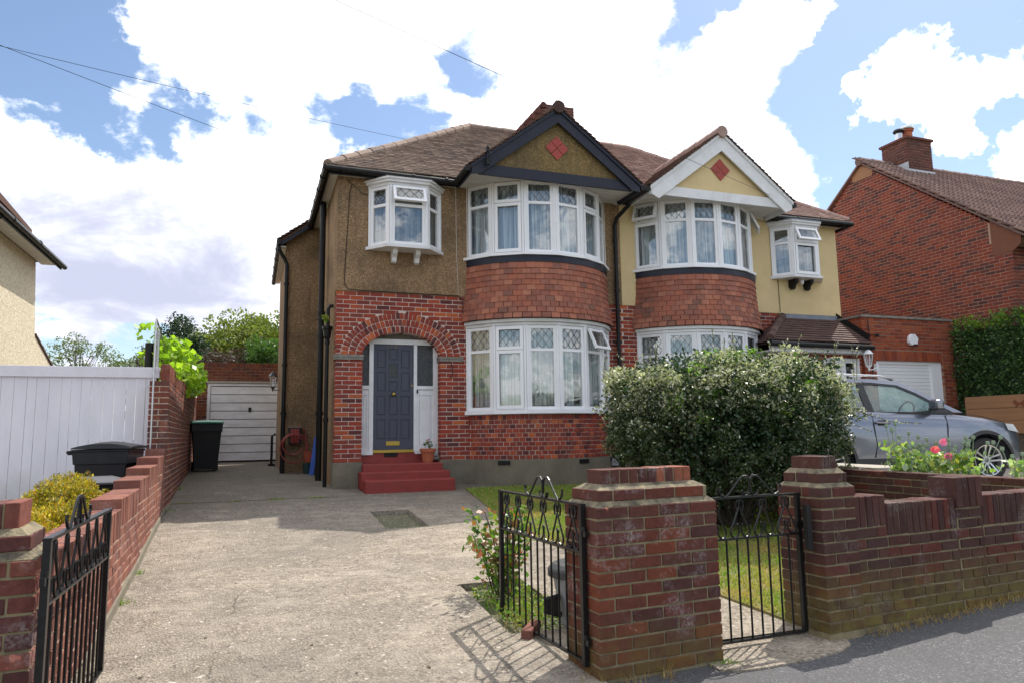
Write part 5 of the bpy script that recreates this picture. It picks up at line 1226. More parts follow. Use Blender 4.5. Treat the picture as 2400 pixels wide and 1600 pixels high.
m = MB(); m.tube([(12.18, 11.46, 3.72), (12.20, 11.46, 3.3), (12.20, 11.45, 2.2)], .01, 6); m.tube([(12.20, 11.44, 3.36), (12.42, 11.44, 3.37)], .012, 6); m.cyl((12.40, 11.44, 3.33), .035, .06, 10)
tag(m.build('outside_tap_pipe', M_PIPE), 'thin black pipe and small black lamp on the orange brick garage wall', 'pipe')

# ------------------------------------------------------------------ red brick house on the right
rh = thing('red_brick_house', (15, 13, .7), 'tall red brick gable end house with tiled roof and capped chimney at the right edge', 'house')
RX, YN, YR, ZN, ZR = 14.9, 9.95, 13.82, 5.38, 8.32
slz = (ZR-ZN)/(YR-YN); YF = YR + (YR-YN)
def rinter(z):
    if z < ZN - .05: return [(0, YF-.15-(YN+.2))]
    d = (z - ZN)/slz; a = YN + d; b = YF - d; lo, hi = YF-.15-b, YF-.15-a
    lo = max(lo, 0); hi = min(hi, YF-.15-(YN+.62)) if z < 5.95 else hi
    return [(lo, hi-.06)]
sp = courses((RX, YF-.15, 0), (0, -1, 0), (-1, 0, 0), YF-.15-(YN+.2), 3.0, 8.28, inter=rinter, jit=.5)
# corbelled corner
sp += [s for s in courses((RX, YN+.2, 0), (1, 0, 0), (0, -1, 0), 3, 3.0, 5.2)]
emit(rh, 'brick', sp, M_RH, 300)
m = MB(); m.prism([(YN+.21, .5), (YN+.21, 5.25), (YN+.05, ZN-.05), (YR, ZR-.06), (YF-.05, ZN-.05), (YF-.16, 5.2), (YF-.16, .5)], 'x', RX+.006, RX+9); m.build('wall', M_MORTR, rh)
m = MB(); m.prism([(YN+.0, 5.18), (YN-.02, 5.36), (YN+.62, 5.84), (YN+.62, 5.04), (YN+.2, 5.04)], 'x', RX-.012, RX-.001); m.build('corbel', plain('plain_red_render', (.17, .06, .03), .85, col2=(.13, .05, .03), ns=8), rh)
m = MB(); m.prism([(YR-.35, ZR-.35*slz), (YR, ZR-.04), (YR+.35, ZR-.35*slz), (YR+.30, ZR-.42), (YR-.32, ZR-.42)], 'x', RX-.012, RX-.001); m.build('gable_top', M_WOODB, rh)
for sgn, ye in ((1, YN), (-1, YF)):
    m = MB(); e = ye - sgn*.12; ze = ZN - .12*slz
    m.prism([(e, ze), (YR, ZR), (YR, ZR+.05), (e, ze+.05)][::sgn], 'x', RX-.08, RX+9); m.build('roof', M_ROOFR, rh)
cs = math.cos(math.atan(slz)); Ls = (YR-YN+.12)/cs
ts = slope_tiles((RX-.1, YN-.16, ZN-.16*slz+.06), (1, 0, 0), (0, 1, slz), (0, -slz, 1), .29, int(Ls/.29)+1, .30, lambda d: (0, 8.5), th=.03, lift=.03, jit=.3)
# rolled ribs of the concrete tiles
emit(rh, 'roof_tile', ts, M_ROOFR, 300, 'tile')
m = MB(); u = Vector((0, cs, math.sin(math.atan(slz)))); nn = Vector((0, -math.sin(math.atan(slz)), cs))
for i in range(57):
    x = RX - .1 + .15*i
    for k in range(int(Ls/.29)+1):
        a = Vector((x, YN-.16, ZN-.16*slz+.06)) + u*(k*.29) + nn*.064; b = a + u*.30 - nn*.02
        m.tube([a, b], [.034, .028], 5, caps=True)
m.build('tile_rib', M_ROOFR, rh, kind='stuff')
ridge_tiles(rh, (RX-.1, YR, ZR+.06), (RX+8.8, YR, ZR+.06), M_ROOFR, .11)
MB().tube([(RX-.1, YN-.22, ZN-.12), (RX+8, YN-.22, ZN-.12)], .06, 10).build('gutter', M_PIPE, rh)
MB().box((RX+.05, YN-.16, ZN-.38), (RX+8, YN-.13, ZN-.12)).build('fascia', M_WPAINT, rh)
chm = MB().box((15.97, 13.31, 7.6), (16.82, 14.09, 9.0)).build('chimney', M_MORTR, rh)
bs = courses((15.96, 13.30, 0), (1, 0, 0), (0, -1, 0), .87, 7.75, 8.95) + courses((15.96, 14.1, 0), (0, -1, 0), (-1, 0, 0), .79, 7.9, 8.95)
emit(chm, 'brick', bs, M_CHIM, 160)
MB().box((15.91, 13.25, 8.96), (16.87, 14.14, 9.02)).build('chimney_cap', M_CHIM, chm)
m = MB(); m.box((15.94, 13.27, 7.7), (16.85, 13.299, 8.12)); m.box((15.94, 13.2991, 7.7), (15.9599, 14.1, 8.32)); m.build('lead_flashing', plain('pale_lead', (.45, .47, .50), .5), chm)
pot = MB(); pot.lathe((16.42, 13.65, 9.02), [(.15, 0), (.13, .06), (.125, .3), (.16, .32), (.16, .36)], 16); cp = pot.build('chimney_pot', M_TERRA, chm)
MB().lathe((16.42, 13.65, 9.39), [(.18, 0), (.19, .03), (.16, .09), (.05, .12)], 16).build('pot_cowl', M_CHROME, cp)
for x, y, hh in ((16.12, 13.65, .22), (16.68, 13.8, .12)):
    p_ = MB(); p_.lathe((x, y, 9.02), [(.09, 0), (.09, hh)], 14); c_ = p_.build('chimney_pot', M_CHROME, chm)
    MB().lathe((x, y, 9.02+hh+.03), [(.13, 0), (.15, .03), (.12, .08), (.03, .09)], 14).build('pot_cowl', M_PIPE, c_)
MB().box((16.9, 9.9, 3.6), (17.6, YN+.25, 5.0)).build('window', M_OBSC, rh)

# ------------------------------------------------------------------ house on the left
lh = thing('cream_pebbledash_house', (-5, 14, .6), 'cream pebbledashed house end with black gutters at the left edge, behind the white boards', 'house')
m = MB(); m.prism([(10.0, .4), (10.0, 5.55), (18.96, 5.55), (19.3, 3.85), (21.7, 3.0), (21.7, .4)], 'x', -11, -4.86); m.build('wall', M_CREAM2, lh)
m = MB(); m.prism([(19.3, 3.86), (21.9, 2.95), (21.9, 2.99), (19.3, 3.91)], 'x', -11, -4.83); m.build('lean_to_roof', M_ROOFG, lh)
m = MB(); v = [(-4.42, 9.6, 5.62), (-4.42, 19.4, 5.62), (-8.2, 15.6, 8.5), (-8.2, 13.4, 8.5)]
m.add(v + [(x, y, z-.06) for x, y, z in v], [(0,1,2,3), (4,7,6,5), (0,4,5,1), (1,5,6,2), (2,6,7,3), (3,7,4,0)]); m.add([(-4.42, 19.4, 5.62), (-11, 19.4, 5.62), (-8.2, 15.6, 8.5)], [(0,1,2)]); m.build('roof', M_ROOFG, lh)
m = MB(); m.box((-4.84, 9.7, 5.555), (-4.45, 19.35, 5.575)); m.build('soffit', M_SOFF, lh)
MB().box((-4.45, 9.7, 5.46), (-4.425, 19.38, 5.62)).build('fascia', M_PIPE, lh)
g_ = MB(); g_.tube([(-4.38, 9.6, 5.58), (-4.38, 19.45, 5.54)], .06, 10)
for y in (13.6, 15.4, 17.2): g_.cyl((-4.38, y, 5.56), .07, .05, 10, axis='y')
g_.build('gutter', M_PIPE, lh)
pipe(lh, [(-4.42, 15.0, 5.5), (-4.60, 15.0, 5.35), (-4.82, 15.0, 5.2), (-4.82, 15.0, .6)], .04, collars=((-4.82, 15.0, 4.4),))
m = MB(); m.prism([(16.0, 6.55), (19.8, 6.42), (19.8, 6.50), (16.0, 6.75)], 'x', -6.5, -5.2); m.build('upper_roof', M_ROOFG, lh)

# ------------------------------------------------------------------ white boarded gates beyond the low wall
wf = thing('white_boarded_gates', (-3, 10.6, .5), 'tall white painted boarded gates with top rail, left of the tall brick wall', 'gates')
x = -5.2; k = 0; FY = 10.62
while x < -1.27:
    wdt = random.choice([.105, .125, .14, .115]); x1 = min(x + wdt, -1.24)
    if not (-2.705 < x < -2.68):
        MB().box((x+.0025, FY + random.uniform(-.002, .002), .60 + random.uniform(0, .01)), (x1-.0025, FY+.022, 2.24)).build('board', M_FENCE, wf)
    x = x1; k += 1
MB().box((-5.2, FY-.03, 2.235), (-1.20, FY+.03, 2.375)).build('top_rail', M_FENCE, wf, bevel=.004)
MB().box((-5.2, FY+.0225, 1.3), (-1.25, FY+.05, 1.42)).build('back_rail', M_FENCE, wf)
MB().box((-2.70, FY+.023, .60), (-2.63, FY+.04, 2.23)).build('cover_strip', M_FENCE, wf)
MB().cyl((-1.36, FY-.03, 2.12), .012, .02, 8, axis='y').build('gate_hook', M_CHROME, wf)
# glazed frame and dark pipes above the wall top
gf = thing('glazed_frame', (-1.2, 10.5, 2.4), 'narrow metal framed glass panel standing above the tall brick wall behind the vine', 'glass panel')
m = MB(); a, b = Vector((-1.235, 10.3, .7)), Vector((-1.235, 10.3, 2.98))
m.tube([a, b, Vector((-1.27, 12.3, 2.62)), Vector((-1.27, 12.3, 2.3))], .012, 6); m.tube([(-1.24, 10.7, 2.3), (-1.24, 10.7, 2.9)], .01, 6); m.build('frame', M_CHROME, gf)
m = MB(); m.prism([(10.32, 2.3), (12.28, 2.3), (12.28, 2.6), (10.32, 2.95)], 'x', -1.256, -1.25); m.build('pane', M_GLASS, gf)
for i, (x, label) in enumerate(((-1.47, 'wider dark flue pipe standing behind the white gates'), (-1.37, 'slimmer dark flue pipe next to the glass panel behind the white gates'))):
    tag(MB().cyl((x, 11.6, .6), .055 if i == 0 else .045, 2.22, 12).build('flue_pipe', M_PIPE), label, 'pipe', 'dark flue pipes')
# ------------------------------------------------------------------ bins
def wheelie(label, x, y, z, rot, lidm, h=1.06, w=.56, d=.72, lidtilt=0, curved=True):
    t = thing('wheeled_bin', (x, y, z), label, 'bin', 'black wheeled bins')
    M = Matrix.Translation((x, y, z)) @ Matrix.Rotation(rad(rot), 4, 'Z')
    m = MB(); m.m = M; hb = h - .12
    def ring(z, w_, d0, d1): return [(-w_/2, d0, z), (w_/2, d0, z), (w_/2, d1, z), (-w_/2, d1, z)]
    R = [ring(.04, w*.76, -d*.34, d*.36), ring(.30, w*.80, -d*.38, d*.36), ring(hb-.14, w*.93, -d*.46, d*.38), ring(hb-.139, w*.98, -d*.49, d*.40), ring(hb, w, -d*.5, d*.42)]
    V = [p for r in R for p in r]; F = [(i*4+k, i*4+(k+1) % 4, (i+1)*4+(k+1) % 4, (i+1)*4+k) for i in range(4) for k in range(4)] + [(3, 2, 1, 0)]
    m.add(V, F); m.build('body', M_BIN, t, bevel=.015)
    m = MB(); m.m = M; m.box((-w*.51, -d*.52, hb+.001), (w*.51, d*.44, hb+.03)); m.build('rim', M_BIN, t, bevel=.01)
    m = MB(); m.m = M @ Matrix.Translation((0, d*.42, hb+.035)) @ Matrix.Rotation(rad(lidtilt), 4, 'X') @ Matrix.Translation((0, -d*.42, 0))
    n = 8; V = []
    for j in range(n+1):
        yy = -d*.55 + (d*.99)*j/n; zz = .085*math.sin(math.pi*min(1, (j+.8)/(n+1.2)))**.7 if curved else .02
        V += [(-w*.54, yy, 0), (-w*.5, yy, zz*.75), (0, yy, zz), (w*.5, yy, zz*.75), (w*.54, yy, 0)]
    F = [(j*5+k, j*5+k+1, (j+1)*5+k+1, (j+1)*5+k) for j in range(n) for k in range(4)] + [(4, 3, 2, 1, 0), tuple(n*5+k for k in range(5))] + [(j*5, (j+1)*5, (j+1)*5+4, j*5+4) for j in range(n)]
    m.add(V, F); m.build('lid', lidm, t, bevel=.006)
    m = MB(); m.m = M; m.tube([(-w*.45, d*.50, hb), (w*.45, d*.50, hb)], .018, 8); m.box((-w*.42, d*.40, hb-.03), (-w*.36, d*.51, hb+.02)); m.box((w*.36, d*.40, hb-.03), (w*.42, d*.51, hb+.02)); m.build('handle', M_BIN, t)
    for s in (-1, 1):
        m = MB(); m.m = M; m.cyl((s*w*.40-.025, d*.40, .10), .10, .05, 16, axis='x'); m.build('wheel', M_RUBBER, t)
    return t
wheelie('black wheeled bin with green lid standing in front of the garage door', -.93, 16.6, g(16.6), 6, M_BING, h=1.08, w=.60, d=.70)
wheelie('black wheeled bin with arched black lid behind the stepped wall, the taller of the two', -1.63, 9.72, g(9.7)+.04, 80, M_BIN, h=.95, w=.54, d=.66)
t = thing('recycling_box', (-1.65, 7.7, .3), 'low black recycling bin with flat grey lid, half hidden by the golden conifer', 'bin')
m = MB(); m.m = Matrix.Translation((-1.62, 8.5, g(8.5)-.02)) @ Matrix.Rotation(rad(8), 4, 'Z')
m.add([(-.30, -.26, 0), (.30, -.26, 0), (.30, .26, 0), (-.30, .26, 0), (-.36, -.32, .66), (.36, -.32, .66), (.36, .32, .66), (-.36, .32, .66)], [(3,2,1,0), (0,1,5,4), (1,2,6,5), (2,3,7,6), (3,0,4,7), (4,5,6,7)]); m.build('body', M_BIN, t, bevel=.02)
m2 = MB(); m2.m = m.m; m2.box((-.39, -.35, .661), (.39, .35, .69)); m2.add([(-.37, -.33, .69), (.37, -.33, .69), (.37, .33, .69), (-.37, .33, .69), (-.25, -.2, .73), (.25, -.2, .73), (.25, .2, .73), (-.25, .2, .73)], [(0,1,5,4), (1,2,6,5), (2,3,7,6), (3,0,4,7), (4,5,6,7)]); m2.build('lid', plain('weathered_lid', (.07, .07, .08), .5), t, bevel=.01)
# round bin behind the wide pillar
t = thing('round_dustbin', (2.17, 4.72, .08), 'round grey dustbin with black domed lid behind the open iron gate', 'bin')
c = (2.235, 4.78, g(4.78))
MB().lathe(c, [(.15, 0), (.155, .02), (.205, .345), (.21, .355)], 28).build('body', M_BINGREY, t, smooth=True)
MB().lathe(c, [(.225, .335), (.24, .34), (.24, .385), (.23, .40), (.20, .425), (.11, .45), (.03, .455)], 28).build('lid', plain('speckled_lid', (.03, .034, .036), .6, col2=(.06, .065, .065), ns=40), t, smooth=False)
m = MB(); m.tube([(2.04, 4.74, .29), (1.93, 4.72, .28), (1.93, 4.72, .21), (2.05, 4.74, .17)], .022, 8); m.cbox((1.98, 4.73, .24), (.10, .05, .10)); m.build('handle', M_BIN, t)
# flower pot on the step
t = thing('terracotta_pot', (2.84, 12.2, .955), 'terracotta flower pot with a small green plant on the top red step', 'flower pot')
c = (2.85, 12.19, .955)
MB().lathe(c, [(.085, 0), (.118, .18), (.138, .181), (.142, .235), (.125, .236), (.118, .215)], 24).build('pot', M_TERRA, t)
MB().lathe((c[0], c[1], c[2]+.2), [(.118, 0), (.115, .01)], 16).build('soil', M_SOIL, t)
P = np.array([c]) + rng.normal(0, 1, (60, 3))*[.045, .045, .035] + [0, 0, .29]; P[:, 2] += (np.abs(P[:, 0]-c[0]) < .02)*.05
V, F = leaves_at(P, .045, .6); npmesh('plant', V, F, L_MID, t)
P = np.array([[c[0]-.01, c[1], c[2]+.37], [c[0]+.02, c[1], c[2]+.36], [c[0]+.005, c[1]-.02, c[2]+.39]]); V, F = leaves_at(np.repeat(P, 5, 0), .03, .8); npmesh('flower', V, F, L_REDP, t)
# hose reel and odds and ends by the wing
t = thing('hose_reel', (.82, 15.48, 1.6), 'red garden hose looped over a wall reel on the brown side wall', 'hose')
HO = Matrix.Translation((.035, 1.10, 0))
mh = MB(); mh.m = HO; mh.box((.66, 14.22, 1.28), (.90, 14.398, 1.61)); mh.build('reel_box', M_PIPE, t); mh = MB(); mh.m = HO; mh.box((.64, 14.2, 1.61), (.92, 14.399, 1.635)); mh.build('reel_cover', M_STONE, t)
m = MB(); m.m = HO
for k in range(6): m.tube([(.70 + .03*k, 14.20, 1.59), (.70+.03*k, 14.18 - .01*(k % 2), 1.45), (.71+.025*k, 14.20, 1.34 - .02*(k % 3)), (.72+.025*k, 14.215, 1.30)], .014, 6)
def loop(cx, cz, rx, rz, y, a0=0, a1=2*math.pi, n=26): return [(cx + rx*math.cos(a0+(a1-a0)*i/n), y + .01*math.sin(i), cz + rz*math.sin(a0+(a1-a0)*i/n)) for i in range(n+1)]
m.tube(loop(.76, 1.20, .27, .30, 14.2), .013, 6); m.tube(loop(.74, 1.27, .20, .20, 14.17, .4, 5.9), .013, 6); m.tube(loop(.88, 1.28, .12, .36, 14.23, -.8, 1.8), .013, 6)
m.build('hose', M_HOSE, t)
m = MB(); m.m = Matrix.Translation((1.10, 14.9, .62)) @ Matrix.Rotation(rad(8), 4, 'Y') @ Matrix.Rotation(rad(-10), 4, 'X'); m.box((-.03, -.1, 0), (.05, .12, .82)); tag(m.build('blue_board', M_BLUE, bevel=.01), 'narrow blue board leaning against the soil pipe', 'board')
m = MB(); m.m = Matrix.Translation((.12, 1.05, 0)); m.add([(.86, 14.1, 1.1), (1.04, 14.1, 1.1), (1.04, 14.25, 1.1), (.86, 14.25, 1.1), (.90, 14.12, .90), (1.0, 14.12, .90), (1.0, 14.23, .90), (.90, 14.23, .90)], [(0,1,5,4), (1,2,6,5), (2,3,7,6), (3,0,4,7), (4,5,6,7)]); m.box((.85, 14.09, 1.1), (1.05, 14.26, 1.12)); tag(m.build('orange_tub', M_ORANGE, bevel=.01), 'orange plastic tub behind the blue board', 'tub')
MBc = MB(); MBc.lathe((1.06, 15.2, .68), [(.07, 0), (.10, .215)], 16); tag(MBc.build('dark_bucket', plain('dark_green_plastic', (.02, .05, .045), .5)), 'small dark green bucket under the orange tub', 'bucket')
m = MB(); m.tube([(.42, 17.5, .78), (.42, 17.5, 1.45), (.50, 17.5, 1.50)], .03, 8); m.box((.35, 17.45, .78), (.5, 17.6, .82)); tag(m.build('black_stand_pipe', M_PIPE), 'short black pipe standing beside the garage door', 'pipe')
# timber planter edge in front of the hedge
m = MB(); t = thing('timber_retaining_boards', (13.9, 9.8, .7), 'brown timber boards with a dark bow shaped mark in front of the tall hedge', 'timber boards')
for i in range(3): MB().box((13.84, 7.6, 1.28 + .25*i), (13.90, 10.72, 1.525 + .25*i)).build('board', M_WOODB, t, bevel=.004)
m = MB()
for s in (-1, 1): m.prism([(9.60, 1.86), (9.60 + s*.10, 1.93), (9.60+s*.13, 1.87), (9.60+s*.07, 1.82), (9.60+s*.09, 1.77), (9.60, 1.84)][::-s], 'x', 13.832, 13.8399)
m.build('ornament', plain('rust_mark', (.16, .05, .02), .8), t)
MB().box((13.9, 7.6, .6), (14.5, 10.72, 1.95)).build('soil', M_SOIL, t)
# raised bed by the dividing wall
t = thing('raised_flower_bed', (7.4, 6.5, .6), 'raised bed with pale concrete edging between the dividing wall and the silver car', 'flower bed')
MB().box((6.90, 4.6, .3), (7.75, 9.4, .84)).build('soil', M_SOIL, t); MB().box((7.10, 6.75, .841), (7.72, 9.4, .945)).build('coping', M_PALEC, t, bevel=.01)

# ------------------------------------------------------------------ car
CARC = Vector((10.605, 7.912, 0)); CH = rad(-12)
def car():
    zc = .565; yh = .905
    t = thing('parked_car', (CARC.x, CARC.y, zc), 'silver grey five door car parked on the forecourt behind the bush, alloy wheels', 'car')
    M = Matrix.Translation((CARC.x, CARC.y, zc)) @ Matrix.Rotation(CH, 4, 'Z') @ Matrix.Translation((0, yh, 0))   # local: x forward, y left (near side is -y)
    paint, nt, b = new_mat('silver_paint'); b.inputs['Base Color'].default_value = (.19, .205, .25, 1); b.inputs['Metallic'].default_value = .75; b.inputs['Roughness'].default_value = .26; setin(b, 'Coat Weight', 1.); setin(b, 'Coat Roughness', .04)
    dk = plain('car_dark_trim', (.018, .018, .02), .5)
    # lower body: stations along x (x, half width, lower z, waist z, shoulder z, top z)
    st = [(-3.52, .70, .50, .75, .98, 1.00), (-3.46, .80, .38, .75, 1.04, 1.08), (-3.20, .87, .30, .72, 1.10, 1.12), (-2.6, .90, .27, .70, 1.115, 1.13), (-1.9, .905, .26, .68, 1.10, 1.12), (-1.2, .905, .26, .66, 1.075, 1.10), (-.62, .905, .27, .66, 1.05, 1.09),
          (-.40, .905, .28, .66, 1.035, 1.085), (0, .90, .28, .66, .985, 1.06), (.40, .875, .26, .64, .905, .985), (.62, .82, .26, .60, .83, .91), (.76, .70, .28, .56, .74, .82), (.86, .50, .34, .52, .62, .68), (.89, .30, .38, .50, .56, .60)]
    V = []; F = []; per = 14
    for x, hw, zl, zw, zs, zt in st:
        ring = [(0, zl), (-hw*.90, zl), (-hw*.985, zl+.10), (-hw*.998, zw-.12), (-hw, zw), (-hw*.985, zs-.10), (-hw*.945, zs), (0-hw*.5, (zs+zt)/2+.02), (0, zt)]
        pts = ring + [(-y, z) for y, z in ring[-2:0:-1]]
        V += [(x, y, z) for y, z in pts]
    per = 16
    V = [v for v in V]
    for i in range(len(st)-1):
        for k in range(per): F.append((i*per+k, (i+1)*per+k, (i+1)*per+(k+1) % per, i*per+(k+1) % per))
    F += [tuple(range(per)), tuple((len(st)-1)*per + k for k in range(per-1, -1, -1))]
    me = bpy.data.meshes.new('body'); me.from_pydata(V, [], F); bm = bmesh.new(); bm.from_mesh(me); bmesh.ops.recalc_face_normals(bm, faces=bm.faces); bm.to_mesh(me); bm.free()
    tmp = bpy.data.objects.new('tmp', me); COL.objects.link(tmp); cut = []
    for wx in (0, -2.604):
        c = MB(); c.cyl((wx, -1.2, .345), .405, 2.4, 36, axis='y'); co = c.build('cutter', dk); cut.append(co); b2 = bmesh.new(); b2.from_mesh(co.data); bmesh.ops.recalc_face_normals(b2, faces=b2.faces); b2.to_mesh(co.data); b2.free()
        md = tmp.modifiers.new('b', 'BOOLEAN'); md.object = co; md.operation = 'DIFFERENCE'; md.solver = 'EXACT'
    md = tmp.modifiers.new('bv', 'BEVEL'); md.width = .012; md.segments = 2; md.limit_method = 'ANGLE'; md.angle_limit = rad(25)
    bpy.context.view_layer.update(); dg = bpy.context.evaluated_depsgraph_get(); me2 = bpy.data.meshes.new_from_object(tmp.evaluated_get(dg)); me2.transform(M)
    for c in cut: bpy.data.objects.remove(c)
    bpy.data.objects.remove(tmp)
    body = bpy.data.objects.new('body', me2); COL.objects.link(body); me2.materials.clear(); me2.materials.append(paint); reg(body); par(body, t); me2.shade_smooth()
    ed = body.modifiers.new('es', 'EDGE_SPLIT'); ed.split_angle = rad(32)
    def P_(name, mat, fn, parent=t, **kw):
        m = MB(); m.m = M; fn(m); return m.build(name, mat, parent, **kw)
    # side plane of the greenhouse
    def sy(z, off=0): return -(.855 + off - max(0, z-1.08)*.46)
    def side(m, poly, off0, off1, s=1):
        a = [(x, s*sy(z, off0), z) for x, z in poly]; b_ = [(x, s*sy(z, off1), z) for x, z in poly]; n = len(poly)
        m.add(a + b_, [tuple(range(n))[::s], tuple(range(2*n-1, n-1, -1))[::s]] + [((i, i+n, (i+1) % n + n, (i+1) % n))[::s] for i in range(n)])
    roof = [(-3.42, 1.12), (-3.22, 1.42), (-2.95, 1.585), (-2.3, 1.625), (-1.7, 1.62), (-1.25, 1.575), (-.95, 1.43), (-.62, 1.23), (-.34, 1.075)]
    inner = [(-3.28, 1.13), (-3.12, 1.40), (-2.90, 1.525), (-2.3, 1.565), (-1.7, 1.56), (-1.27, 1.515), (-1.0, 1.39), (-.72, 1.215), (-.50, 1.08)]
    for s in (1, -1):
        def arch(m):
            for i in range(len(roof)-1): side(m, [inner[i], inner[i+1], roof[i+1], roof[i]], -.03, .012, s)
        P_('roof_frame', paint, arch)
        def surround(m):
            for i in range(len(inner)-1):
                q = [(x + (-.03 if False else 0)*1, z) for x, z in (inner[i], inner[i+1])]
                side(m, [(inner[i][0]*.985-.03, inner[i][1]-.03), (inner[i+1][0]*.985-.03, inner[i+1][1]-.03), inner[i+1], inner[i]], -.02, .006, s)
            side(m, [(-3.25, 1.085), (-.50, 1.05), (-.50, 1.085), (-3.25, 1.125)], -.02, .010, s)
            side(m, [(-1.93, 1.09), (-1.80, 1.09), (-1.82, 1.545), (-1.93, 1.545)], -.025, .004, s)
            side(m, [(-2.72, 1.10), (-2.64, 1.10), (-2.66, 1.53), (-2.74, 1.53)], -.025, .004, s)
            side(m, [(-.80, 1.08), (-.50, 1.08), (-.74, 1.22), (-.80, 1.26)], -.02, .004, s)
        P_('window_surround', dk, surround)
        for nm, poly in (('side_window', [(-1.80, 1.09), (-.80, 1.085), (-.80, 1.25), (-1.03, 1.38), (-1.28, 1.50), (-1.82, 1.545)]), ('side_window', [(-2.64, 1.10), (-1.93, 1.09), (-1.93, 1.55), (-2.35, 1.55), (-2.66, 1.535)]), ('side_window', [(-3.22, 1.12), (-2.72, 1.10), (-2.74, 1.52), (-2.90, 1.51), (-3.10, 1.38)])):
            P_(nm, M_CARG, lambda m: side(m, poly, -.012, -.008, s))
    # roof skin, screens
    def skin(m):
        R = [(x, z) for x, z in roof[2:6]]; n = 9
        VV = []
        for x, z in R:
            yy = -sy(z, .012)
            VV += [(x, -yy + 2*yy*k/n, z - .012 + .045*math.sin(math.pi*k/n)) for k in range(n+1)]
        m.add(VV, [(i*(n+1)+k, (i+1)*(n+1)+k, (i+1)*(n+1)+k+1, i*(n+1)+k+1) for i in range(len(R)-1) for k in range(n)])
    P_('roof', paint, skin, smooth=True)
    P_('windscreen', M_CARG, lambda m: m.add([(-.36, sy(1.08), 1.085), (-.30, 0, 1.10), (-.36, -sy(1.08), 1.085), (-1.25, -sy(1.56), 1.565), (-1.20, 0, 1.60), (-1.25, sy(1.56), 1.565)], [(0,1,4,5), (1,2,3,4)]))
    P_('rear_window', M_CARG, lambda m: m.add([(-3.38, sy(1.14), 1.14), (-3.38, -sy(1.14), 1.14), (-2.96, -sy(1.58), 1.58), (-2.96, sy(1.58), 1.58)], [(3,2,1,0)]))
    for s in (-1, 1): P_('roof_rail', M_CHROME, lambda m: m.tube([(-3.0, s*.60, 1.60), (-2.9, s*.61, 1.665), (-2.2, s*.615, 1.69), (-1.5, s*.61, 1.665), (-1.28, s*.605, 1.595)], .017, 8), smooth=True)
    # trims
    for s in (-1, 1):
        P_('sill_trim', dk, lambda m: m.add([(-2.18, s*.912, .27), (-.42, s*.912, .27), (-.42, s*.909, .40), (-2.18, s*.909, .40), (-2.18, s*.86, .22), (-.42, s*.86, .22)], [(0,1,2,3)[::-s], (4,5,1,0)[::-s]]))
        for wx in (0, -2.604):
            P_('wheel_arch_trim', dk, lambda m: m.add(*(lambda n=26: ([(wx + r*math.cos(a), s*yv, .345 + r*math.sin(a)) for i in range(n+1) for a in [rad(-12) + rad(204)*i/n] for r, yv in ((.402, .915), (.455, .905), (.402, .86))], [((i*3, (i+1)*3, (i+1)*3+1, i*3+1))[::s] for i in range(n)] + [((i*3, i*3+2, (i+1)*3+2, (i+1)*3))[::s] for i in range(n)]))()))
    P_('wheel_well', M_DARK, lambda m: (m.box((-.44, -.62, .22), (.44, .62, .80)), m.box((-3.04, -.62, .22), (-2.16, .62, .80))))
    P_('underbody', dk, lambda m: m.box((-2.15, -.80, .20), (-.46, .80, .30)))
    # door shut lines and handles (thin dark grooves set on the panel)
    for s in (-1, 1):
        for pts in ([(-.64, 1.05), (-.635, .86), (-.66, .62), (-.66, .40)], [(-1.87, 1.09), (-1.86, .9), (-1.83, .6), (-1.87, .42)], [(-2.66, 1.10), (-2.70, .9), (-2.42, .70), (-2.22, .55), (-2.19, .42)]):
            P_('door_gap', M_DARK, lambda m: m.tube([(x, s*(.906 if z < 1.0 else .872) * (1 if z > .5 else .998), z) for x, z in pts], .0055, 5))
        for hx in (-1.72, -2.55):
            P_('door_handle', paint, lambda m: m.tube([(hx-.11, s*.905, .935), (hx-.10, s*.935, .94), (hx+.10, s*.935, .93), (hx+.11, s*.905, .925)], .016, 8), smooth=True)
            P_('handle_recess', M_DARK, lambda m: m.cbox((hx, s*.903, .935), (.13, .012, .075)))
        def mir(m): m.add([(-.80, s*.86, 1.10), (-.72, s*.86, 1.16)], [])
        mo_ = P_('wing_mirror', paint, lambda m: m.cbox((-.88, s*1.0, 1.20), (.13, .22, .15)), bevel=.045)
        P_('mirror_base', dk, lambda m: (m.cbox((-.86, s*.90, 1.13), (.09, .10, .05)), m.cbox((-.88, s*1.0, 1.128), (.11, .20, .03))), mo_, bevel=.008)
        P_('headlight', plain('headlight_glass', (.55, .57, .6), .08, coat=1) if s == -1 else bpy.data.materials['headlight_glass'], lambda m: m.add([(.40, s*.885, .80), (.62, s*.835, .76), (.80, s*.66, .72), (.74, s*.66, .85), (.58, s*.79, .89), (.38, s*.862, .90)], [((0,1,4,5))[::s], ((1,2,3,4))[::s]]))
    P_('bonnet_gap', M_DARK, lambda m: [m.tube([(-.33, s*.78, 1.065), (0, s*.80, 1.02), (.4, s*.76, .935), (.62, s*.66, .87)], .005, 5) for s in (-1, 1)])
    P_('wiper', dk, lambda m: m.tube([(-.34, -.5, 1.10), (-.30, -.1, 1.115), (-.36, .3, 1.11)], .012, 5))
    # inside
    P_('seat', plain('car_seat', (.05, .05, .055), .9), lambda m: [(m.cbox((-1.55, s*.38, 1.0), (.14, .48, .6), Matrix.Rotation(rad(-14), 3, 'Y')), m.cbox((-1.63, s*.38, 1.36), (.09, .24, .17)), m.cbox((-2.5, s*.38, 1.0), (.14, .52, .5)), m.cbox((-2.56, s*.38, 1.30), (.08, .22, .15))) for s in (-1, 1)], bevel=.03)
    P_('dashboard', dk, lambda m: m.cbox((-.60, 0, 1.02), (.40, 1.4, .12)), bevel=.03)
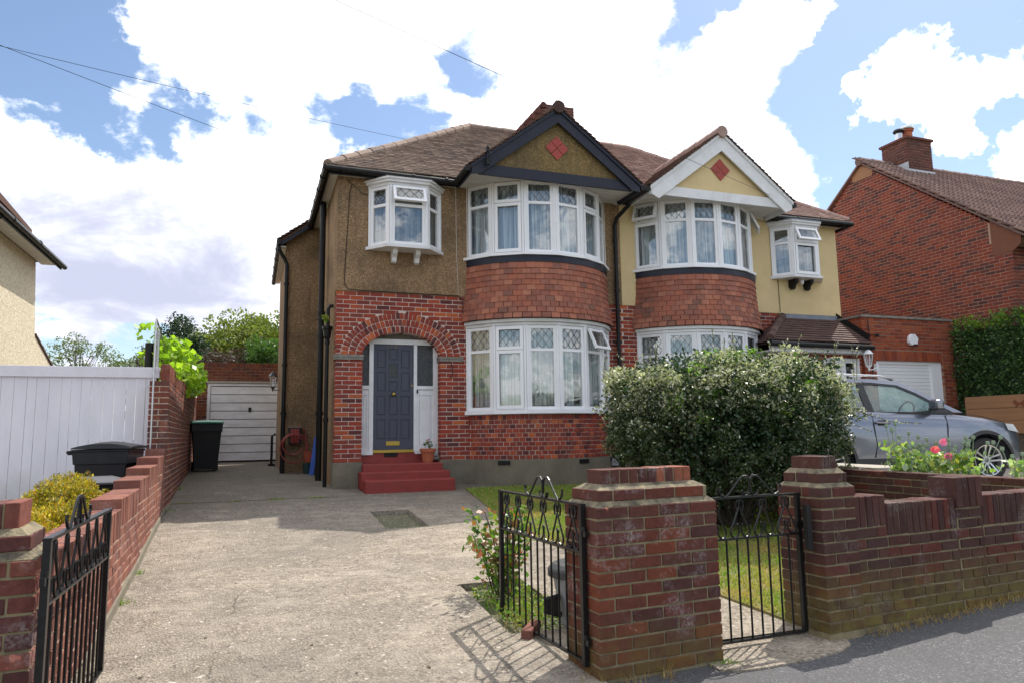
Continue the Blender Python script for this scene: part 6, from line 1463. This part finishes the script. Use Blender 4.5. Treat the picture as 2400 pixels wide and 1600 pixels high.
    P_('steering_wheel', dk, lambda m: m.tube([(-.93 + .06*math.sin(a), -.38 + .18*math.cos(a), 1.10 + .17*math.sin(a)) for a in [i*math.pi/10 for i in range(21)]], .016, 6))
    for wx in (0, -2.604):
        for s in (-1, 1):
            w = thing('x', (0, 0, 0), None, None) if False else None
            m = MB(); m.m = M @ Matrix.Translation((wx, s*.79, .345)) @ Matrix.Rotation(rad(90), 4, 'X') @ (Matrix.Identity(4) if s == -1 else Matrix.Rotation(math.pi, 4, 'X'))
            m.lathe((0, 0, 0), [(.22, -.11), (.30, -.11), (.335, -.085), (.345, -.05), (.345, .05), (.335, .085), (.30, .105), (.232, .105), (.225, .07), (.22, 0)], 44, caps=False)
            wh = m.build('wheel', M_RUBBER, t)
            m2 = MB(); m2.m = m.m; m2.lathe((0, 0, 0), [(.215, 0), (.228, .06), (.236, .112), (.222, .108), (.205, .05)], 44, caps=False); m2.build('rim', M_CHROME, wh)
            m2 = MB(); m2.m = m.m; m2.cyl((0, 0, .0), .21, .02, 28); m2.build('brake_disc', dk, wh)
            m2 = MB(); m2.m = m.m
            for k in range(5):
                for q in (-1, 1):
                    a = 2*math.pi*k/5 + .2; ca, sa = math.cos(a), math.sin(a)
                    def pt(r, o, z): return (r*ca - o*sa, r*sa + o*ca, z)
                    m2.add([pt(.05, q*.012, .072), pt(.05, q*.034, .072), pt(.222, q*.058, .10), pt(.222, q*.030, .10), pt(.05, q*.012, .04), pt(.05, q*.034, .04), pt(.222, q*.058, .05), pt(.222, q*.030, .05)], [(0,1,2,3)[::q], (4,7,6,5)[::q], (0,3,7,4)[::q], (1,5,6,2)[::q]])
            m2.cyl((0, 0, .03), .062, .046, 20); m2.build('spoke', M_CHROME, wh)
            m2 = MB(); m2.m = m.m; m2.cyl((0, 0, .0762), .036, .006, 20); hc = m2.build('hub_cap', dk, wh)
            if s == -1:
                m2 = MB(); m2.m = m.m
                m2.tube([(.032*math.cos(a), .032*math.sin(a), .084) for a in [i*math.pi/10 for i in range(21)]], .003, 5)
                for pl in ([(-.012, .027), (0, .004), (.012, .027)], [(-.026, .014), (-.013, -.022), (0, .002), (.013, -.022), (.026, .014)]): m2.tube([(a, b_, .084) for a, b_ in pl], .0028, 5)
                m2.build('emblem', M_CHROME, wh)
car()

# ------------------------------------------------------------------ planting
def grassy(name, label, pts, n, h, mat, spread=.05, cat='weeds', w=.006):
    P = np.array(pts)[rng.integers(0, len(pts), n)] + rng.normal(0, spread, (n, 3))*[1, 1, 0]
    a = rng.random(n)*6.28; hh = h*(.4+.8*rng.random(n)); lean = rng.normal(0, .45, (n, 2))*hh[:, None]
    V = np.stack([P + np.stack([-np.cos(a)*w, -np.sin(a)*w, 0*a], 1), P + np.stack([np.cos(a)*w, np.sin(a)*w, 0*a], 1), P + np.stack([lean[:, 0], lean[:, 1], hh], 1)], 1).reshape(-1, 3)
    o = npmesh(name, V, np.arange(3*n).reshape(-1, 3), mat); tag(o, label, cat, kind='stuff'); return o
# the big bush
def bush():
    t = thing('large_bush', (5.6, 7.5, .25), 'large rounded evergreen bush with silvery pale tips in the middle of the front lawn', 'bush')
    c = np.array([5.62, 7.55, 1.62]); cs = []; rs = []
    def env(p):
        x, y, z = (p - c); zr = p[2]
        wid = 1.64 if zr > 1.15 else .80 + (zr-.25)*.93
        top = 2.27 + .04*math.sin(p[0]*3.1) + .04*math.sin(p[0]*7+1) - .22*max(0, -x-.9) - .10*max(0, x-1.3) - .05*y
        return (x/wid)**2 + (y/(wid*.62))**2 < 1 and .25 < zr < top
    while len(cs) < 760:
        p = c + np.array([rng.uniform(-1.8, 1.8), rng.uniform(-1.2, 1.2), rng.uniform(-1.4, 1.0)])
        if env(p):
            x, y, z = p-c
            edge_ = (x/1.7)**2 + (y/1.05)**2 + (max(0, z)/.85)**2
            if edge_ < .30 and rng.random() < .8: continue
            cs.append(p); rs.append(rng.uniform(.08, .17))
    for _ in range(70):
        a = rng.uniform(-.2, math.pi+.2); cs.append(np.array([5.62 + 1.62*math.cos(a)*rng.uniform(.93, 1.06), rng.uniform(6.9, 7.9), 1.50 + .80*max(-.4, math.sin(a))*rng.uniform(.95, 1.10)])); rs.append(rng.uniform(.05, .13))
    keep = [not ((math.sin(c_[0]*4.3+c_[2]*3) + math.sin(c_[2]*5.1-c_[0]*2.2)) > 1.25) for c_ in cs]
    cs = [c_ for c_, k_ in zip(cs, keep) if k_]; rs = [r_ for r_, k_ in zip(rs, keep) if k_]
    cs = np.array(cs); rs = np.array(rs)
    P, nn = clumps(cs, rs, 6200); V, F = leaves_at(P, .040, .5, nn)
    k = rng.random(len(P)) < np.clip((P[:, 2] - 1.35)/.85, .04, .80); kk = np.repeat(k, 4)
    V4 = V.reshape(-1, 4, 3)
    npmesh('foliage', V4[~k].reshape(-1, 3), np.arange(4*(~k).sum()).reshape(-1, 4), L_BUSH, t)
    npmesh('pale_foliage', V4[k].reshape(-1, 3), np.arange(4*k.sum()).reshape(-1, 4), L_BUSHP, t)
    # bright young shoots near the middle of the top
    q = [p for p in cs if abs(p[0]-5.3) < .9 and p[2] > 1.5]; q = q[::5]
    P, nn = clumps([p + np.array([0, -.05, .05]) for p in q], [.10]*len(q), 4200); V, F = leaves_at(P, .042, .5, nn); npmesh('young_shoot', V, F, L_BUSHG, t)
    # long stray shoots above the top and to the right
    sp_ = []
    for i in range(34):
        x = rng.uniform(4.0, 7.3); y = rng.uniform(7.0, 7.9); z = 2.24 - .1*max(0, abs(x-5.6)-1.1)
        h = rng.uniform(.12, .42) if 6.2 < x < 7.2 or rng.random() < .3 else rng.uniform(.08, .2); dx_ = rng.normal(0, .08); sp_.append([(x, y, z-.15), (x+dx_*.5, y, z+h*.5), (x+dx_, y-.02, z+h)])
    sp_ += [[(6.6, 7.0, 1.75), (7.0, 6.8, 1.62), (7.35, 6.7, 1.50), (7.75, 6.6, 1.47)], [(6.6, 7.0, 1.65), (6.9, 6.85, 1.48), (7.1, 6.75, 1.38)], [(6.9, 7.3, 2.0), (7.2, 7.2, 1.98), (7.45, 7.15, 2.02)], [(6.2, 6.8, 1.0), (6.6, 6.6, .98), (6.9, 6.5, .95)]]
    st_ = MB(); LP = []
    for pl in sp_:
        st_.tube(pl, .004, 4)
        for a, b in zip(pl, pl[1:]):
            a, b = np.array(a), np.array(b); nn_ = max(4, int(np.linalg.norm(b-a)/.022))
            for j in range(nn_): LP.append(a + (b-a)*j/nn_ + rng.normal(0, .009, 3))
    st_.build('shoot', M_BARK, t, kind='stuff'); V, F = leaves_at(np.array(LP), .034, .55); npmesh('shoot_leaves', V, F, L_BUSHP, t)
    tr = MB()
    for i in range(46):
        b = Vector((5.6 + random.uniform(-.12, .12), 7.5 + random.uniform(-.1, .1), .22)); q = Vector(cs[rng.integers(len(cs))].tolist()); mid = b.lerp(q, .5) + Vector((random.uniform(-.15, .15), random.uniform(-.1, .1), random.uniform(-.2, .1)))
        tr.tube([b, b.lerp(mid, .5)+Vector((0, 0, .05)), mid, q], [.03, .022, .014, .004], 5)
    tr.build('branch', M_BARK, t)
    # inner mass of darker leaves
    P = c + rng.normal(0, 1, (60000, 3))*[.80, .46, .46]; P = P[[env(p) for p in P]]; V, F = leaves_at(P, .05, .6); npmesh('inner_foliage', V, F, L_DARK, t)
bush()
# vine over the tall wall
t = thing('climbing_vine', (-1.3, 14, 2.3), 'bright yellow green vine hanging over the top of the tall brick wall', 'climbing plant')
cs = []; rs = []
for i in range(90):
    y = rng.uniform(11.5, 17.2); x = bx(y) - .12 + rng.uniform(-.32, .22); z = rng.uniform(2.38, 2.95 - .02*(y-11.5)) - (0.25 if rng.random() < .3 else 0)*max(0, (y-13)/3)
    cs.append((x, y, z)); rs.append(rng.uniform(.12, .24))
P, nn = clumps(cs, rs, 620, .6); V, F = leaves_at(P, .115, .9, nn + [0, -.6, .3]); npmesh('foliage', V, F, L_VINE, t)
m = MB()
for i in range(8): y = 11.6 + i*.7; m.tube([(bx(y)-.15, y, 2.3), (bx(y)-.1, y+.2, 2.6), (bx(y)-.05, y+.5, 2.5)], .01, 5)
m.build('stem', M_BARK, t)
# golden conifer by the left wall
t = thing('golden_conifer_shrub', (-1.35, 6.3, .2), 'spreading golden yellow conifer shrub behind the stepped drive wall', 'shrub')
cs = []; rs = []
for i in range(300):
    y = rng.uniform(5.3, 8.0); w_ = .36 if y < 7 else .34
    x = bx(y) - .26 - w_ + rng.uniform(-w_, w_)*1.0; top = np.interp(y, [5.2, 5.9, 6.6, 7.4, 8.0], [.62, .74, .88, 1.04, 1.08]); z = top - abs(rng.normal(0, .10)) - .25*((x - (bx(y)-.26-w_))/w_)**2
    cs.append((x, y, z)); rs.append(rng.uniform(.06, .12))
P, nn = clumps(cs, rs, 15000, .3); V, F = leaves_at(P, .034, .35, nn + [0, 0, .9]); V4 = V.reshape(-1, 4, 3); kk = rng.random(len(V4)) < np.clip((7.3-P[:, 1])/1.8, .2, .85)
npmesh('foliage', V4[kk].reshape(-1, 3), np.arange(4*kk.sum()).reshape(-1, 4), L_CONIF, t); npmesh('green_foliage', V4[~kk].reshape(-1, 3), np.arange(4*(~kk).sum()).reshape(-1, 4), L_CONG, t)
m = MB()
for c in cs[::6]: m.tube([(-1.4, 6.1, .2), tuple(np.array(c)*.5 + np.array([-1.4, 6.1, .35])*.5), c], [.02, .012, .004], 4)
m.build('branch', M_BARK, t)
P = np.array([(-1.16, 5.4, .55), (-1.17, 5.38, .53), (-1.14, 5.45, .54)]); V, F = leaves_at(np.repeat(P, 3, 0), .03, .9); o = npmesh('purple_flower', V, F, leafmat('purple_petal', [(.30, .12, .5)], .6, .3)); tag(o, 'tiny purple flower in front of the golden conifer', 'flower')
# rose bush in the bed by the gate
t = thing('rose_bush', (1.95, 5.75, .1), 'young rose bush with coral buds in the small bed behind the open gate', 'rose')
m = MB(); LP = []; RP = []
for i in range(15):
    a = rng.random()*6.28; L_ = rng.uniform(.28, .40); b = Vector((1.95 + rng.normal(0, .05), 5.7 + rng.normal(0, .05), .12)); q = b + Vector((math.cos(a)*L_*.72 - .04, math.sin(a)*L_*.4, rng.uniform(.35, .74)))
    mid = b.lerp(q, .5) + Vector((0, 0, .08)); m.tube([b, mid, q], [.007, .005, .003], 5)
    for j in range(60):
        f = .1 + .9*j/60; p = b.lerp(mid, f*2) if f < .5 else mid.lerp(q, f*2-1); LP.append(np.array(p) + rng.normal(0, .045, 3))
    RP.append(np.array(q))
m.build('stem', M_BARK, t); V, F = leaves_at(np.array(LP), .052, .65); npmesh('foliage', V, F, L_ROSE, t)
V, F = leaves_at(np.repeat(np.array(RP[:9]), 2, 0) + rng.normal(0, .008, (18, 3)), .022, .8); npmesh('bud', V, F, L_REDP, t)
V, F = leaves_at(np.array([[1.74, 5.6, .50]])+rng.normal(0, .02, (8, 3)), .05, .9); npmesh('faded_flower', V, F, leafmat('rust_petal', [(.55, .16, .06)], .6, .3), t)
P = np.stack([rng.uniform(1.74, 2.22, 1500), rng.uniform(4.78, 5.95, 1500), rng.uniform(.06, .17, 1500)], 1); V, F = leaves_at(P, .030, .6); tag(npmesh('ground_cover', V, F, L_WEED), 'low green and dry ground cover in the bed under the rose', 'ground cover', kind='stuff')
grassy('dry_grass', 'dry brown grass stems in the bed under the rose', [(1.8+.04*i, 4.9+.1*i, .06) for i in range(10)], 260, .12, L_DRY, .08, w=.003)
m = MB(); m.m = Matrix.Translation((1.83, 4.75, .09)) @ Matrix.Rotation(rad(-35), 4, 'Z'); m.box((-.03, -.16, -.03), (.04, .14, .035)); tag(m.build('edging_brick', M_SIDE, bevel=.008), 'loose reddish brick lying at the corner of the small rose bed', 'brick')
# stray weeds along walls
grassy('weeds', 'pale dry weeds and grass along the foot of the front wall', [tuple(wp(S(x), .03, pave(x))) for x in np.linspace(4.1, 7, 30)], 900, .05, L_DRY, .035, w=.003)
grassy('weeds', 'small green weeds along the foot of the stepped drive wall', [(bx(y)+.04, y, g(y)) for y in (6.3, 6.33, 7.3, 10.6, 13.0, 13.2)], 130, .05, L_WEED, .03, w=.004)
grassy('moss_tufts', 'tufts of moss in the driveway joint', [(x, 11.29 + rng.normal(0, .02), g(11.3)) for x in (-.9, -.2, .3, .35, .4, .9, .95)], 300, .02, L_WEED, .06)
grassy('moss_tufts', 'green moss at the foot of the wide gate pillar', [tuple(wp(S(x), .02, 0)) for x in (2.72, 2.76, 2.79, 2.78)], 160, .025, L_WEED, .03)
grassy('weeds', 'thin dry grass at the left foot of the wide gate pillar', [(1.86, 3.86, 0), (1.85, 3.95, 0), (2.1, 3.80, 0), (2.3, 3.82, 0)], 120, .07, L_DRY, .04, w=.0025)
m = MB(); m.lathe((1.17, 12.55, 3.28), [(.02, 0), (.03, .02)], 6)
P = np.array([[1.13, 12.5, 3.42]]) + rng.normal(0, .035, (40, 3)); V, F = leaves_at(P, .06, .6); tag(npmesh('hopper_weed', V, F, L_WEED), 'little green weed growing out of the black pipe hopper', 'weed')
# poppies
heads = [(2090, 1010), (2104, 993), (2117, 992), (2123, 1000), (2112, 1004)]
def poppy(label, x, y, n, hh, green=L_POPPY, flowers=()):
    zb = .84
    t = thing('poppy_plant', (x, y, zb), label, 'poppy plant', 'poppies in the raised bed')
    P = np.array([[x, y, zb]]) + rng.normal(0, 1, (110, 3))*[.085, .085, .0] + np.array([0, 0, 1])*rng.uniform(.0, hh*.72, (110, 1)); V, F = leaves_at(P, .07, .75, None); npmesh('foliage', V, F, green, t)
    m = MB(); pts = []
    for i in range(n):
        q = (x + rng.normal(0, .13), y + rng.normal(0, .13), zb + hh*rng.uniform(.75, 1.05)); m.tube([(x + (q[0]-x)*.4, y + (q[1]-y)*.4, zb), ((x+q[0]*2)/3, (y+q[1]*2)/3, (zb+q[2])/2), q], .004, 5); pts.append(q)
    m.build('stem', M_HEAD, t)
    for q in pts: MB().lathe(q, [(.004, -.018), (.018, -.008), (.021, .006), (.016, .018), (.020, .022), (.019, .027), (.004, .028)], 8).build('seed_head', M_HEAD, t)
    for (dx_, dz_, mt) in flowers:
        c = np.array([x+dx_, y-.12, zb+dz_]); V = []; F = []
        for k in range(5):
            a = 2*math.pi*k/5; u = np.array([math.cos(a), -.3, math.sin(a)*.6+.25])*.75; v = np.array([-math.sin(a), .1, math.cos(a)*.6]); b = len(V)
            V += [c, c+u*.04+v*.045, c+u*.085+v*.03, c+u*.095, c+u*.085-v*.03, c+u*.04-v*.045]; F += [(b, b+1, b+2), (b, b+2, b+3), (b, b+3, b+4), (b, b+4, b+5)]
        npmesh('flower', V, F, mt, t)
poppy('tall leafy poppy plant, leftmost in the raised bed, five seed heads above it', 6.93, 6.25, 6, .60)
poppy('short poppy plant with grey seed heads, second from the left in the raised bed', 7.06, 6.18, 7, .46)
poppy('poppy plant with the pink and coral flowers in the middle of the raised bed', 7.20, 6.05, 6, .40, flowers=((.05, .40, L_PINK), (-.09, .32, L_REDP), (.10, .24, L_PINK)))
poppy('yellowing poppy plant right of the pink flowers in the raised bed', 7.34, 5.95, 7, .42, L_WEED)
poppy('bluish green poppy plant in front of the car front wheel', 7.48, 5.82, 9, .44)
poppy('last poppy plant at the right edge of the photograph', 7.06, 4.95, 4, .34)
# hedge
t = thing('tall_hedge', (15.2, 9, .7), 'tall dense dark green hedge with bright sunlit top at the right edge', 'hedge')
cs = []; rs = []
for i in range(1500):
    f = rng.random(); y = rng.uniform(5.2, 11.55)
    if f < .6: x = 14.72 + rng.normal(0, .05); z = rng.uniform(.9, 3.6)
    elif f < .8: x = rng.uniform(14.7, 16.0); z = 3.58 + rng.normal(0, .05) + .12*math.sin(y*2)
    else: x = rng.uniform(14.7, 16.0); y = 11.5 if rng.random() < .5 else 5.2; z = rng.uniform(.9, 3.4)
    cs.append((x, y, z)); rs.append(rng.uniform(.14, .24))
P, nn = clumps(cs, rs, 900, .7); V, F = leaves_at(P, .062, .6, nn); npmesh('foliage', V, F, L_HEDGE, t)
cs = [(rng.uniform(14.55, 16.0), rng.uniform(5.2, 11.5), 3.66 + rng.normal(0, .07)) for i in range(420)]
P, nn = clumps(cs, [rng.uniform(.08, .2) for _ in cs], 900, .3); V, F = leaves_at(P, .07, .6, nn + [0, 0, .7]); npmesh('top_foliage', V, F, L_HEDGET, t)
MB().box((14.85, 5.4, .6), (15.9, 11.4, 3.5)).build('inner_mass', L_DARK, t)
# background trees
tree('garden_tree', 'wide yellow green tree behind the brick garage, the largest of the background trees', (-.2, 31, .8), (-.1, 31, 4.6), (3.1, 1.8, 1.85), 225, .55, 520, .15, L_TREE, .16, clip=lambda p: p[2] > 2.6)
tree('garden_tree', 'bright green tree rising against the side wall of the brown house', (2.2, 29, .8), (2.3, 29, 5.4), (1.5, 1.5, 1.9), 105, .45, 560, .15, L_MID, .14)
tree('dark_conifer', 'small dark blue green conifer left of the wide yellow green tree', (-3.1, 34, .8), (-3.0, 34, 5.3), (.9, .9, 1.5), 82, .4, 600, .12, L_DARK, .12)
tree('purple_shrub_tree', 'purple leaved shrub above the garage parapet', (-1.0, 26, .8), (-1.0, 26, 3.85), (.7, .6, .6), 60, .32, 680, .10, L_PURP, .06)
tree('laurel_shrub', 'fresh green shrub above the middle of the garage parapet', (.35, 26.3, .8), (.35, 26.3, 4.0), (.75, .7, .9), 67, .30, 760, .12, L_MID, .06)
tree('laurel_shrub', 'dark green shrub between the vine and the purple shrub', (-2.2, 28, .8), (-2.2, 28, 4.2), (.8, .7, .8), 60, .30, 760, .12, L_DARK, .06)
tree('slender_tree', 'thin pale leaved tree beyond the white gates, left one', (-6.7, 33, .8), (-6.7, 33, 4.6), (1.5, 1.0, 1.1), 69, .26, 600, .10, L_PALE, .05, limbs=26)
tree('slender_tree', 'low pale leaved tree beyond the white gates, next to the purple tree', (-4.9, 32, .8), (-4.9, 32, 4.3), (.9, .8, .55), 39, .24, 600, .10, L_PALE, .05, limbs=14)
tree('purple_shrub_tree', 'thin purple leaved tree beyond the white gates beside the dark flue pipes', (-3.9, 31, .8), (-3.9, 31, 4.45), (.75, .6, .65), 48, .22, 600, .09, L_PURP, .05, limbs=18)
# ------------------------------------------------------------------ overhead wires
def wire(label, A, B, sag, r=.003):
    A, B = Vector(A), Vector(B); pts = [A.lerp(B, i/24) - Vector((0, 0, sag*4*(i/24)*(1-i/24))) for i in range(25)]
    tag(MB().tube(pts, r, 5).build('overhead_wire', M_PIPE), label, 'overhead wire', 'overhead wires')
r1 = Vector((-.35, 1.124, .553)); r2 = Vector((.203, .943, .408)); r3 = Vector((.096, .954, .607)); r4 = Vector((.682, .78, .327))
e1 = Vector((1.30, 12.10, 5.87)); p1 = CAMP + r1*8.0
wire('overhead wire running from the upper left to the corner of the brown house', p1 + (p1-e1)*.6, e1, .02, .0035)
p2 = CAMP + r1*8.6 + Vector((0, 0, .02)); e2 = CAMP + r2*15.5
wire('overhead wire running from the upper left over the brown house roof', p2 + (p2-e2)*.4, e2, .06, .0035)
e3 = Vector((9.52, 11.08, 6.02)); p3 = CAMP + r3*7
wire('overhead wire crossing the sky down to the white gable of the cream house', p3 + (p3-e3)*.5, e3, .03, .0035)
# tiny debris on the drive
V = []; F = []
for i in range(40):
    x, y = rng.uniform(-.7, 2.8), rng.uniform(4.2, 11); z = g(y); s = rng.uniform(.006, .02); b = len(V); a = rng.random()*6
    V += [(x + s*math.cos(a+k*2.1), y + s*math.sin(a+k*2.1), z+.001 + (.006 if k == 1 else 0)) for k in range(3)] + [(x, y, z+s*.5)]; F += [(b, b+1, b+3), (b+1, b+2, b+3), (b+2, b, b+3)]
npmesh('leaf_litter', V, F, plain('litter', (.05, .035, .025), .9), None, 'stuff')
